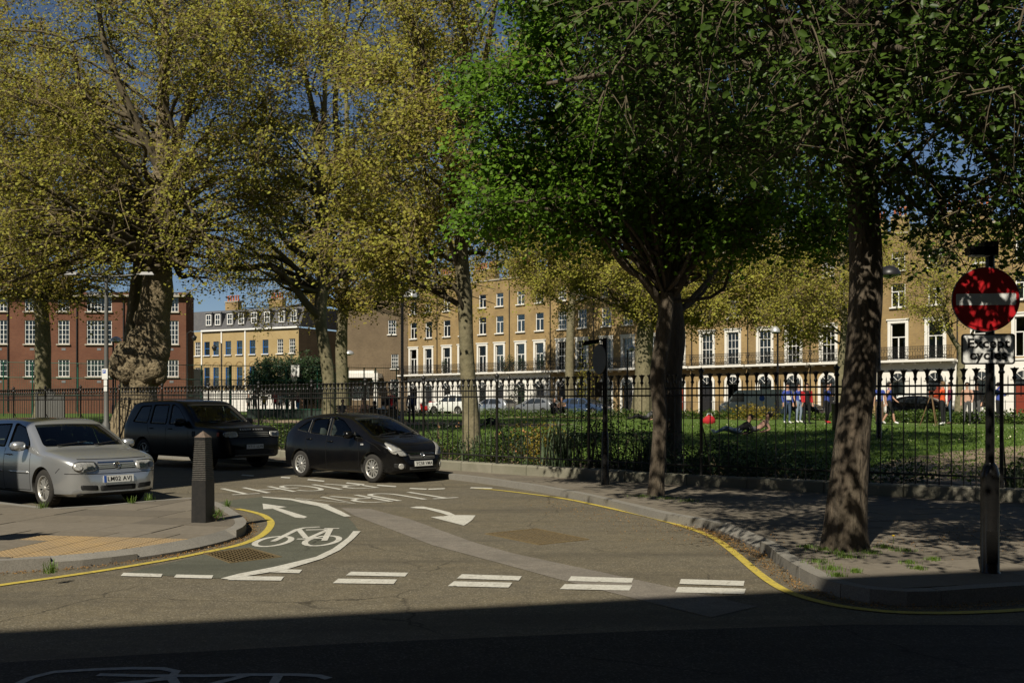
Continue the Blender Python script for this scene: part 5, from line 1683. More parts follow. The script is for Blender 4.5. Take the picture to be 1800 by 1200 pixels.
# grass tufts, litter and daisies: uncountable
def tufts(name, pts, n, h, m, seed, z=.12):
    rng = np.random.default_rng(seed)
    V = []; F = []; tn = []
    for (x0, y0, r) in pts:
        for i in range(n):
            a = rng.uniform(0, 6.28); d = r * abs(rng.normal()) * .8
            x, y = x0 + d * math.cos(a), y0 + d * math.sin(a)
            b = rng.uniform(0, 6.28); l = h * rng.uniform(.4, 1.2)
            wx, wy = math.cos(b) * .004, math.sin(b) * .004
            ox, oy = math.cos(b + 1.57) * l * .5, math.sin(b + 1.57) * l * .5
            o = len(V)
            V += [(x - wx, y - wy, z - .01), (x + wx, y + wy, z - .01), (x + wx * .4 + ox, y + oy, z + l), (x - wx * .4 + ox, y + oy, z + l)]
            F.append((o, o + 1, o + 2, o + 3)); tn += [rng.uniform(0, 1)] * 4
    return setp(link(name, np_mesh(name, V, F, m, tint=tn)), kind='stuff')
gp = [(*ground_px(px, py, .12), r) for px, py, r in [(1450, 966, .14), (1475, 974, .16), (1500, 966, .14), (1555, 962, .10), (1590, 968, .12), (1440, 988, .14), (1462, 1000, .10), (1600, 990, .05), (1420, 962, .08), (1530, 972, .10),
      (1490, 980, .10), (1470, 1012, .05), (1615, 1000, .05), (1640, 984, .06), (1505, 1005, .04), (1130, 872, .2), (1175, 876, .2), (1210, 880, .15)]]
tufts('grass', gp, 170, .034, 'leaf_grass', 51)
tufts('grass', [(*ground_px(px, py, .12), r) for px, py, r in [(75, 893, .06), (262, 878, .07), (232, 884, .04), (385, 907, .05), (378, 910, .03), (400, 890, .05), (90, 1005, .04)]], 60, .10, 'leaf_grass', 52)
def litter(name, line, n, w, m, seed, z=.006, leaf=.018):
    rng = np.random.default_rng(seed)
    A = np.array(resample(line, .2)); i = rng.integers(0, len(A) - 1, n); t = rng.uniform(0, 1, (n, 1))
    P2 = A[i] * (1 - t) + A[i + 1] * t
    P2 += rng.normal(size=(n, 2)) * w
    P = np.c_[P2, np.full(n, z) + rng.uniform(0, .012, n)]
    V, F, nv = leaf_batch(P, leaf, rng, 0, .8, False, 3.0)
    return setp(link(name, np_mesh(name, V, F, m, tint=np.repeat(rng.uniform(0, 1, n), nv))), kind='stuff')
litter('fallen_blossom', offset_line([p for p in KERB if 8 < p[1] < 14 and 1 < p[0] < 6], -.12), 2600, .07, 'leaf_litter', 53)
litter('fallen_blossom', [p for p in KERB if 11 < p[1] < 13.6 and 1 < p[0] < 6], 1500, .28, 'leaf_litter', 54, .03)
litter('fallen_blossom', offset_line([p for p in LEFT_KERB if p[1] > 9.3 and p[0] > -7], -.08), 2600, .05, 'leaf_litter', 55)
litter('fallen_blossom', [(3.2, 11.6), (5.5, 11.2), (6, 13)], 900, .5, 'leaf_litter', 56, .125)
litter('fallen_blossom', [(0.6, 17.5), (1.8, 14.2), (2.3, 12.5)], 900, .45, 'leaf_litter', 57, .006)
rng = np.random.default_rng(58)
n = 900
X = rng.uniform(0, 24, n); Yy = rng.uniform(30, 44, n)
P = np.array([(x, y, park_z(x, y) + .05) for x, y in zip(X, Yy) if 8 < dot_u(x, y) < 25])
V, F, nv = leaf_batch(P, .05, rng, 0, .9, False, 3.0)
setp(link('daisies', np_mesh('daisies', V, F, 'leaf_flower', tint=np.full(len(V), .0))), kind='stuff')
# short grass over the nearer lawn
n = 22000
k = rng.uniform(-.05, .52, n); uu = rng.uniform(3.2, 22, n)
Yy = (uu + 17.7) / (.785 + .62 * k); X = k * Yy
P = np.array([(x, y, .12 + (park_z(x, y) - .12) * min(1, q / 2) + .02 * math.sin(x * 1.3) * math.cos(y * .9)) for x, y, q in zip(X, Yy, uu)])
V, F, nv = leaf_batch(P, .09, rng, -1.2, .35, False, .2)
setp(link('grass', np_mesh('grass', V, F, 'leaf_grass', tint=np.repeat(rng.uniform(0, 1, n), nv))), kind='stuff')
print('LEAVES', TOT)
# ================================================================== RAILINGS
fl = [p for p in FENCE if p[0] > -31]
FD = resample(fl, 0.02)
_fd = np.array(FD)
_len = np.r_[0, np.cumsum(np.linalg.norm(np.diff(_fd, axis=0), axis=1))]
def fence_at(s):
    i = int(np.clip(np.searchsorted(_len, s), 1, len(_len) - 1))
    t = (_fd[i] - _fd[i - 1]); t = t / np.linalg.norm(t)
    f = (s - _len[i - 1]) / max(1e-6, _len[i] - _len[i - 1])
    p = _fd[i - 1] + (_fd[i] - _fd[i - 1]) * f
    return p[0], p[1], math.atan2(t[1], t[0])
RAIL = thing('iron_railings', 'black iron park railings with flared finials on a low stone plinth', 'railings', (fl[len(fl) // 2][0], fl[len(fl) // 2][1], .12))
rl = RAIL.location
S0 = 2.0; S1 = float(_len[-1])
ZB = .12 + .205            # top of the plinth
# plinth stones
s = 0.4; k = 0
while s < S1 - .1:
    L_ = random.uniform(1.0, 1.5); e = min(S1, s + L_)
    x0, y0, a0 = fence_at(s + .006); x1, y1, a1 = fence_at(e - .006)
    g = MB(); a = math.atan2(y1 - y0, x1 - x0)
    wdt = .17; nx, ny = -math.sin(a) * wdt, math.cos(a) * wdt
    zt = ZB + random.uniform(-.012, .012)
    ch = .025
    q0 = [(x0 + nx - rl[0], y0 + ny - rl[1]), (x1 + nx - rl[0], y1 + ny - rl[1]), (x1 - nx - rl[0], y1 - ny - rl[1]), (x0 - nx - rl[0], y0 - ny - rl[1])]
    f_ = .86
    q1 = [(x0 + nx * f_ - rl[0], y0 + ny * f_ - rl[1]), (x1 + nx * f_ - rl[0], y1 + ny * f_ - rl[1]), (x1 - nx * f_ - rl[0], y1 - ny * f_ - rl[1]), (x0 - nx * f_ - rl[0], y0 - ny * f_ - rl[1])]
    vs = [(*p, -.06) for p in q0] + [(*p, zt - ch - rl[2]) for p in q0] + [(*p, zt - rl[2]) for p in q1]
    g.add(vs, [(0, 4, 5, 1), (1, 5, 6, 2), (2, 6, 7, 3), (3, 7, 4, 0), (4, 8, 9, 5), (5, 9, 10, 6), (6, 10, 11, 7), (7, 11, 8, 4), (8, 11, 10, 9)], 'plinth_stone')
    if x0 > -24: g.build('plinth_stone', RAIL)
    s = e
# rails
for zz, r in ((2.00, .017), (1.86, .017), (.50, .017)):
    g = MB()
    pts = [(p[0] - rl[0], p[1] - rl[1], zz - rl[2]) for p in resample(fl, .6)]
    g.tube(pts, r, 'iron_black', 4, smooth=False)
    g.build('rail', RAIL)
# tall bar with a flared finial
g = MB()
top = 2.24 - .12
g.lathe([(.0105, ZB - .13), (.0105, 1.93 - .0)], 'iron_black', n=6)
g.lathe([(.014, 1.92), (.020, 1.965), (.036, 1.99), (.038, 2.005), (.026, 2.02), (.024, 2.045), (.030, 2.085), (.044, 2.12), (.066, 2.145), (.064, 2.155), (.03, 2.148), (.014, 2.16), (.0, 2.175)], 'iron_black', n=8)
bar_me = g.mesh('bar')
g = MB(); g.lathe([(.008, 1.70), (.008, 2.0), (.0, 2.05)], 'iron_black', n=5); spike_me = g.mesh('spike')
g = MB()
g.lathe([(.032, ZB - .13), (.032, 2.06), (.05, 2.08), (.05, 2.10), (.034, 2.12), (.034, 2.16), (.052, 2.2), (.06, 2.235), (.03, 2.245), (.0, 2.30)], 'iron_black', n=10)
g.tube([(0, .02, 1.2), (0, .30, .62), (0, .42, .2)], .014, 'iron_black', 5)
post_me = g.mesh('post')
s = S0; i = 0
VS = []; FS = []
sp_v = np.array([v.co[:] for v in spike_me.vertices]); sp_f = [tuple(p.vertices) for p in spike_me.polygons if len(p.vertices) == 4]
spV, spF = [], []
nb = 0
while s < S1 - .15:
    x, y, a = fence_at(s)
    if i % 14 == 0:
        link('post', post_me, RAIL, (x - rl[0], y - rl[1], 0), (0, 0, a))
    elif nb < 290:
        link('bar', bar_me, RAIL, (x - rl[0], y - rl[1], 0), (0, 0, a)); nb += 1
    xs_, ys_, a = fence_at(s + .095)
    o = sum(len(q) for q in spV)
    spV.append(sp_v + np.array([xs_ - rl[0], ys_ - rl[1], 0])); spF += [tuple(o + q for q in f) for f in sp_f]
    s += .19; i += 1
o = link('spike', np_mesh('spike', np.concatenate(spV), spF, 'iron_black'), RAIL); o['kind'] = 'stuff'

# ================================================================== STREET FURNITURE
# ribbed bollard
bx, by = ground_px(357, 917, .12)
Bo = thing('bollard', 'black ribbed square bollard with a worn pyramid cap on the pavement corner', 'bollard', (bx, by, .12), math.radians(-16))
g = MB()
def sq(w, z): return [(-w, -w, z), (w, -w, z), (w, w, z), (-w, w, z)]
def skin(rows, m, cap=True):
    vs = [v for r in rows for v in r]
    fs = [(4 * i + k, 4 * i + (k + 1) % 4, 4 * i + 4 + (k + 1) % 4, 4 * i + 4 + k) for i in range(len(rows) - 1) for k in range(4)]
    if cap: fs.append(tuple(4 * (len(rows) - 1) + k for k in range(4)))
    g.add(vs, fs, m)
mat('bollard_paint', (0.016, 0.016, 0.016), 0.35, spec=.5, noise=[(18, .5, (.035, .032, .028))])
mat('bollard_cap', (0.16, 0.115, 0.085), 0.7, noise=[(22, .7, (.05, .045, .04))])
mat('bollard_rib', (0.14, 0.13, 0.115), 0.45, metal=.4, noise=[(40, .6, (.03, .03, .028))])
skin([sq(.108, 0), sq(.104, .56)], 'bollard_paint')
g.build('shaft', Bo); g = MB()
n = 22
z0, z1 = .56, 1.10
skin([sq(.094, z0), sq(.070, z1)], 'bollard_paint', False)
g.build('core', Bo); 
for i in range(n):
    za = z0 + (z1 - z0) * i / n; zb = za + (z1 - z0) / n * .55
    w = .104 + (.079 - .104) * i / n
    g = MB()
    skin([sq(w - .004, za), sq(w, za + .004), sq(w, zb - .004), sq(w - .004, zb)], 'bollard_rib'); g.build('rib', Bo)
g = MB(); skin([sq(.080, z1), sq(.080, z1 + .03)], 'bollard_paint', True); 
vs = sq(.082, z1 + .03) + [(0, 0, z1 + .115)]
g.add(vs, [(0, 1, 4), (1, 2, 4), (2, 3, 4), (3, 0, 4)], 'bollard_cap')
g.build('cap', Bo)

def text_part(txt, size, m, parent, loc, rot, name='lettering', align='CENTER', bold=.0, ext=.001, sx=1.0, spacing=1.0):
    cu = bpy.data.curves.new(name, 'FONT'); cu.body = txt; cu.size = size; cu.align_x = align; cu.align_y = 'CENTER'
    cu.extrude = ext; cu.offset = bold; cu.space_character = spacing; cu.resolution_u = 3
    cu.materials.append(MATS[m])
    o = bpy.data.objects.new(name, cu); COL.objects.link(o); o.parent = parent; o.location = loc; o.rotation_euler = rot; o.scale = (sx, 1, 1)
    return o
mat('ink_black', (0.012, 0.012, 0.012), 0.5)
mat('sign_red', (0.40, 0.008, 0.012), 0.4, spec=.4, noise=[(9, .25, (.30, .01, .015))])
mat('sign_white', (0.62, 0.62, 0.60), 0.45, noise=[(12, .35, (.48, .48, .45))])
mat('sign_grey', (0.18, 0.18, 0.18), 0.55)
mat('plate_white', (0.72, 0.72, 0.68), 0.35)
mat('plate_blue', (0.03, 0.10, 0.42), 0.4)

# no entry post
px_, py_ = 4.47, 9.31
NE = thing('no_entry_sign', 'red round no entry sign over an Except cycles plate on a black post', 'road sign', (px_, py_, .115))
g = MB(); g.lathe([(.095, 0), (.084, .02), (.083, .86), (.086, .88), (.086, .92), (.062, 1.0), (.045, 1.02), (.042, 1.03)], 'pole_black', n=20); g.build('base_sleeve', NE)
g = MB(); g.box((-.02, -.084, .25), (.10, .012, .30), 'pole_black'); g.build('access_door', NE)
g = MB(); g.lathe([(.040, 1.0), (.040, 3.04)], 'pole_black', n=16); g.build('pole', NE)
fy = math.radians(-7)
D = link('disc', MB().lathe([(.296, -.012), (.302, -.006), (.302, .006), (.298, .008)], 'sign_grey', (0, 0, 0), 48, 'y', smooth=False).mesh('disc'), NE, (-.078, -.075, 2.545), (0, 0, fy))
link('face', MB().lathe([(.294, 0), (.294, .003), (0.0, .0032)], 'sign_red', (0, -.0085, 0), 48, 'y', smooth=False).mesh('face'), D)
def rrect(w, h, r, n=5):
    out = []
    for cx, cy, a0 in ((w / 2 - r, h / 2 - r, 0), (-w / 2 + r, h / 2 - r, 90), (-w / 2 + r, -h / 2 + r, 180), (w / 2 - r, -h / 2 + r, 270)):
        for k in range(n + 1):
            a = math.radians(a0 + 90 * k / n); out.append((cx + r * math.cos(a), cy + r * math.sin(a)))
    return out
def plate(w, h, r, d, m, y):
    """rounded plate facing -y"""
    g = MB(); P = rrect(w, h, r); n = len(P)
    vs = [(p[0], y, p[1]) for p in P] + [(p[0], y - d, p[1]) for p in P]
    g.add(vs, [tuple(range(n - 1, -1, -1))[::-1][::-1], tuple(range(2 * n - 1, n - 1, -1))] + [(i, (i + 1) % n, n + (i + 1) % n, n + i) for i in range(n)], m)
    return g
link('bar', plate(.53, .108, .012, .002, 'sign_white', -.0125).mesh('bar'), D)
for zz in (.16, -.16):
    g = MB(); g.box((.078, .062, zz), (.06, .09, .04), 'sign_grey'); g.build('clamp', D)
P = link('plate', plate(.475, .285, .03, .012, 'ink_black', .006).mesh('plate'), NE, (-.052, -.07, 2.085), (0, 0, fy))
link('face', plate(.445, .255, .022, .0015, 'sign_white', -.0062).mesh('face'), P)
for i, (t, zz) in enumerate((('Except', .050), ('cycles', -.058))):
    text_part(t, .122, 'ink_black', P, (0, -.0085, zz), (math.radians(90), 0, 0), bold=.0035, sx=1.06, spacing=1.06)
g = MB(); g.box((-.10, -.02, 3.0), (.24, .11, .075), 'pole_black'); g.box((-.02, -.01, 3.02), (.13, .13, .13), 'pole_black'); g.build('lamp_hood', NE)
g = MB(); g.box((-.115, -.03, 2.955), (.17, .08, .012), 'sign_white'); g.build('diffuser', NE)

# back of the round sign by the maple
x, y = 1.81, 19.35
SP = thing('road_sign', 'back of a round road sign with hooded lamp on a black post by the maple', 'road sign', (x, y, .115))
g = MB(); g.lathe([(.085, 0), (.080, .03), (.075, .9), (.060, 1.0), (.050, 1.05)], 'pole_black', n=14); g.build('base_sleeve', SP)
g = MB(); g.lathe([(.050, 1.0), (.050, 2.86)], 'pole_black', n=12); g.build('pole', SP)
D = link('disc', MB().lathe([(.29, -.012), (.30, -.006), (.30, .008)], 'sign_grey', (0, 0, 0), 32, 'y', smooth=False).mesh('disc'), SP, (-.10, .09, 2.45), (0, 0, math.radians(112)))
D.data.materials.clear(); D.data.materials.append(MATS['iron_black'])
g = MB(); g.box((-.13, 0, 1.86), (.14, .05, .30), 'iron_black'); g.build('side_plate', SP)
g = MB()
g.tube([(0, 0, 2.80), (-.1, 0, 2.83), (-.20, 0, 2.80)], .022, 'pole_black', 6)
g.add([(-.12, -.09, 2.76), (-.46, -.10, 2.70), (-.46, .10, 2.70), (-.12, .09, 2.76), (-.14, -.05, 2.83), (-.40, -.06, 2.80), (-.40, .06, 2.80), (-.14, .05, 2.83)],
      [(0, 1, 2, 3), (4, 7, 6, 5), (0, 4, 5, 1), (1, 5, 6, 2), (2, 6, 7, 3), (3, 7, 4, 0)], 'pole_black')
g.build('lamp_hood', SP)

# park lamps with shallow dome heads
def dome_lamp(label, px, Y, top_py, side=1, arm=.28, r=.30, dm='lamp_metal', m='pole_black'):
    x = at_px(px, Y); zb = park_z(x, Y); zt = z_px(top_py, Y)
    T = thing('park_lamp', label, 'lamp post', (x, Y, zb - .02), 0, 'dome-headed lamp posts in the park')
    h = zt - zb
    g = MB(); g.lathe([(.10, 0), (.09, .05), (.085, 1.0), (.06, 1.1), (.055, h)], m, n=10); g.build('pole', T)
    g = MB(); g.tube([(0, 0, h - .05), (side * arm, 0, h - .03)], .035, m, 6); g.build('arm', T)
    g = MB(); n = 8
    g.lathe([(r, 0), (r * 1.02, .03), (r * .95, .12), (r * .75, .22), (r * .45, .29), (.08, .32), (0, .33)], dm, (side * (arm + .08), 0, h - .10), 16); g.build('dome', T)
    g = MB(); g.lathe([(0, -.10), (.14, -.06), (r * .9, .005)], 'window_glass', (side * (arm + .08), 0, h - .10), 12); g.build('bowl', T)
    return T
dome_lamp('tall black lamp post with a shiny dome head before the white ground floors', 707, 38, 518, 1)
dome_lamp('lamp post with a pale dome in front of the brown brick gable', 605, 80, 620, 1, .3, .42)
dome_lamp('lamp post with a small dome head beside the burled plane trunk', 199, 62, 597, 1, .1, .34)
dome_lamp('slim lamp post with a dome before the sash windows right over the blue shirted people'.replace('right over', 'above'), 1367, 54, 580, -1, .05, .26)
dome_lamp('lamp post with a big dark dome half hidden by the thick leaning trunk', 1545, 32.4, 478, 1, .25, .36, 'iron_black')
dome_lamp('thin lamp post before the brick-based houses by the mottled plane', 1103, 66, 612, 1, .2, .3)

def lantern(label, px, Y, top_py, d):
    x = at_px(px, Y); zt = z_px(top_py, Y); zb = .86
    T = thing('street_lantern', label, 'lamp post', (x, Y, zb), 0, 'old lantern posts by the pale brick houses')
    h = zt - zb
    g = MB(); g.lathe([(.11, 0), (.10, .8), (.06, .95), (.05, h)], 'iron_black', n=8); g.build('pole', T)
    g = MB(); g.tube([(0, 0, h - .05), (d * .3, 0, h + .15), (d * .55, 0, h + .05), (d * .6, 0, h - .15)], .03, 'iron_black', 5); g.build('bracket', T)
    g = MB(); g.lathe([(.10, -.55), (.24, -.25), (.22, -.2), (.08, -.08), (.0, 0)], 'iron_black', (d * .6, 0, h - .12), 8); g.build('lantern', T)
lantern('old swan-neck lantern post at the end of the pale brick houses', 329, 84, 585, 1)
lantern('old swan-neck lantern post before the blue windows', 389, 86, 603, -1)

# tall camera pole
Y = 77.0; x = at_px(607, Y)
T = thing('camera_pole', 'tall thin pole carrying a white surveillance camera before the brown gable', 'camera pole', (x, Y, .84))
h = z_px(545, Y) - .84
g = MB(); g.lathe([(.09, 0), (.08, 1), (.06, h)], 'pole_black', n=8); g.build('pole', T)
g = MB(); g.lathe([(.0, -.9), (.17, -.8), (.2, -.5), (.2, -.3), (.12, -.1), (.12, .35), (.08, .4)], 'white_paint', (0, -.2, h - .9), 10); g.build('camera', T)

# double-armed street lamp carrying the parking plates
Y = 33.4; x = at_px(187, Y)
T = thing('street_lamp', 'grey double-armed street lamp with small parking plates behind the silver car', 'street lamp', (x, Y, .12))
h = z_px(484, Y) - .12
g = MB(); g.lathe([(.14, 0), (.13, .9), (.085, 1.0), (.075, 2.4), (.055, h)], 'steel_grey', n=12); g.build('pole', T)
for s, L_ in ((-1, .95), (1, 1.2)):
    g = MB(); g.tube([(0, 0, h - .05), (s * .5, 0, h - .02), (s * L_, 0, h + .05)], .03, 'steel_grey', 6); g.build('arm', T)
    g = MB(); g.box((s * (L_ + .18), 0, h + .06), (.5, .2, .10), 'iron_black', taper=.7); o = g.build('lamp_head', T)
    g = MB(); g.box((s * (L_ + .18), 0, h + .0), (.36, .14, .03), 'lead'); g.build('lens', o)
z = z_px(657, Y) - .12
P = link('plate', plate(.19, .36, .015, .01, 'plate_white', -.075).mesh('plate'), T, (-.02, 0, z))
link('badge', plate(.10, .12, .01, .003, 'plate_blue', -.086).mesh('badge'), P, (-.02, 0, .08))
text_part('P', .11, 'sign_white', P, (-.02, -.0895, .08), (math.radians(90), 0, 0), bold=.003)
for zz, hh in ((-.30, .2), (-.5, .16)):
    link('small_plate', plate(.11, hh, .01, .006, 'plate_white', -.078).mesh('small_plate'), T, (0, 0, z + zz))

# park notice board seen from behind
Y = 42.0; x = at_px(88, Y)
T = thing('notice_board', 'grey notice board with an arched top and two pale posts behind the railings', 'notice board', (x, Y, .42))
hh = z_px(690, Y) - .42
for s in (-1, 1):
    g = MB(); g.box((s * .56, 0, (hh + .05) / 2), (.09, .09, hh + .05), 'steel_grey'); g.build('post', T)
g = MB()
for k in range(9): g.box((-.44 + .11 * k, 0, hh * .62), (.104, .05, hh * .62), 'steel_grey')
g.box((0, .03, hh * .62), (1.0, .03, hh * .60), 'lead'); g.build('panel', T)
g = MB(); g.lathe([(.20, -.04), (.20, .04)], 'steel_grey', (0, 0, hh * .96), 20, 'y', smooth=False); g.build('arched_top', T)

# litter bin by the thick trunk
Y = 37.0; x = at_px(1471, Y); zb = park_z(x, Y)
T = thing('litter_bin', 'dark slim litter bin on the lawn beside the thick leaning trunk', 'litter bin', (x, Y, zb))
g = MB(); g.lathe([(.16, 0), (.17, .05), (.19, .95), (.21, .96), (.21, 1.02), (.17, 1.03)], 'iron_black', n=14); g.build('body', T)
g = MB(); g.lathe([(.175, 1.0), (.175, 1.01)], 'green_paint', n=14); g.build('rim', T)

# sports court fence
CY = 70.0
T = thing('court_fence', 'tall green mesh fence round the sports court', 'fence', (at_px(380, CY), CY, .84))
cx0 = T.location.x
xs_ = [at_px(p, CY) - cx0 for p in (-30, 6, 57, 137, 203, 270, 354, 405, 445, 503, 558, 612, 640, 660, 697)]
hC = 3.0 + .2
top_l, top_r = z_px(636, CY) - .84, z_px(647, CY) - .84
for i, x in enumerate(xs_):
    f = (x - xs_[0]) / (xs_[-1] - xs_[0]); hh = top_l + (top_r - top_l) * f
    big = i == 7
    g = MB(); g.lathe([(.10 if big else .045, 0), (.10 if big else .045, hh)], 'green_paint', (x, 0, 0), 8); g.build('post', T)
for zf in (1.0, .72, .40):
    g = MB(); g.tube([(xs_[0], 0, top_l * zf), (xs_[-1], 0, top_r * zf)], .025, 'green_paint', 5); g.build('rail', T)
g = MB()
q = xs_[0]
while q < xs_[-1]:
    g.box((q, .03, top_l * .48), (.007, .007, top_l * .96), 'green_paint'); q += .16
for k in range(18): g.box(((xs_[0] + xs_[-1]) / 2, .035, .15 + top_l * .96 * k / 18), (xs_[-1] - xs_[0], .006, .006), 'green_paint')
o = g.build('wire_mesh', T); o['kind'] = 'stuff'
# low dark wall of the court
T = thing('court_wall', 'low dark green boarded wall along the front of the sports court', 'low wall', (at_px(500, 60), 60, .84))
g = MB()
w_ = at_px(572, 60) - at_px(440, 60)
mat('board_green', (0.02, 0.035, 0.028), .7, noise=[(5, .5, (.035, .05, .04))])
n = 8
for k in range(n):
    b = MB(); b.box((-w_ / 2 + w_ * (k + .5) / n, 0, .26), (w_ / n - .02, .08, .52), 'board_green'); b.build('panel', T)
g.box((0, 0, .54), (w_ + .04, .14, .05), 'green_paint'); g.build('capping', T)
# backboard
Y = 72.0; x = at_px(519, Y)
T = thing('basketball_hoop', 'white basketball backboard with a red ring over the court', 'basketball hoop', (x, Y, .84))
h = z_px(652, Y) - .84
g = MB(); g.tube([(0, .9, 0), (0, .9, h - .3), (0, .1, h)], .06, 'green_paint', 8); g.build('pole', T)
g = MB(); g.box((0, 0, h), (.62, .05, .86), 'white_paint'); o = g.build('backboard', T)
g = MB()
for c, d in (((0, -.028, h - .02), (.24, .006, .02)), ((0, -.028, h - .24), (.24, .006, .02)), ((-.12, -.028, h - .13), (.02, .006, .22)), ((.12, -.028, h - .13), (.02, .006, .22)),
             ((0, -.028, h + .41), (.6, .006, .02)), ((0, -.028, h - .41), (.6, .006, .02)), ((-.29, -.028, h), (.02, .006, .8)), ((.29, -.028, h), (.02, .006, .8))): g.box(c, d, 'ink_black')
g.build('target_lines', o)
g = MB(); g.tube([(.22 * math.cos(a), -.28 + .22 * math.sin(a), h - .34) for a in np.linspace(0, 6.283, 17)], .014, 'sign_red', 5, cap=False); g.build('ring', T)
g = MB()
for a in np.linspace(0, 6.283, 13): g.tube([(.22 * math.cos(a), -.28 + .22 * math.sin(a), h - .35), (.14 * math.cos(a + .3), -.28 + .14 * math.sin(a + .3), h - .75)], .008, 'white_paint', 3, cap=False)
g.build('net', T)

# white site board and cabinet near the far pavement
def cabinet(label, px, Y, w, h, m, d=.5, z=.8):
    x = at_px(px, Y)
    T = thing('cabinet', label, 'cabinet', (x, Y, z), TROT)
    g = MB(); g.box((0, 0, h / 2), (w, d, h), m); g.box((0, 0, h + .03), (w + .06, d + .06, .06), m); g.build('body', T)
    g = MB(); g.box((0, -d / 2 - .012, h / 2), (w * .86, .02, h * .84), m); g.build('door', T)
    g = MB(); g.box((w * .3, -d / 2 - .03, h * .5), (.03, .02, .2), 'lead'); g.build('handle', T)
cabinet('pale grey cabinet standing by the stucco wall behind the tripod', 1592, 66, 1.0, 1.5, 'white_paint')

# manhole covers set in the road
def cover(label, quad, panels, group=None):
    P = [np.array(ground_px(*q)) for q in quad]
    c = sum(P) / 4
    T = thing('manhole_cover', label, 'manhole cover', (c[0], c[1], 0), 0, group)
    P = [p - c for p in P]
    mt = mat('cast_iron', (0.20, 0.145, 0.07), .6, metal=.3, noise=[(14, .7, (.09, .07, .045)), (50, .5, (.30, .23, .12))])
    def bl(u, v): return P[0] * (1 - u) * (1 - v) + P[1] * u * (1 - v) + P[2] * u * v + P[3] * (1 - u) * v
    def patch(g, u0, u1, v0, v1, z0, z1, m):
        q = [tuple(bl(u, v)) for u, v in ((u0, v0), (u1, v0), (u1, v1), (u0, v1))]
        g.prism(q, z0, z1, m, bottom=False)
    g = MB(); e = .025
    for a in ((0, 1, 0, e), (0, 1, 1 - e, 1), (0, e, e, 1 - e), (1 - e, 1, e, 1 - e)): patch(g, *a, -.02, .010, 'cast_iron')
    g.build('frame', T)
    for k in range(panels):
        u0 = e + .008 + (1 - 2 * e) * k / panels; u1 = e + (1 - 2 * e) * (k + 1) / panels - .008
        g = MB(); patch(g, u0, u1, e + .01, 1 - e - .01, -.02, .004, 'joint_dirt')
        o = g.build('plate', T)
        g = MB()
        lu = np.linalg.norm(bl(u1, .5) - bl(u0, .5)); lv = np.linalg.norm(bl(.5, 1) - bl(.5, 0))
        nu, nv = max(4, int(lu / .052)), max(4, int(lv / .052))
        for a in range(nu):
            for b in range(nv):
                du = (u1 - u0) / nu; dv = (1 - 2 * e - .02) / nv
                uu = u0 + du * a; vv = e + .01 + dv * b
                f = .20 if (a + b) % 2 else .36
                h_ = .5 - f
                patch(g, uu + du * f, uu + du * (1 - f), vv + dv * (.46 - f), vv + dv * (.54 + f), .004, .009, 'cast_iron')
        g.build('stud', o)
cover('large three-part iron manhole cover in the middle of the carriageway', [(852, 938), (943, 929), (1036, 948), (947, 957.5)], 3)
cover('iron manhole cover by the yellow line in the green cycle lane', [(356, 972.5), (439, 963), (496, 979), (404, 990)], 1)

# weed at the bollard foot and a dandelion by the tree
T = thing('weed', 'small weed growing at the foot of the ribbed bollard', 'weed', (bx + .16, by + .05, .12))
g = MB()
for k in range(5):
    a = k * 1.3; g.tube([(0, 0, 0), (.03 * math.cos(a), .03 * math.sin(a), .08), (.07 * math.cos(a), .07 * math.sin(a), .16 - .02 * k)], .003, 'twig', 3)
g.build('stem', T)
rw = np.random.default_rng(5); V, F, nv = leaf_batch(rw.normal(size=(70, 3)) * np.array([.05, .05, .04]) + np.array([0, 0, .09]), .035, rw, -.3, .6, False, .5)
o = link('leaves', np_mesh('leaves', V, F, 'leaf_shrub', tint=rw.uniform(0, 1, len(V))), T); o['kind'] = 'stuff'
x, y = ground_px(1570, 955, .12)
T = thing('dandelion', 'yellow dandelion in the grass by the thick leaning trunk', 'flower', (x, y, .12))
g = MB(); g.tube([(0, 0, 0), (.004, 0, .05), (.002, .002, .085)], .003, 'leaf_grass', 4); g.build('stem', T)
g = MB(); mat('dandelion_yellow', (.75, .50, .02), .8); g.lathe([(.004, .082), (.018, .09), (.014, .098), (0, .1)], 'dandelion_yellow', n=9); g.build('flower_head', T)

# parking sign post on the corner just outside the view; its shade falls on the slabs
T = thing('parking_sign', 'parking sign post on the pavement just beyond the edge of the view', 'road sign', (-6.85, 9.72, .12))
g = MB(); g.lathe([(.04, 0), (.038, 2.6)], 'steel_grey', n=8); g.build('pole', T)
link('plate', plate(.5, .62, .03, .01, 'sign_white', -.05).mesh('plate'), T, (0, 0, 2.25))
# ================================================================== CARS
# local axes: +x forward, +y to the car's left, z up, origin on the ground under the middle
mat('paint_silver', (0.50, 0.515, 0.525), 0.28, metal=.72, spec=.5, coat=.8, noise=[(3, .25, (.44, .45, .45))])
mat('paint_black', (0.003, 0.003, 0.0035), 0.25, spec=.2, coat=.28, noise=[(4, .35, (.008, .007, .0055))])
mat('paint_navy', (0.003, 0.0035, 0.005), 0.3, spec=.18, coat=.16, noise=[(4, .4, (.010, .008, .006))])
mat('paint_white', (0.66, 0.66, 0.63), 0.35, coat=.5)
mat('paint_grey', (0.22, 0.23, 0.24), 0.35, metal=.4, coat=.5)
mat('paint_blue', (0.03, 0.05, 0.10), 0.3, coat=.6)
mat('paint_red', (0.30, 0.015, 0.015), 0.35, coat=.5)
mat('rubber', (0.020, 0.019, 0.018), 0.85, noise=[(20, .5, (.045, .04, .033))])
mat('car_plastic', (0.016, 0.016, 0.016), 0.65)
mat('car_inside', (0.10, 0.098, 0.09), 0.85)
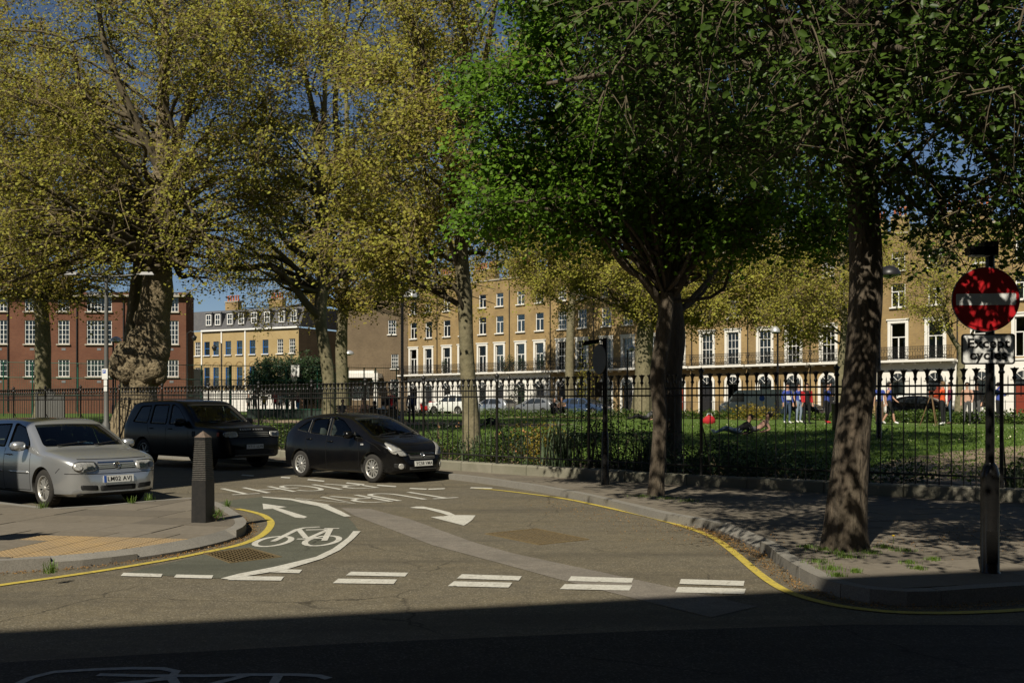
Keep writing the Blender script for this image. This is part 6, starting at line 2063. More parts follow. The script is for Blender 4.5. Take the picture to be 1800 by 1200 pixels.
mat('seat_cloth', (0.11, 0.108, 0.10), 0.9)
mat('dash_plastic', (0.085, 0.083, 0.078), 0.8)
mat('rim_silver', (0.46, 0.45, 0.42), 0.4, metal=.6, noise=[(25, .4, (.26, .25, .22))])
mat('chrome', (0.70, 0.70, 0.68), 0.15, metal=1.0)
mat('lamp_inner', (0.62, 0.61, 0.57), 0.3, metal=.45, noise=[(30, .8, (.22, .22, .21))])
mat('lamp_amber', (0.55, 0.20, 0.03), 0.3)
mat('lamp_red', (0.30, 0.012, 0.012), 0.25)
mat('number_plate', (0.70, 0.70, 0.66), 0.4)
mat('groove', (0.004, 0.004, 0.004), 0.9)
glass_mat('car_glass', (.60, .68, .64), .0)
glass_mat('dark_glass', (.10, .115, .11), .0)
glass_mat('lamp_glass', (.97, .97, .97), .0, 1.18)

def interp(prof, x):
    xs = [p[0] for p in prof]; ys = [p[1] for p in prof]
    return np.interp(x, xs, ys)
def smooth_prof(prof, per=6):
    p = catmull(prof, per)
    out = [p[0]]
    for q in p[1:]:
        if q[0] > out[-1][0] + 1e-5: out.append(q)
    return out

def car_rings(S, inset=0.0, xr=None, zbot=None, nx=64):
    top = smooth_prof(S['top']); plan = smooth_prof(S['plan']); bot = S['bot']; sw = S['side']
    x0, x1 = xr or (top[0][0], top[-1][0])
    t = np.linspace(0, 1, nx)
    # closer stations at both ends
    xs = x0 + (x1 - x0) * (.5 - .5 * np.cos(np.pi * t)) * .6 + (x1 - x0) * t * .4
    rings = []
    for x in xs:
        zt = interp(top, x) - inset; zb = zbot if zbot is not None else interp(bot, x)
        w = interp(plan, x) - inset
        zt = max(zt, zb + .06)
        r = min(S.get('edge', .10), (zt - zb) * .45)
        half = [(0, zb), (w * .55, zb), (w * .88, zb + .005)]
        lo = zb + .05; hi = zt - r
        for k in range(10):
            z = lo + (hi - lo) * k / 9
            half.append((w * interp(sw, z), z))
        wt = w * interp(sw, zt); wh = w * interp(sw, hi)
        crown = S.get('crown', .035)
        ze = zt - crown * .6
        for k in (1, 2, 3):
            a = k / 4
            # quadratic corner
            p0, p1, p2 = (wh, hi), (wt * 1.0, ze), (max(0, wt - r * 1.4), zt - crown * .35)
            half.append(((1 - a) ** 2 * p0[0] + 2 * a * (1 - a) * p1[0] + a * a * p2[0], (1 - a) ** 2 * p0[1] + 2 * a * (1 - a) * p1[1] + a * a * p2[1]))
        yt = max(.001, wt - r * 1.4)
        half += [(yt, zt - crown * .35), (yt * .6, zt - crown * .13), (yt * .25, zt - .002)]
        half.append((0, zt))
        ring = [(x, y, z) for y, z in half] + [(x, -y, z) for y, z in half[-2:0:-1]]
        rings.append(ring)
    return rings
def rings_mesh(rings, m, name):
    n = len(rings[0]); V = [v for r in rings for v in r]; F = []
    for i in range(len(rings) - 1):
        for k in range(n):
            a, b = i * n + k, i * n + (k + 1) % n
            F.append((a, a + n, b + n, b)[::-1])
    for ri, rev in ((0, False), (len(rings) - 1, True)):
        c = np.mean(rings[ri], 0); V.append(tuple(c)); ci = len(V) - 1
        for k in range(n):
            a, b = ri * n + k, ri * n + (k + 1) % n
            F.append((ci, a, b) if not rev else (ci, b, a))
    me = bpy.data.meshes.new(name); me.from_pydata(V, [], F)
    for q in (m if isinstance(m, list) else [m]): me.materials.append(MATS[q])
    bm = bmesh.new(); bm.from_mesh(me); bmesh.ops.recalc_face_normals(bm, faces=bm.faces); bm.to_mesh(me); bm.free()
    me.polygons.foreach_set('use_smooth', [True] * len(me.polygons))
    return me
def prism_mesh(poly, axis, d0, d1, mi=1):
    """closed prism of an outline along x or y; poly coordinates are the other two axes"""
    n = len(poly)
    def P(p, d): return (p[0], d, p[1]) if axis == 'y' else (d, p[0], p[1])
    V = [P(p, d0) for p in poly] + [P(p, d1) for p in poly]
    F = [tuple(range(n)), tuple(range(2 * n - 1, n - 1, -1))] + [(i, n + i, n + (i + 1) % n, (i + 1) % n) for i in range(n)]
    me = bpy.data.meshes.new('cut'); me.from_pydata(V, [], F)
    bm = bmesh.new(); bm.from_mesh(me); bmesh.ops.recalc_face_normals(bm, faces=bm.faces); bm.to_mesh(me); bm.free()
    me.materials.append(MATS['car_inside']); me.materials.append(MATS['car_inside'])
    me.polygons.foreach_set('material_index', [mi] * len(me.polygons))
    return me
def cyl_mesh(c, r, y0, y1, n=28):
    return prism_mesh([(c[0] + r * math.cos(2 * math.pi * k / n), c[1] + r * math.sin(2 * math.pi * k / n)) for k in range(n)], 'y', y0, y1)
def boolean(base, cutters):
    """cut meshes out of a mesh, return the evaluated result"""
    o = bpy.data.objects.new('base', base); COL.objects.link(o); tmp = [o]
    for i, c in enumerate(cutters):
        q = bpy.data.objects.new('cut', c); COL.objects.link(q); tmp.append(q)
        m = o.modifiers.new('b%d' % i, 'BOOLEAN'); m.operation = 'DIFFERENCE'; m.object = q; m.solver = 'EXACT'
    dg = bpy.context.evaluated_depsgraph_get(); dg.update()
    me = bpy.data.meshes.new_from_object(o.evaluated_get(dg))
    for t in tmp: bpy.data.objects.remove(t)
    return me

class Surf:
    def __init__(s, me):
        s.bv = BVHTree.FromPolygons([v.co[:] for v in me.vertices], [tuple(p.vertices) for p in me.polygons])
    def hit(s, p, d):
        r = s.bv.ray_cast(Vector(p), Vector(d))
        return (r[0], r[1]) if r[0] is not None else None
    def point(s, a, b, side):
        if side == 'front': h = s.hit((4, a, b), (-1, 0, 0))
        elif side == 'rear': h = s.hit((-4, a, b), (1, 0, 0))
        elif side == 'right': h = s.hit((a, -3, b), (0, 1, 0))
        elif side == 'left': h = s.hit((a, 3, b), (0, -1, 0))
        elif side == 'top': h = s.hit((a, b, 4), (0, 0, -1))
        if h is None: h = s.bv.find_nearest(Vector({'front': (1.9, a, b), 'rear': (-1.9, a, b), 'right': (a, -.8, b), 'left': (a, .8, b), 'top': (a, b, 1.5)}[side]))[:2]
        return h
    def patch(s, outline, side, off, m, rings=5, skirt=.012, mb=None):
        """a skin that follows the body over a star-shaped outline"""
        mb = mb or MB()
        c = np.mean(np.array(outline), 0); n = len(outline)
        pts = []
        for r in range(rings, 0, -1):
            for o in outline:
                q = c + (np.array(o) - c) * r / rings
                p, nn = s.point(q[0], q[1], side)
                pts.append(p + nn * off)
        p, nn = s.point(c[0], c[1], side); pts.append(p + nn * off)
        fs = []
        for r in range(rings - 1):
            for k in range(n):
                fs.append((r * n + k, r * n + (k + 1) % n, (r + 1) * n + (k + 1) % n, (r + 1) * n + k))
        for k in range(n): fs.append(((rings - 1) * n + k, (rings - 1) * n + (k + 1) % n, rings * n))
        # skirt back into the body
        sk = []
        for o in outline:
            p, nn = s.point(o[0], o[1], side); sk.append(p + nn * (off - skirt))
        b = len(pts)
        fs += [((k + 1) % n, k, b + k, b + (k + 1) % n) for k in range(n)]
        allp = pts + sk
        # orient outwards
        want = Vector({'front': (1, 0, 0), 'rear': (-1, 0, 0), 'right': (0, -1, 0), 'left': (0, 1, 0), 'top': (0, 0, 1)}[side])
        f0 = fs[len(fs) // 3]
        nn = (allp[f0[1]] - allp[f0[0]]).cross(allp[f0[2]] - allp[f0[0]])
        if nn.dot(want) < 0: fs = [f[::-1] for f in fs]
        mb.add(allp, fs, m, True)
        return mb
    def line(s, pts, side, w, off, m, mb=None, per=10):
        mb = mb or MB()
        P = resample(pts, max(.02, sum(math.dist(pts[i], pts[i + 1]) for i in range(len(pts) - 1)) / per / max(1, len(pts) - 1)))
        vs = []; fs = []
        for i, q in enumerate(P):
            a, b = P[max(0, i - 1)], P[min(len(P) - 1, i + 1)]
            dx, dy = b[0] - a[0], b[1] - a[1]; l = math.hypot(dx, dy) or 1
            for sg in (1, -1):
                p, nn = s.point(q[0] - dy / l * w / 2 * sg, q[1] + dx / l * w / 2 * sg, side); vs.append(p + nn * off)
        for i in range(len(P) - 1): fs.append((2 * i, 2 * i + 1, 2 * i + 3, 2 * i + 2))
        mb.add(vs, fs, m)
        return mb

def rnd(poly, r=.04, n=4):
    """rounded outline"""
    out = []; m = len(poly)
    for i in range(m):
        p0, p, p1 = np.array(poly[i - 1], float), np.array(poly[i], float), np.array(poly[(i + 1) % m], float)
        a = p0 - p; b = p1 - p
        la, lb = np.linalg.norm(a), np.linalg.norm(b)
        q = min(r, la * .45, lb * .45)
        s, e = p + a / la * q, p + b / lb * q
        for k in range(n + 1):
            t = k / n; out.append(tuple((1 - t) ** 2 * s + 2 * t * (1 - t) * p + t * t * e))
    # a few points along the straights too
    res = []
    for i in range(len(out)):
        a, b = out[i], out[(i + 1) % len(out)]
        res.append(a)
        d = math.dist(a, b)
        k = int(d / .12)
        for j in range(1, k + 1): res.append((a[0] + (b[0] - a[0]) * j / (k + 1), a[1] + (b[1] - a[1]) * j / (k + 1)))
    return res

def wheel(par, x, y, r, w, side, style, spokes):
    """wheel facing side (-1 = right)"""
    g = MB(); rr = r * .69
    g.lathe([(rr, -w / 2), (r * .93, -w / 2), (r * .985, -w * .40), (r, -w * .3), (r, w * .3), (r * .985, w * .40), (r * .93, w / 2), (rr, w / 2)], 'rubber', (0, 0, 0), 36, 'y', cap=False)
    for k in range(36):
        a = 2 * math.pi * k / 36
        g.box((r * math.cos(a) * .999, 0, r * math.sin(a) * .999), (.012, w * .62, .012), 'rubber', 0)
    W = g.build('wheel', par, loc=(x, y, r))
    g = MB(); s = side
    g.lathe([(rr * 1.0, -.02), (rr * 1.02, .0), (rr * .99, .012), (rr * .90, .006), (rr * .86, -.03)], 'rim_silver', (0, s * w * .42, 0), 32, 'y', cap=False) if s < 0 else g.lathe([(rr * .86, .03), (rr * .90, -.006), (rr * .99, -.012), (rr * 1.02, 0), (rr, .02)], 'rim_silver', (0, s * w * .42, 0), 32, 'y', cap=False)
    g.lathe([(rr * .88, -.004), (rr * .88, .004)], 'car_inside', (0, s * (w * .42 - .07), 0), 24, 'y', smooth=False)
    R_ = g.build('rim', W)
    yy = s * (w * .42 - .015)
    for k in range(spokes):
        a = 2 * math.pi * k / spokes + .2
        for da in ((-.13, .13) if style == 'twin' else (0,)):
            q = MB()
            ca, sa = math.cos(a + da), math.sin(a + da); ta, tb = -math.sin(a + da), math.cos(a + da)
            b0, b1 = (.022, .018) if style != 'cap' else (.030, .036)
            r0, r1 = rr * .16, rr * .93
            vs = []
            for (rad, hw, yo) in ((r0, b0 / 2 * .9, s * .012), (r1, b1 / 2, 0)):
                for sg in (-1, 1):
                    for d in (0, -s * .025):
                        vs.append((rad * ca + ta * hw * sg, yy + yo + d, rad * sa + tb * hw * sg))
            q.add(vs, [(0, 2, 6, 4), (1, 5, 7, 3), (0, 4, 5, 1), (2, 3, 7, 6), (4, 6, 7, 5)], 'rim_silver')
            q.build('spoke', W)
    q = MB(); q.lathe([(rr * .24, -.02), (rr * .22, .012), (0, .018)] if s < 0 else [(0, -.018), (rr * .22, -.012), (rr * .24, .02)], 'rim_silver', (0, yy, 0), 16, 'y'); q.build('hub', W)
    return W

def seat(par, x, y, z=.42):
    g = MB()
    g.box((x, y, z + .08), (.50, .48, .16), 'seat_cloth')
    g.add([(x - .24, y - .23, z + .1), (x - .24, y + .23, z + .1), (x - .40, y + .19, z + .68), (x - .40, y - .19, z + .68), (x - .38, y - .23, z + .1), (x - .38, y + .23, z + .1), (x - .50, y + .19, z + .68), (x - .50, y - .19, z + .68)],
          [(0, 1, 2, 3), (7, 6, 5, 4), (0, 3, 7, 4), (1, 5, 6, 2), (3, 2, 6, 7)], 'seat_cloth')
    g.lathe([(.11, 0), (.14, .05), (.14, .15), (.10, .21)], 'seat_cloth', (x - .45, y, z + .69), 10, sx=.55, sy=.95)
    return g.build('seat', par)

def build_car(label, S, pos, heading, group=None, name='parked_car'):
    rot = math.atan2(heading[1], heading[0])
    T = thing(name, label, 'car', (pos[0], pos[1], pos[2] if len(pos) > 2 else 0.0), rot, group)
    outer = rings_mesh(car_rings(S), [S['paint'], 'car_inside'], 'body')
    sf = Surf(outer)
    hero = S.get('hero', True)
    xf, xb = S['axles']; R_ = S['wheel_r']; W2 = S['W'] / 2
    cut = []
    if hero:
        cab = car_rings(S, .05, S['cabin_x'], S.get('cabin_z', .48), 40)
        cm = rings_mesh(cab, ['car_inside', 'car_inside'], 'cabin'); cm.polygons.foreach_set('material_index', [1] * len(cm.polygons))
        cut.append(cm)
        for pl in S['side_windows']: cut.append(prism_mesh(rnd(pl, .05), 'y', -1.6, 1.6))
        cut.append(prism_mesh(rnd(S['windscreen'], .07), 'x', .35, 3.0))
        cut.append(prism_mesh(rnd(S['rear_window'], .07), 'x', -3.0, -.9))
    for xa in (xf, xb):
        for sg in (1, -1):
            cut.append(cyl_mesh((xa, R_ + .01), R_ + S.get('arch', .045), sg * (W2 - .30), sg * (W2 + .3)))
    body = link('body', boolean(outer, cut), T)
    body.data.polygons.foreach_set('use_smooth', [True] * len(body.data.polygons))
    try: body.data.set_sharp_from_angle(angle=math.radians(38))
    except Exception: pass
    gm = S.get('glass', 'car_glass') if hero else 'window_glass'
    off = -.012 if hero else .004
    for pl in S['side_windows']:
        for sd in ('right', 'left'): sf.patch(rnd(pl, .05), sd, off, gm, 4, .004).build('side_window', T)
    sf.patch(rnd(S['windscreen'], .07), 'front', off, S.get('screen_glass', gm) if hero else gm, 5, .004).build('windscreen', T)
    sf.patch(rnd(S['rear_window'], .07), 'rear', off, gm, 5, .004).build('rear_window', T)
    tw = S.get('tyre_w', .19)
    for xa in (xf, xb):
        for sg in (1, -1): wheel(T, xa, sg * (W2 - tw / 2 - S.get('tuck', .035)), R_, tw, sg, S.get('rim', 'multi'), S.get('spokes', 10))
    if hero:
        for sg in (1, -1): seat(T, S['seat_x'], sg * .37, S.get('seat_z', .42))
        g = MB()
        g.box((S['seat_x'] - .85, 0, S.get('seat_z', .42) + .3), (.2, 1.2, .5), 'seat_cloth')
        for sg in (-.4, 0, .4): g.lathe([(.11, 0), (.13, .05), (.10, .17)], 'seat_cloth', (S['seat_x'] - .88, sg, S.get('seat_z', .42) + .55), 10, sx=.55)
        g.build('rear_seat', T)
        g = MB(); dx = S['seat_x'] + .62
        g.box((dx + .25, 0, S['belt'] - .12), (.62, 1.30, .22), 'dash_plastic'); g.build('dashboard', T)
        g = MB()
        g.tube([(dx - .12 + .05 * math.cos(a), -.37 + .18 * math.sin(a) * 1.0, S['belt'] - .02 + .17 * math.cos(a)) for a in np.linspace(0, 6.283, 21)], .014, 'car_plastic', 6, cap=False)
        g.box((dx - .06, -.37, S['belt'] - .03), (.06, .3, .05), 'car_plastic'); g.build('steering_wheel', T)
        g = MB(); g.box((S['mirror_in'][0], 0, S['mirror_in'][1]), (.03, .22, .065), 'steel_grey'); g.build('inside_mirror', T)
    # shut lines
    for i, ln in enumerate(S['lines']):
        g = MB()
        for sd in ('right', 'left'): sf.line(ln, sd, .011, .0015, 'groove', g, 14)
        g.build('shut_line', T)
    for ln in S.get('front_lines', []):
        sf.line(ln, 'front', .011, .0015, 'groove', None, 14).build('shut_line', T)
    for pl, m in S.get('side_strips', []):
        for sd in ('right', 'left'): sf.patch(rnd(pl, .01, 2), sd, .012, m, 2, .012).build('side_strip', T)
    for hx, hz in S['handles']:
        for sd, sg in (('right', -1), ('left', 1)):
            p, nn = sf.point(hx, hz, sd)
            g = MB(); g.tube([p + Vector((-.09, 0, 0)), p + Vector((-.07, sg * .03, 0)), p + Vector((.07, sg * .03, 0)), p + Vector((.09, 0, 0))], .013, S.get('handle_m', S['paint']), 6); g.build('door_handle', T)
    # mirrors
    mx, mz = S['mirror']
    for sd, sg in (('right', -1), ('left', 1)):
        p, nn = sf.point(mx, mz, sd)
        g = MB(); g.tube([p - Vector((0, sg * .03, 0)), p + Vector((.02, sg * .08, -.005))], .03, 'car_plastic', 6)
        c = p + Vector((.0, sg * .16, .02)); k = S.get('mirror_s', 1.0)
        vs = []; fs = []; n = 12
        for i, (dx, q) in enumerate(((-.06, .86), (-.05, 1.0), (.02, .98), (.07, .78), (.10, .35))):
            for j in range(n):
                a = 2 * math.pi * j / n
                ca, sa = math.cos(a), math.sin(a)
                e = .7
                yy = math.copysign(abs(ca) ** e, ca) * .115 * q * k; zz2 = math.copysign(abs(sa) ** e, sa) * .078 * q * k
                vs.append((c.x + dx, c.y + yy, c.z + zz2))
        for i in range(4):
            for j in range(n): fs.append((i * n + j, i * n + (j + 1) % n, (i + 1) * n + (j + 1) % n, (i + 1) * n + j))
        fs.append(tuple(range(n))); fs.append(tuple(range(4 * n, 5 * n)))
        g.add(vs, fs, S['paint'], True)
        g.build('wing_mirror', T)
    # front
    for o in S['headlights']:
        for sg in (1, -1):
            oo = [(p[0] * sg, p[1]) for p in o]
            r = rnd(oo, .05)
            q = sf.patch(r, 'front', .002, 'lamp_inner', 5, .01).build('headlight', T)
            c = np.mean(np.array(oo), 0)
            for k, (dy, rad) in enumerate(S.get('bulbs', ((-.07, .05), (.07, .05)))):
                p, nn = sf.point(c[0] + dy, c[1], 'front')
                g = MB(); 
                g.lathe([(rad, .012), (rad * .85, .010), (rad * .3, -.002), (0, .004)], 'lamp_inner', (0, 0, 0), 12, 'x')
                b = g.build('reflector', q, loc=p + nn * .002); b.rotation_euler = nn.to_track_quat('X', 'Z').to_euler()
            sf.patch(r, 'front', .022, 'lamp_glass', 5, .02).build('lens', q)
    for o, m, nm, off in S['front_patches']:
        sf.patch(rnd(o, .025), 'front', off, m, 4, .02).build(nm, T)
    for ln, w, m, nm, off in S.get('front_bars', []):
        sf.line(ln, 'front', w, off, m, None, 16).build(nm, T)
    for o, m, nm, off in S.get('side_patches', []):
        for sd in ('right', 'left'): sf.patch(rnd(o, .03), sd, off, m, 4, .02).build(nm, T)
    # number plate
    if S.get('plate'):
        txt, pz, px_, tilt = S['plate']
        p, nn = sf.point(0, pz, 'front')
        g = MB(); g.box((0, 0, 0), (.012, .52, .112), 'number_plate'); P = g.build('number_plate', T, loc=(p.x + .016 + px_, 0, pz)); P.rotation_euler = (0, -tilt, 0)
        if S.get('plate_eu'):
            g = MB(); g.box((.0075, -.237, 0), (.002, .042, .108), 'plate_blue'); g.build('band', P)
        text_part(txt, .098, 'ink_black', P, (.0075, .012, -.002), (math.pi / 2, 0, math.pi / 2), bold=.0006, sx=.98 if hero else 1, spacing=1.10)
    # wipers
    for y0, y1 in S.get('wipers', []):
        g = MB(); pts = []
        for t in np.linspace(0, 1, 6):
            p, nn = sf.point(y0 + (y1 - y0) * t, S['windscreen'][0][1] - .01 + .05 * t, 'front'); pts.append(p + nn * .03)
        g.tube(pts, .012, 'car_plastic', 5); g.build('wiper', T)
    return T, sf

HD = (0.77, -0.638)
# ---------------------------------------------------------------- silver hatchback
Wd = 1.735 / 2
S_silver = dict(paint='paint_silver', W=1.735, belt=.93, axles=(1.20, -1.31), wheel_r=.312, tyre_w=.195, rim='twin', spokes=9, arch=.04,
    top=[(-2.07, .52), (-2.05, .70), (-2.02, .92), (-1.94, 1.05), (-1.80, 1.22), (-1.60, 1.38), (-1.35, 1.425), (-.9, 1.448), (-.3, 1.45), (.10, 1.425), (.30, 1.375), (.55, 1.25), (.85, 1.085), (1.06, .965), (1.15, .945), (1.45, .905), (1.75, .845), (1.92, .785), (2.0, .70), (2.04, .60), (2.06, .50)],
    plan=[(-2.07, .62), (-2.04, .72), (-1.95, .80), (-1.7, .85), (-1.2, Wd), (.9, Wd), (1.4, .855), (1.7, .82), (1.88, .745), (1.98, .655), (2.04, .56), (2.06, .48)],
    bot=[(-2.07, .34), (-1.9, .22), (-1.3, .19), (1.3, .19), (1.9, .20), (2.06, .25)],
    side=[(.15, .93), (.25, .965), (.45, .995), (.62, 1.0), (.80, .985), (.93, .955), (1.0, .92), (1.2, .835), (1.42, .735), (1.5, .70)], edge=.09, crown=.04,
    cabin_x=(-1.75, 1.02), seat_x=-.05, mirror_in=(.35, 1.27),
    side_windows=[[(-.12, .955), (.72, .965), (.62, 1.07), (.28, 1.30), (-.05, 1.365), (-.15, 1.36)], [(-1.02, .965), (-.22, .955), (-.25, 1.36), (-.9, 1.34), (-1.0, 1.30)], [(-1.55, 1.02), (-1.12, .975), (-1.1, 1.295), (-1.22, 1.29)]],
    windscreen=[(-.72, .985), (.72, .985), (.635, 1.2), (.555, 1.385), (-.555, 1.385), (-.635, 1.2)],
    rear_window=[(-.55, 1.02), (.55, 1.02), (.46, 1.34), (-.46, 1.34)],
    lines=[[(.78, .27), (.80, .60), (.77, .94)], [(-.17, .25), (-.19, .94)], [(-.98, .60), (-1.06, .80), (-1.07, .96)], [(-.17, .25), (.78, .27)], [(1.62, .58), (1.72, .66)]],
    front_lines=[[(-.60, .80), (-.3, .795), (0, .793), (.3, .795), (.60, .80)], [(-.78, .575), (-.4, .565), (0, .56), (.4, .565), (.78, .575)]],
    side_strips=[([(.05, .535), (.74, .545), (.74, .575), (.05, .565)], 'paint_silver'), ([(-.85, .535), (-.22, .535), (-.22, .565), (-.85, .565)], 'paint_silver')],
    handles=[(-.02, .84), (-.90, .85)], mirror=(.62, .97), mirror_s=1.05,
    headlights=[[(.335, .625), (.345, .745), (.60, .758), (.69, .735), (.71, .66), (.64, .607), (.45, .600)]], bulbs=((-.09, .055), (.08, .055)),
    front_patches=[([(-.32, .635), (.32, .635), (.32, .745), (-.32, .745)], 'car_plastic', 'grille', .003),
                   ([(-.30, .285), (.30, .285), (.31, .375), (-.31, .375)], 'car_plastic', 'lower_intake', .004),
                   ([(.34, .30), (.60, .315), (.61, .395), (.35, .38)], 'car_plastic', 'side_intake', .004), ([(-.60, .315), (-.34, .30), (-.35, .38), (-.61, .395)], 'car_plastic', 'side_intake', .004),
                   ([(-.64, .21), (.64, .21), (.64, .262), (-.64, .262)], 'car_plastic', 'spoiler_lip', .012)],
    front_bars=[([(-.31, z), (0, z), (.31, z)], .020, 'chrome' if k == 3 else 'paint_silver', 'grille_bar', .012) for k, z in enumerate((.655, .683, .711, .737))],
    plate=('LM02 AVJ', .475, .0, math.radians(4)), plate_eu=True, wipers=[(-.52, .02), (.12, .60)])
gx, gy = -8.05, 17.66
car, sf = build_car('silver hatchback with plate LM02 AVJ parked nose-out by the ribbed bollard', S_silver, (gx, gy, 0), HD, 'cars parked along the side street')
p, nn = sf.point(0, .69, 'front')
B_ = thing if False else None
g = MB(); g.lathe([(.062, 0), (.062, .012), (.052, .016), (.052, .008), (0, .008)], 'chrome', (0, 0, 0), 24, 'x')
bd = g.build('badge', car, loc=(p.x + .012, 0, .695)); bd.rotation_euler = (0, -.2, 0)
g = MB()
for st in ([(-.024, .046), (-.002, .006), (.002, .006), (.024, .046)], [(-.046, .016), (-.024, -.042), (0, .0), (.024, -.042), (.046, .016)]):
    g.tube([(.014, a, b) for a, b in st], .0055, 'chrome', 5)
g.build('emblem', bd)

# ---------------------------------------------------------------- black hatchback
Wd = 1.737 / 2
S_black = dict(paint='paint_black', W=1.737, belt=.93, axles=(1.27, -1.24), wheel_r=.308, tyre_w=.185, rim='cap', spokes=12, arch=.04,
    top=[(-2.0, .50), (-1.985, .70), (-1.95, .95), (-1.86, 1.07), (-1.70, 1.22), (-1.46, 1.365), (-1.15, 1.44), (-.75, 1.48), (-.3, 1.488), (.0, 1.47), (.30, 1.405), (.65, 1.27), (1.0, 1.10), (1.18, 1.005), (1.27, .972), (1.5, .91), (1.72, .82), (1.86, .72), (1.94, .62), (1.985, .52), (2.0, .45)],
    plan=[(-2.0, .60), (-1.97, .70), (-1.88, .79), (-1.65, .845), (-1.2, Wd), (.9, Wd), (1.35, .855), (1.6, .815), (1.78, .73), (1.9, .62), (1.97, .49), (2.0, .40)],
    bot=[(-2.0, .36), (-1.8, .22), (-1.2, .18), (1.2, .18), (1.75, .19), (2.0, .24)],
    side=[(.15, .92), (.25, .96), (.45, .99), (.62, 1.0), (.80, .99), (.93, .955), (1.0, .925), (1.2, .84), (1.45, .725), (1.5, .70)], edge=.10, crown=.045,
    cabin_x=(-1.72, 1.1), seat_x=-.02, mirror_in=(.45, 1.30),
    side_windows=[[(-.20, .985), (.62, .965), (.50, 1.13), (.16, 1.33), (-.10, 1.395), (-.24, 1.395)], [(.68, .965), (.98, .960), (.62, 1.10)], [(-.96, 1.03), (-.30, .99), (-.34, 1.39), (-.80, 1.365), (-.92, 1.335)], [(-1.46, 1.10), (-1.03, 1.04), (-.99, 1.325), (-1.16, 1.28)]],
    windscreen=[(-.70, 1.0), (.70, 1.0), (.615, 1.22), (.53, 1.42), (-.53, 1.42), (-.615, 1.22)],
    rear_window=[(-.55, 1.10), (.55, 1.10), (.46, 1.36), (-.46, 1.36)],
    lines=[[(.84, .26), (.88, .60), (.80, .95)], [(-.26, .25), (-.27, .97)], [(-.90, .60), (-1.02, .80), (-1.0, 1.02)], [(-.26, .25), (.84, .26)], [(1.05, .92), (1.40, .80), (1.55, .70)]],
    front_lines=[[(-.62, .70), (-.3, .665), (0, .66), (.3, .665), (.62, .70)]],
    handles=[(-.13, .86), (-.90, .90)], mirror=(.66, 1.0), mirror_s=1.05,
    side_patches=[([(.92, .80), (1.02, .80), (1.02, .835), (.92, .835)], 'lamp_inner', 'side_repeater', .006)],
    headlights=[[(.40, .585), (.48, .68), (.60, .79), (.70, .875), (.755, .84), (.765, .73), (.72, .63), (.55, .575)]], bulbs=((-.05, .055), (.06, .045)),
    front_patches=[([(-.36, .50), (.36, .50), (.385, .625), (-.385, .625)], 'car_plastic', 'grille', .004),
                   ([(-.38, .265), (.38, .265), (.40, .345), (-.40, .345)], 'car_plastic', 'lower_intake', .004),
                   ([(.46, .30), (.68, .33), (.69, .43), (.47, .41)], 'car_plastic', 'side_intake', .004), ([(-.68, .33), (-.46, .30), (-.47, .41), (-.69, .43)], 'car_plastic', 'side_intake', .004)],
    front_bars=[([(-.37, .615), (0, .63), (.37, .615)], .030, 'chrome', 'grille_trim', .014), ([(-.36, .555), (0, .55), (.36, .555)], .014, 'steel_grey', 'grille_bar', .010), ([(-.36, .52), (0, .515), (.36, .52)], .012, 'steel_grey', 'grille_bar', .010),
                ([(-.40, .30), (0, .30), (.40, .30)], .012, 'steel_grey', 'intake_bar', .010)],
    plate=('YC58 VMA', .415, .0, math.radians(6)), wipers=[(-.54, -.02), (.02, .56)])
cx_, cy_ = -3.42, 22.86
car, sf = build_car('small black hatchback with plate YC58 VMA parked at the kerb by the railings', S_black, (cx_, cy_, 0), (.75, -.66), 'cars parked along the side street')
for sg in (1, -1):
    p, nn = sf.point(.57 * sg, .365, 'front')
    g = MB(); g.lathe([(.062, 0), (.062, .012), (.05, .016), (0, .010)], 'lamp_inner', (0, 0, 0), 16, 'x'); q = g.build('fog_lamp', car, loc=p + nn * .004); q.rotation_euler = nn.to_track_quat('X', 'Z').to_euler()
p, nn = sf.point(0, .595, 'front')
g = MB(); g.lathe([(.055, 0), (.055, .012), (.045, .016), (.045, .006), (0, .006)], 'chrome', (0, 0, 0), 22, 'x')
bd = g.build('badge', car, loc=(p.x + .014, 0, .60)); bd.rotation_euler = (0, -.3, 0)
g = MB()
for st in ([(-.04, .03), (-.015, .0), (-.02, -.035), (.01, -.045)], [(-.015, 0), (.015, .02), (.02, .042), (.005, .05)], [(.015, .02), (.035, .0), (.03, -.02)]):
    g.tube([(.014, a, b) for a, b in st], .006, 'chrome', 5)
g.build('emblem', bd)
# dabs of chrome at the window edges of the black hatchback: pillar trims
for ln in ([(-.27, .99), (-.30, 1.38)], [(-1.0, 1.05), (-.97, 1.33)]):
    g = MB()
    for sd in ('right', 'left'): sf.line(ln, sd, .016, .004, 'steel_grey', g)
    g.build('pillar_trim', car)

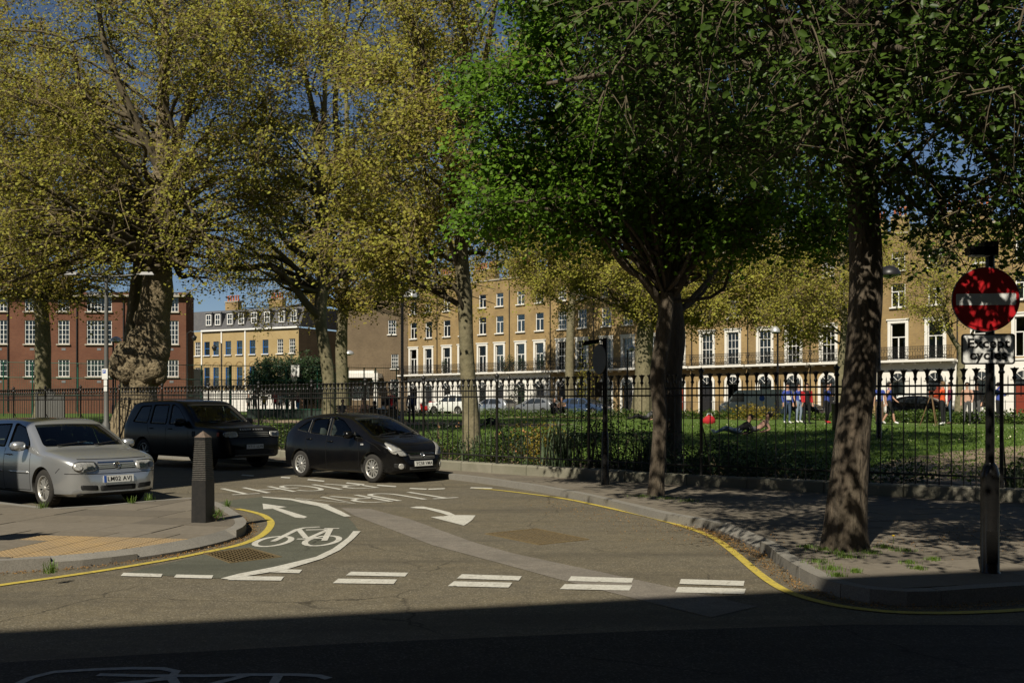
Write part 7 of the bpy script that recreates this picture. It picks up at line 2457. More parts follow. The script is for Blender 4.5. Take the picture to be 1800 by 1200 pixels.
# ---------------------------------------------------------------- big dark off-roader
Wd = 1.93 / 2
S_off = dict(paint='paint_navy', W=1.93, belt=1.12, axles=(1.42, -1.325), wheel_r=.375, tyre_w=.255, rim='multi', spokes=7, arch=.05, glass='dark_glass', screen_glass='car_glass',
    top=[(-2.38, .62), (-2.37, .85), (-2.35, 1.10), (-2.29, 1.28), (-2.14, 1.54), (-1.97, 1.72), (-1.7, 1.775), (-1.0, 1.80), (-.3, 1.805), (.05, 1.785), (.28, 1.725), (.55, 1.56), (.82, 1.36), (1.02, 1.20), (1.10, 1.165), (1.5, 1.14), (1.95, 1.11), (2.18, 1.06), (2.31, .97), (2.36, .84), (2.38, .70)],
    plan=[(-2.38, .87), (-2.34, .91), (-2.2, .945), (-1.9, Wd - .005), (-1.3, Wd), (1.3, Wd), (1.8, .955), (2.1, .92), (2.25, .87), (2.33, .80), (2.38, .73)],
    bot=[(-2.38, .50), (-2.1, .36), (-1.3, .30), (1.4, .30), (2.1, .30), (2.38, .34)],
    side=[(.25, .92), (.4, .97), (.6, .995), (.85, 1.0), (1.05, .985), (1.12, .965), (1.2, .925), (1.45, .87), (1.7, .805), (1.82, .77)], edge=.07, crown=.035,
    cabin_x=(-2.05, .98), cabin_z=.72, seat_x=-.05, seat_z=.66, mirror_in=(.35, 1.60),
    side_windows=[[(-.12, 1.15), (.74, 1.16), (.62, 1.29), (.22, 1.60), (-.02, 1.69), (-.15, 1.69)], [(-1.05, 1.16), (-.22, 1.15), (-.25, 1.69), (-1.0, 1.68)], [(-1.92, 1.20), (-1.15, 1.165), (-1.10, 1.67), (-1.62, 1.64)]],
    windscreen=[(-.82, 1.21), (.82, 1.21), (.745, 1.45), (.66, 1.71), (-.66, 1.71), (-.745, 1.45)],
    rear_window=[(-.62, 1.28), (.62, 1.28), (.54, 1.66), (-.54, 1.66)],
    lines=[[(.84, .42), (.86, .80), (.80, 1.15)], [(-.18, .40), (-.20, 1.14)], [(-.92, .80), (-1.08, 1.0), (-1.10, 1.16)], [(-.18, .40), (.84, .42)]],
    front_lines=[[(-.80, 1.02), (0, 1.03), (.80, 1.02)]], handles=[(-.02, 1.04), (-.92, 1.04)], mirror=(.66, 1.19), mirror_s=1.35,
    headlights=[[(.50, .86), (.51, .985), (.80, .98), (.865, .96), (.86, .86), (.72, .835)]], bulbs=((-.10, .055), (.04, .055)),
    front_patches=[([(-.47, .83), (.47, .83), (.48, .985), (-.48, .985)], 'car_plastic', 'grille', .004),
                   ([(-.60, .40), (.60, .40), (.62, .53), (-.62, .53)], 'car_plastic', 'lower_intake', .004)],
    front_bars=[([(-.46, z), (0, z), (.46, z)], .022, 'steel_grey', 'grille_bar', .012) for z in (.86, .905, .95)] + [([(-.62, .385), (0, .385), (.62, .385)], .02, 'steel_grey', 'bumper_trim', .012)],
    plate=('YT11 LLW', .60, .0, 0), wipers=[(-.62, -.05), (.05, .62)],
    side_patches=[([(1.02, .85), (1.16, .85), (1.16, .99), (1.02, .99)], 'car_plastic', 'side_vent', .005)])
car, sf = build_car('big black off-roader with plate YT11 LLW parked behind the ribbed bollard', S_off, (-8.5, 27.2, 0), (.78, -.625), 'cars parked along the side street')
p, nn = sf.point(0, 1.035, 'front')
text_part('RANGE ROVER', .062, 'lamp_metal', car, (p.x + .012, 0, 1.032), (math.pi / 2 - .35, 0, math.pi / 2), bold=.002, sx=1.25, spacing=1.5)
mat('amber_corner', (.4, .06, .02), .3)
for sd in ('right', 'left'):
    sf.patch(rnd([(2.06, .87), (2.14, .87), (2.14, .97), (2.06, .97)], .01), sd, .006, 'amber_corner', 3, .01).build('side_marker', car)
# dust sheet sticker and sun visor strip seen through the windscreen
sf.patch(rnd([(.50, 1.50), (.62, 1.26), (.70, 1.24), (.59, 1.56)], .02), 'front', -.03, 'plate_white', 3, .004).build('paper_card', car)

# ---------------------------------------------------------------- cars in the far street
def far(base, **k):
    d = dict(base); d.update(hero=False, plate=None, wipers=[], **k); return d
S_suv = far(S_off, paint='paint_white'); S_hatch = far(S_silver, paint='paint_silver'); S_grey = far(S_black, paint='paint_grey'); S_dark = far(S_silver, paint='paint_blue'); S_blk = far(S_black, paint='paint_black')
def street_px(px, u):
    k = (px - HX) / FPX; Y = (u + 17.7) / (.785 + .62 * k); return (k * Y, Y, .74)
fd = (.785, -.62); bd_ = (-.785, .62)
fg = 'cars parked in the far street'
build_car('white off-road car in the far street beside the pale forked plane trunk', S_suv, street_px(797, 46.8), bd_, fg)
build_car('silver car just beyond the pale forked plane trunk in the far street', S_hatch, street_px(866, 47.0), bd_, fg)
build_car('grey hatchback in the far street before the topiary house', S_grey, street_px(944, 47.2), bd_, fg)
build_car('dark blue car in the far street behind the bald seated man', S_dark, street_px(1030, 47.4), fd, fg)
build_car('black car in the far street seen between the walkers by the sash windows', S_blk, street_px(1395, 47.2), fd, fg)
build_car('black car in the far street behind the camera tripod', S_blk, street_px(1625, 47.5), fd, fg)
# white van board
x, y, z = street_px(1330, 46.6)
T = thing('delivery_van', 'white panel van with a blue roundel on its side in the far street', 'van', (x, y, z), math.atan2(bd_[1], bd_[0]), fg)
prof = [(-2.3, .35), (2.3, .35), (2.38, .8), (2.2, 1.0), (1.75, 1.12), (1.25, 1.75), (1.0, 1.9), (-2.2, 1.95), (-2.32, 1.8)]
g = MB(); n = len(prof)
vs = [(p[0], -.9, p[1]) for p in prof] + [(p[0], .9, p[1]) for p in prof]
g.add(vs, [tuple(range(n)), tuple(range(2 * n - 1, n - 1, -1))] + [(i, n + i, n + (i + 1) % n, (i + 1) % n) for i in range(n)], 'paint_white'); g.build('body', T)
for sg in (1, -1):
    g = MB(); g.add([(.5, sg * .905, 1.1), (1.6, sg * .905, 1.1), (1.15, sg * .905, 1.7), (.5, sg * .905, 1.7)], [(0, 1, 2, 3)], 'window_glass'); g.build('cab_window', T)
    g = MB(); g.lathe([(.20, -.004), (.20, .004)], 'plate_blue', (-.8, sg * .905, 1.35), 16, 'y', smooth=False); g.build('roundel', T)
    for xa in (1.45, -1.4): wheel(T, xa, sg * .80, .33, .2, sg, 'multi', 6)
g = MB(); g.add([(1.78, -.78, 1.14), (1.78, .78, 1.14), (1.29, .72, 1.72), (1.29, -.72, 1.72)], [(0, 1, 2, 3)], 'window_glass'); g.build('windscreen', T)

# red mopeds
def moped(label, px, u, a):
    x, y, z = street_px(px, u)
    T = thing('motor_scooter', label, 'scooter', (x, y, z), a, 'red scooters parked in the far street')
    for xa in (-.62, .62):
        g = MB(); g.lathe([(.16, -.05), (.25, -.05), (.27, 0), (.25, .05), (.16, .05)], 'rubber', (0, 0, 0), 16, 'y'); w = g.build('wheel', T, loc=(xa, 0, .27))
        g = MB(); g.lathe([(.16, -.03), (.16, .03)], 'rim_silver', (0, 0, 0), 12, 'y'); g.build('rim', w)
    g = MB()
    g.add([(-.85, -.16, .55), (-.1, -.2, .35), (.35, -.18, .30), (.35, -.18, .42), (-.05, -.2, .55), (-.15, -.18, .78), (-.9, -.14, .82), (-.85, .16, .55), (-.1, .2, .35), (.35, .18, .30), (.35, .18, .42), (-.05, .2, .55), (-.15, .18, .78), (-.9, .14, .82)],
          [(0, 1, 4, 5, 6), (1, 2, 3, 4), (13, 12, 11, 8, 7), (11, 10, 9, 8), (0, 7, 8, 1), (1, 8, 9, 2), (2, 9, 10, 3), (3, 10, 11, 4), (4, 11, 12, 5), (5, 12, 13, 6), (6, 13, 7, 0)], 'paint_red')
    g.add([(.35, -.22, .32), (.35, .22, .32), (.58, .18, 1.0), (.58, -.18, 1.0), (.44, -.2, .32), (.44, .2, .32), (.66, .15, 1.0), (.66, -.15, 1.0)], [(0, 1, 2, 3), (7, 6, 5, 4), (0, 3, 7, 4), (1, 5, 6, 2), (3, 2, 6, 7)], 'paint_red')
    g.build('body', T)
    g = MB(); g.box((-.5, 0, .86), (.75, .28, .10), 'seat_cloth', taper=.9); g.build('seat', T)
    g = MB(); g.tube([(.62, 0, .3), (.5, 0, 1.05)], .03, 'car_plastic', 6); g.tube([(.42, -.33, 1.08), (.5, 0, 1.04), (.42, .33, 1.08)], .02, 'car_plastic', 6); g.build('handlebar', T)
    g = MB(); g.box((-.95, 0, 1.0), (.36, .40, .36), 'paint_red'); g.build('top_box', T)
moped('red scooter with a top box nearer the dark standing man', 748, 46.6, 2.3)
moped('red scooter with a top box nearer the white off-road car', 766, 46.6, 2.2)
# ================================================================== PEOPLE
mat('skin', (0.42, 0.24, 0.165), .6); mat('skin_dark', (0.16, 0.085, 0.055), .6)
for n_, c_ in dict(cloth_blue=(.045, .07, .30), cloth_red=(.42, .02, .025), cloth_orange=(.62, .085, .025), cloth_maroon=(.13, .02, .045), cloth_peach=(.50, .30, .22), cloth_black=(.012, .012, .013),
                   cloth_jeans=(.05, .075, .12), cloth_pale_jeans=(.22, .27, .34), cloth_grey=(.09, .09, .09), cloth_white=(.70, .70, .68), cloth_yellow=(.48, .30, .03), cloth_green=(.03, .12, .08), cloth_lightblue=(.10, .30, .65),
                   cloth_navy=(.012, .02, .06), cloth_brown=(.10, .065, .04), hair_dark=(.018, .013, .010), hair_fair=(.16, .10, .05), hair_grey=(.30, .29, .27)).items():
    mat(n_, c_, .85, noise=[(9, .35, tuple(q * .6 for q in c_))])

J0 = dict(pelvis=(0, 0, .93), waist=(0, 0, 1.08), chest=(0, 0, 1.27), neck=(0, 0, 1.45), jaw=(0, -.02, 1.54), skull=(0, -.005, 1.64), crown=(0, .005, 1.70))
def pose(kind, rng):
    """joint positions for a 1.73 m adult who looks along -y"""
    J = dict(J0)
    j = lambda s=.02: rng.uniform(-s, s)
    for s, n in ((-1, 'r'), (1, 'l')):
        J['sho' + n] = (s * .17, 0, 1.40); J['elb' + n] = (s * (.225 + j()), .02 + j(.03), 1.13); J['wri' + n] = (s * (.235 + j(.03)), -.06 + j(.05), .89); J['han' + n] = (s * .235, -.09, .79)
        J['hip' + n] = (s * .09, 0, .90); J['kne' + n] = (s * (.10 + j()), -.01 + j(.03), .50); J['ank' + n] = (s * (.11 + j(.03)), .03, .09); J['toe' + n] = (s * .125, -.13, .04)
    if kind == 'walk':
        J['kner'] = (-.10, -.14, .52); J['ankr'] = (-.10, -.22, .11); J['toer'] = (-.11, -.38, .06)
        J['knel'] = (.09, .06, .50); J['ankl'] = (.09, .26, .14); J['toel'] = (.10, .14, .04)
        J['elbl'] = (.23, -.08, 1.15); J['wril'] = (.22, -.24, .98); J['hanl'] = (.21, -.31, .93); J['elbr'] = (-.23, .12, 1.15); J['wrir'] = (-.24, .10, .92); J['hanr'] = (-.24, .06, .82)
    if kind == 'armup':
        J['elbr'] = (-.34, -.12, 1.42); J['wrir'] = (-.22, -.22, 1.62); J['hanr'] = (-.14, -.22, 1.68)
        J['elbl'] = (.24, -.10, 1.18); J['wril'] = (.10, -.26, 1.20); J['hanl'] = (.03, -.28, 1.24)
    if kind == 'film':
        J['elbr'] = (-.25, -.12, 1.18); J['wrir'] = (-.16, -.36, 1.26); J['hanr'] = (-.12, -.45, 1.30); J['elbl'] = (.25, -.10, 1.18); J['wril'] = (.14, -.32, 1.16); J['hanl'] = (.08, -.40, 1.16)
    if kind == 'sit':
        d = .48
        for k in list(J): J[k] = (J[k][0], J[k][1], J[k][2] - d)
        for s, n in ((-1, 'r'), (1, 'l')):
            J['kne' + n] = (s * .12, -.44, .50); J['ank' + n] = (s * .12, -.42, .09); J['toe' + n] = (s * .13, -.58, .04)
            J['elb' + n] = (s * .24, -.10, .68); J['wri' + n] = (s * .12, -.30, .56); J['han' + n] = (s * .07, -.38, .55)
        for k, dy in (('chest', -.05), ('neck', -.09), ('jaw', -.13), ('skull', -.13), ('crown', -.12)): J[k] = (0, J[k][1] + dy, J[k][2])
    if kind == 'ground':                             # sitting on the grass, knees up
        d = .80
        for k in list(J): J[k] = (J[k][0], J[k][1], J[k][2] - d)
        for s, n in ((-1, 'r'), (1, 'l')):
            J['kne' + n] = (s * .13, -.36, .46); J['ank' + n] = (s * .13, -.62, .09); J['toe' + n] = (s * .14, -.78, .05)
            J['elb' + n] = (s * .25, -.12, .40); J['wri' + n] = (s * .17, -.34, .42); J['han' + n] = (s * .12, -.42, .40)
        for k, dy in (('chest', -.04), ('neck', -.08), ('jaw', -.12), ('skull', -.12), ('crown', -.11)): J[k] = (0, J[k][1] + dy, J[k][2])
    if kind == 'recline':                            # propped on an elbow, legs stretched out along -y
        J.update(pelvis=(0, 0, .13), waist=(0, .14, .20), chest=(0, .30, .33), neck=(0, .43, .47), jaw=(0, .45, .56), skull=(0, .48, .65), crown=(0, .50, .71))
        for s, n in ((-1, 'r'), (1, 'l')):
            J['sho' + n] = (s * .17, .38, .42); J['hip' + n] = (s * .09, -.03, .12); J['kne' + n] = (s * .11, -.44, .20 if s < 0 else .30); J['ank' + n] = (s * .12, -.84, .08); J['toe' + n] = (s * .14, -.90, .22)
            J['elb' + n] = (s * .27, .50, .14); J['wri' + n] = (s * .24, .28, .07); J['han' + n] = (s * .22, .20, .05)
    return J
BONES = [('pelvis', 'waist'), ('waist', 'chest'), ('chest', 'neck'), ('neck', 'jaw'), ('jaw', 'skull'), ('skull', 'crown')]
for n in 'rl': BONES += [('chest', 'sho' + n), ('sho' + n, 'elb' + n), ('elb' + n, 'wri' + n), ('wri' + n, 'han' + n), ('pelvis', 'hip' + n), ('hip' + n, 'kne' + n), ('kne' + n, 'ank' + n), ('ank' + n, 'toe' + n)]
RAD = dict(pelvis=(.155, .115), waist=(.145, .10), chest=(.165, .115), neck=(.058, .058), jaw=(.070, .082), skull=(.083, .098), crown=(.05, .06))
for n in 'rl': RAD.update({'sho' + n: (.068, .068), 'elb' + n: (.046, .046), 'wri' + n: (.030, .030), 'han' + n: (.036, .026), 'hip' + n: (.095, .095), 'kne' + n: (.062, .062), 'ank' + n: (.044, .044), 'toe' + n: (.042, .032)})
PPL = []
def person(label, px, Y, kind, top, legs, shoes='cloth_black', hair='hair_dark', face=0.0, h=1.0, sleeves='short', skin='skin', short_legs=False, bib=None, z=None, group=None, jacket=None, seat_h=0.0):
    x = at_px(px, Y)
    PPL.append(dict(label=label, x=x, y=Y, z=(park_z(x, Y) if z is None else z) + seat_h, kind=kind, top=top, legs=legs, shoes=shoes, hair=hair, face=face, h=h, sleeves=sleeves, skin=skin, short_legs=short_legs, bib=bib, group=group, jacket=jacket))

gA = 'people standing and walking on the lawn'; gB = 'people on the sports court'; gC = 'people sitting on the grass and the benches'
person('person in blue shirt with white bib and dark jeans by the slim lamp post', 1384, 43, 'stand', 'cloth_blue', 'cloth_jeans', bib='w', face=.2, sleeves='long', group=gA, shoes='cloth_white')
person('person in a blue shirt and pale jeans half behind the red jacket', 1404, 44, 'stand', 'cloth_blue', 'cloth_pale_jeans', face=.5, group=gA, shoes='cloth_white', bib='w')
person('person in an open red jacket over black standing with the blue shirts', 1418, 42.6, 'stand', 'cloth_black', 'cloth_black', face=.1, sleeves='long', jacket='cloth_red', group=gA)
person('person in blue with a raised arm and black trousers near the thick trunk', 1454, 43, 'armup', 'cloth_blue', 'cloth_black', face=.9, group=gA, shoes='cloth_red')
person('person in a blue shirt and white bib half hidden by the thick trunk', 1546, 41.5, 'stand', 'cloth_blue', 'cloth_brown', face=-.6, group=gA, bib='w')
person('person in a blue vest striding with bare calves beside the thick trunk', 1563, 40.8, 'walk', 'cloth_blue', 'cloth_black', 'cloth_white', face=1.1, sleeves='none', short_legs=True, group=gA)
person('person in a bright orange top and black trousers at the camera tripod', 1657, 39.5, 'film', 'cloth_orange', 'cloth_black', 'cloth_white', face=-2.3, sleeves='long', hair='hair_fair', group=gA)
person('person in a maroon top and jeans behind the orange one', 1670, 40.6, 'stand', 'cloth_maroon', 'cloth_jeans', 'cloth_brown', face=-2.0, sleeves='long', group=gA)
person('person in a peach blouse and grey trousers walking by the no entry post', 1700, 41.5, 'walk', 'cloth_peach', 'cloth_grey', face=-.5, group=gA)
person('person in black beside the peach blouse', 1717, 42, 'stand', 'cloth_black', 'cloth_grey', face=-.9, sleeves='long', group=gA)
person('person in a blue shirt with arms up behind the no entry post', 1756, 41.5, 'armup', 'cloth_blue', 'cloth_black', face=.6, sleeves='long', group=gA, bib='w')
person('person in dark blue and black standing back-turned by the tall lamp post', 723, 50, 'stand', 'cloth_navy', 'cloth_black', face=2.7, sleeves='long', group=gA)
person('person in a patterned red and dark top standing by the seated group', 688, 50.5, 'stand', 'cloth_red', 'cloth_grey', face=.3, jacket='cloth_black', sleeves='long', group=gA)
person('bare-armed person in a dark vest nearest the big dark off-roader', 448, 72, 'stand', 'cloth_black', 'cloth_black', face=.4, sleeves='none', group=gB)
person('person in a yellow shirt on the court', 464, 72, 'stand', 'cloth_yellow', 'cloth_black', face=.2, group=gB)
person('person in a red shirt on the court', 484, 72, 'stand', 'cloth_red', 'cloth_black', face=-.1, h=1.04, group=gB)
person('person in a white shirt on the court', 493, 71, 'stand', 'cloth_white', 'cloth_black', face=.1, group=gB)
person('person in a green shirt on the court', 505, 72, 'walk', 'cloth_green', 'cloth_black', face=.7, group=gB)
person('person in a maroon top and light blue shorts on the court', 523, 71, 'walk', 'cloth_maroon', 'cloth_lightblue', face=1.0, short_legs=True, group=gB)
person('dark clothed person at the edge of the court under the hoop', 537, 73, 'stand', 'cloth_black', 'cloth_black', face=.2, group=gB)
person('person in a dark coat walking far behind the court', 437, 86, 'stand', 'cloth_grey', 'cloth_black', face=.9, sleeves='long')
person('person in grey sitting with bent arms by the tree behind the hatchback', 601, 52, 'sit', 'cloth_grey', 'cloth_jeans', face=.5, group=gC)
person('person with bare arms sitting further along the bench', 641, 53, 'sit', 'cloth_peach', 'cloth_black', face=-.3, group=gC)
person('dark clothed person sitting next to the white top', 655, 47, 'sit', 'cloth_black', 'cloth_black', face=2.4, sleeves='long', group=gC)
person('person in a white top and jeans sitting with their back turned', 671, 46, 'sit', 'cloth_white', 'cloth_jeans', face=2.6, group=gC)
person('person in black and pale jeans crouched next to the tall lamp post', 690, 46.5, 'sit', 'cloth_black', 'cloth_pale_jeans', face=1.2, sleeves='long', group=gC)
person('bald person in pale blue sitting behind the flowering border', 822, 62, 'ground', 'cloth_pale_jeans', 'cloth_jeans', face=.3, hair=None, group=gC, seat_h=.1)
person('bald person in dark clothes sitting behind the flowering border', 972, 56, 'ground', 'cloth_black', 'cloth_black', face=.6, hair=None, group=gC, seat_h=.25, sleeves='long')
person('grey-haired person sitting next to the bald one behind the flowering border', 988, 56, 'ground', 'cloth_brown', 'cloth_black', face=-.4, hair='hair_grey', group=gC, seat_h=.3)
person('person in a dark coat lying by the broad mottled plane trunk', 1134, 50, 'recline', 'cloth_grey', 'cloth_black', face=-1.4, sleeves='long', group=gC)
person('person in black with pale jeans reclining on the lawn behind the shaded shrubs', 1296, 35.5, 'recline', 'cloth_black', 'cloth_pale_jeans', 'cloth_white', face=-1.5, sleeves='long', group=gC)
person('second person lying beside the reclining one in a beige top', 1328, 36.3, 'recline', 'cloth_peach', 'cloth_grey', face=-1.75, sleeves='long', group=gC)

tmp = []
rngp = np.random.default_rng(77)
for p in PPL:
    J = pose(p['kind'], rngp); names = list(J); idx = {n: i for i, n in enumerate(names)}
    V = [tuple(Vector(J[n])) for n in names]; E = [(idx[a], idx[b]) for a, b in BONES]
    R = [RAD[n] for n in names]
    # five fingers of unequal length on each hand
    for n in 'rl':
        w, h = Vector(J['wri' + n]), Vector(J['han' + n]); d = (h - w).normalized(); sd = Vector((1, 0, 0)) if abs(d.x) < .8 else Vector((0, 1, 0))
        sd = (sd - d * sd.dot(d)).normalized(); nn = d.cross(sd)
        for k, (o, l) in enumerate(((-.03, .065), (-.01, .078), (.01, .072), (.03, .055))):
            a = len(V); V += [tuple(h + sd * o + d * l * .5), tuple(h + sd * o + d * l * .85 + nn * .012)]; R += [(.010, .010), (.008, .008)]; E += [(idx['han' + n], a), (a, a + 1)]
        a = len(V); V.append(tuple(h - d * .02 + sd * (-.055 if n == 'l' else .055) + d * .03)); R.append((.011, .011)); E.append((idx['han' + n], a))
    me = bpy.data.meshes.new('body'); me.from_pydata(V, E, [])
    o = bpy.data.objects.new('body', me); COL.objects.link(o)
    o.modifiers.new('skin', 'SKIN')
    sk = me.skin_vertices[0].data
    for i, r in enumerate(R): sk[i].radius = r; sk[i].use_root = (i == 0)
    m = o.modifiers.new('sub', 'SUBSURF'); m.levels = 1; m.render_levels = 1
    tmp.append((o, J, names))
dg = bpy.context.evaluated_depsgraph_get(); dg.update()
for p, (o, J, names) in zip(PPL, tmp):
    me = bpy.data.meshes.new_from_object(o.evaluated_get(dg)); me.name = 'body'
    bpy.data.objects.remove(o)
    T = thing('person', p['label'], 'person', (p['x'], p['y'], p['z']), p['face'], p['group'])
    T.scale = (p['h'],) * 3
    mats = [p['skin'], p['top'], p['legs'], p['shoes']]
    me.materials.clear()
    for q in mats: me.materials.append(MATS[q])
    segs = [(Vector(J[a]), Vector(J[b]), a, b) for a, b in BONES]
    mi = []
    for f in me.polygons:
        c = f.center; best = 9; reg = 0
        for a, b, na, nb in segs:
            ab = b - a; t = max(0, min(1, (c - a).dot(ab) / ab.length_squared)); d = (c - a - ab * t).length - .5 * (RAD[na][0] * (1 - t) + RAD[nb][0] * t)
            if d < best:
                best = d
                if na in ('neck', 'jaw', 'skull'): reg = 0 if not (na == 'neck' and t < .2) else 1
                elif na == 'chest' and nb == 'neck': reg = 1 if t < .8 else 0
                elif na[:3] == 'sho': reg = 1 if p['sleeves'] != 'none' and (p['sleeves'] == 'long' or t < .7) else 0
                elif na[:3] == 'elb': reg = 1 if p['sleeves'] == 'long' and t < .93 else 0
                elif na[:3] == 'wri': reg = 0
                elif na[:3] in ('hip',): reg = 2
                elif na[:3] == 'kne': reg = (0 if t > .15 else 2) if p['short_legs'] else (2 if t < .92 else 3)
                elif na[:3] == 'ank': reg = 3
                elif na == 'pelvis' and nb == 'waist': reg = 1 if t > .0 else 2
                elif na == 'pelvis': reg = 2
                else: reg = 1
        mi.append(reg)
    me.polygons.foreach_set('material_index', mi); me.polygons.foreach_set('use_smooth', [True] * len(mi))
    link('body', me, T)
    sk, cr = Vector(J['skull']), Vector(J['crown'])
    ax = (cr - Vector(J['jaw'])).normalized()
    fw = Vector((0, -1, 0)); fw = (fw - ax * fw.dot(ax)).normalized(); sd = ax.cross(fw)
    # face: eyes, nose, mouth, ears
    g = MB()
    c = sk - ax * .02
    for s in (-1, 1): g.lathe([(0, -.006), (.009, 0), (0, .006)], 'cloth_white', tuple(c + fw * .098 + sd * s * .030), 6); g.lathe([(0, -.004), (.005, 0), (0, .004)], 'hair_dark', tuple(c + fw * .105 + sd * s * .030), 5)
    n0 = c + fw * .095 - ax * .035
    g.add([tuple(c + fw * .098), tuple(n0 + sd * .014), tuple(n0 - sd * .014), tuple(n0 + fw * .022)], [(0, 1, 3), (0, 3, 2), (1, 2, 3)], p['skin'])
    g.build('nose', T); g = MB()
    m0 = c + fw * .092 - ax * .065; g.add([tuple(m0 + sd * .022), tuple(m0 + ax * .006), tuple(m0 - sd * .022), tuple(m0 - ax * .008)], [(0, 1, 2, 3)], 'cloth_maroon'); g.build('mouth', T)
    if p['hair']:
        g = MB(); vs = []; fs = []; n = 12; long = p['hair'] == 'hair_fair' or hash(p['label'][:20]) % 3 == 0
        q0 = sk + ax * .012 - fw * .012
        L_ = [(1.0, .0), (1.02, .30), (.85, .62), (.5, .92), (.001, 1.03)]
        rows = [( .98, -.55)] * 0 + L_
        for r, hh in rows:
            for k in range(n):
                a = 2 * math.pi * k / n
                v = q0 + sd * math.cos(a) * .092 * r + fw * math.sin(a) * .108 * r + ax * hh * .098
                if hh == 0:                        # hairline: high on the brow, low at the nape
                    v = v + ax * (.035 if math.sin(a) > .2 else -.055)
                vs.append(tuple(v))
        for i in range(len(rows) - 1):
            for k in range(n): fs.append((i * n + k, i * n + (k + 1) % n, (i + 1) * n + (k + 1) % n, (i + 1) * n + k))
        g.add(vs, fs, p['hair'], True); g.build('hair', T)
    if p['bib']:
        ch, wa = Vector(J['chest']), Vector(J['waist'])
        up = (ch - wa).normalized(); f2 = (fw - up * fw.dot(up)).normalized()
        g = MB(); c = (ch + wa) / 2 + f2 * .135
        s2 = up.cross(f2)
        q = [c - s2 * .11 - up * .14, c + s2 * .11 - up * .14, c + s2 * .11 + up * .08, c - s2 * .11 + up * .08]
        q += [v + f2 * .008 for v in q]
        g.add([tuple(v) for v in q], [(4, 5, 6, 7), (0, 1, 5, 4), (1, 2, 6, 5), (2, 3, 7, 6), (3, 0, 4, 7)], 'cloth_white'); g.build('bib', T)
    if p['jacket']:
        # open front: two panels, back and sleeves round the torso
        g = MB(); rings = []
        for nm, rw_, rd in (('pelvis', .185, .145), ('waist', .178, .135), ('chest', .195, .145), ('neck', .12, .10)):
            c = Vector(J[nm]); 
            if nm == 'neck': c = c - Vector((0, 0, .04))
            rings.append([tuple(c + Vector((math.sin(a) * rw_, -math.cos(a) * rd, 0))) for a in np.linspace(.55, 2 * math.pi - .55, 15)])
        n = 15
        g.add([v for r in rings for v in r], [(i * n + k, i * n + k + 1, (i + 1) * n + k + 1, (i + 1) * n + k) for i in range(3) for k in range(n - 1)], p['jacket'], True)
        for n_ in 'rl':
            g.tube([J['sho' + n_], J['elb' + n_], tuple(Vector(J['elb' + n_]) * .1 + Vector(J['wri' + n_]) * .9)], [.085, .066, .052], p['jacket'], 8)
        g.build('jacket', T)

# benches under the seated people
def bench(label, px, Y, w, a, h=.44):
    x = at_px(px, Y); z = park_z(x, Y)
    T = thing('park_bench', label, 'bench', (x, Y, z), a, 'benches on the far lawn')
    mat('bench_wood', (.16, .10, .055), .8, noise=[(9, .5, (.10, .06, .035))])
    for k in range(4):
        g = MB(); g.box((0, -.20 + .125 * k, h - .02), (w, .10, .035), 'bench_wood'); g.build('slat', T)
    for k in range(3):
        g = MB(); g.box((0, .26, h + .14 + .13 * k), (w, .03, .10), 'bench_wood'); g.build('slat', T)
    for s in (-1, 0, 1):
        g = MB(); g.box((s * (w / 2 - .1), -.15, (h - .04) / 2), (.06, .06, h - .04), 'iron_black'); g.box((s * (w / 2 - .1), .29, .42), (.05, .05, .84), 'iron_black'); g.build('leg', T)
bench('park bench with people facing us, behind the hatchback roof', 620, 53.2, 2.6, 0)
bench('park bench with people turned away from us by the tall lamp post', 672, 46.1, 2.2, 2.6)
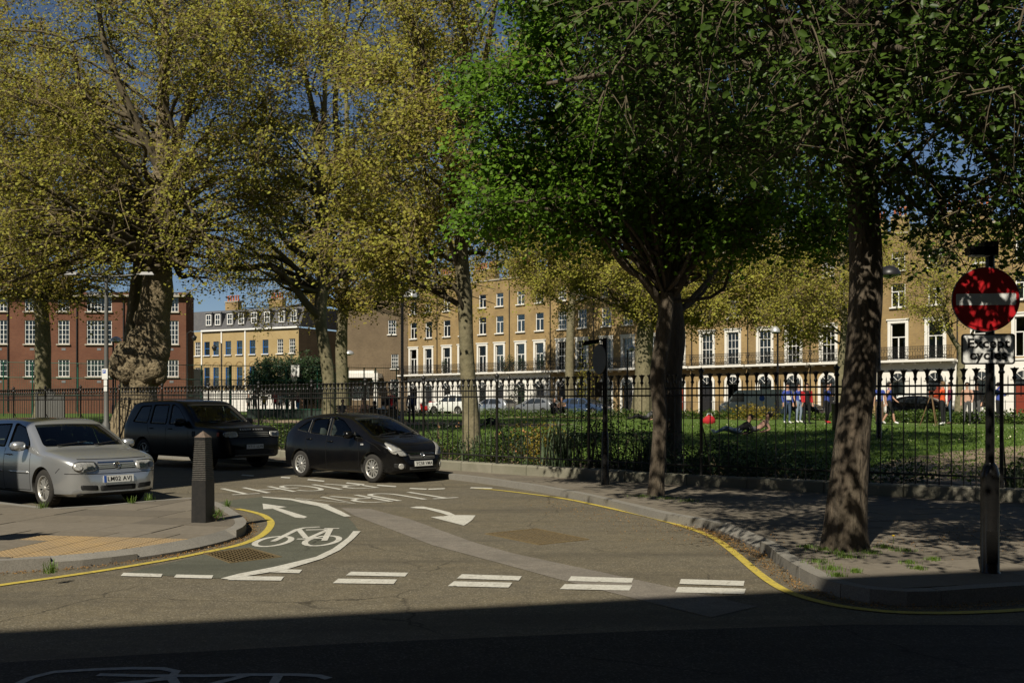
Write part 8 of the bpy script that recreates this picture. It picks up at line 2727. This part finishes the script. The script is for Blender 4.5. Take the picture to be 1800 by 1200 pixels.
# tripod with film camera
Y = 39.2; x = at_px(1637, Y); z = park_z(x, Y)
T = thing('film_camera', 'film camera on a tall tripod in front of the person in orange', 'camera', (x, Y, z))
for a in (.6, 2.7, 4.7):
    g = MB(); g.tube([(0, 0, 1.28), (.42 * math.cos(a), .42 * math.sin(a), 0)], [.022, .016], 'hair_fair', 6); g.build('leg', T)
g = MB(); g.lathe([(.05, 1.25), (.06, 1.3), (.05, 1.36)], 'car_plastic', n=10); g.build('head', T)
g = MB(); g.box((0, 0, 1.47), (.16, .34, .20), 'car_plastic'); g.lathe([(.05, 0), (.065, .12), (.07, .16)], 'car_plastic', (0, -.17, 1.48), 12, 'y'); g.box((0, .12, 1.62), (.05, .2, .05), 'car_plastic'); g.box((-.1, -.02, 1.50), (.03, .12, .09), 'steel_grey'); g.build('body', T)
g = MB(); g.tube([(0, .05, 1.34), (.15, .45, 1.15)], .012, 'car_plastic', 5); g.build('pan_handle', T)
# bags on the grass
def bag(label, px, Y, m1, m2):
    x = at_px(px, Y); z = park_z(x, Y)
    T = thing('bag', label, 'bag', (x, Y, z), .4, None)
    g = MB()
    vs = []; n = 12
    for r, h in ((.20, 0), (.25, .08), (.24, .20), (.16, .32), (.05, .36)):
        for k in range(n):
            a = 2 * math.pi * k / n; vs.append((r * 1.3 * math.cos(a) * (1 + .12 * math.sin(3 * a)), r * .8 * math.sin(a), h * (1 + .1 * math.sin(2 * a))))
    g.add(vs, [(i * n + k, i * n + (k + 1) % n, (i + 1) * n + (k + 1) % n, (i + 1) * n + k) for i in range(4) for k in range(n)], m1, True)
    g.build('body', T)
    g = MB(); g.tube([(-.15, 0, .3), (-.1, 0, .45), (.1, 0, .45), (.15, 0, .3)], .015, m2, 5); g.build('handle', T)
bag('red and white picnic bag left on the lawn past the maple', 1247, 44, 'cloth_red', 'cloth_white')
bag('dark bag lying on the lawn near the forked plane', 862, 46, 'cloth_black', 'cloth_black')
# ------------------------------------------------------------------ lettering becomes plain mesh
dg = bpy.context.evaluated_depsgraph_get(); dg.update()
_txt = [o for o in SC.objects if o.type == 'FONT']
_new = []
for o in _txt:
    me = bpy.data.meshes.new_from_object(o.evaluated_get(dg))
    _new.append((o, me))
for o, me in _new:
    nm, par, l, r, s = o.name.split('.')[0], o.parent, o.location.copy(), o.rotation_euler.copy(), o.scale.copy()
    bpy.data.objects.remove(o)
    link(nm, me, par, l, r, s)
print('TRIS', sum(len(o.data.loops) - 2 * len(o.data.polygons) for o in SC.objects if o.type == 'MESH'), 'LEAVES', TOT)
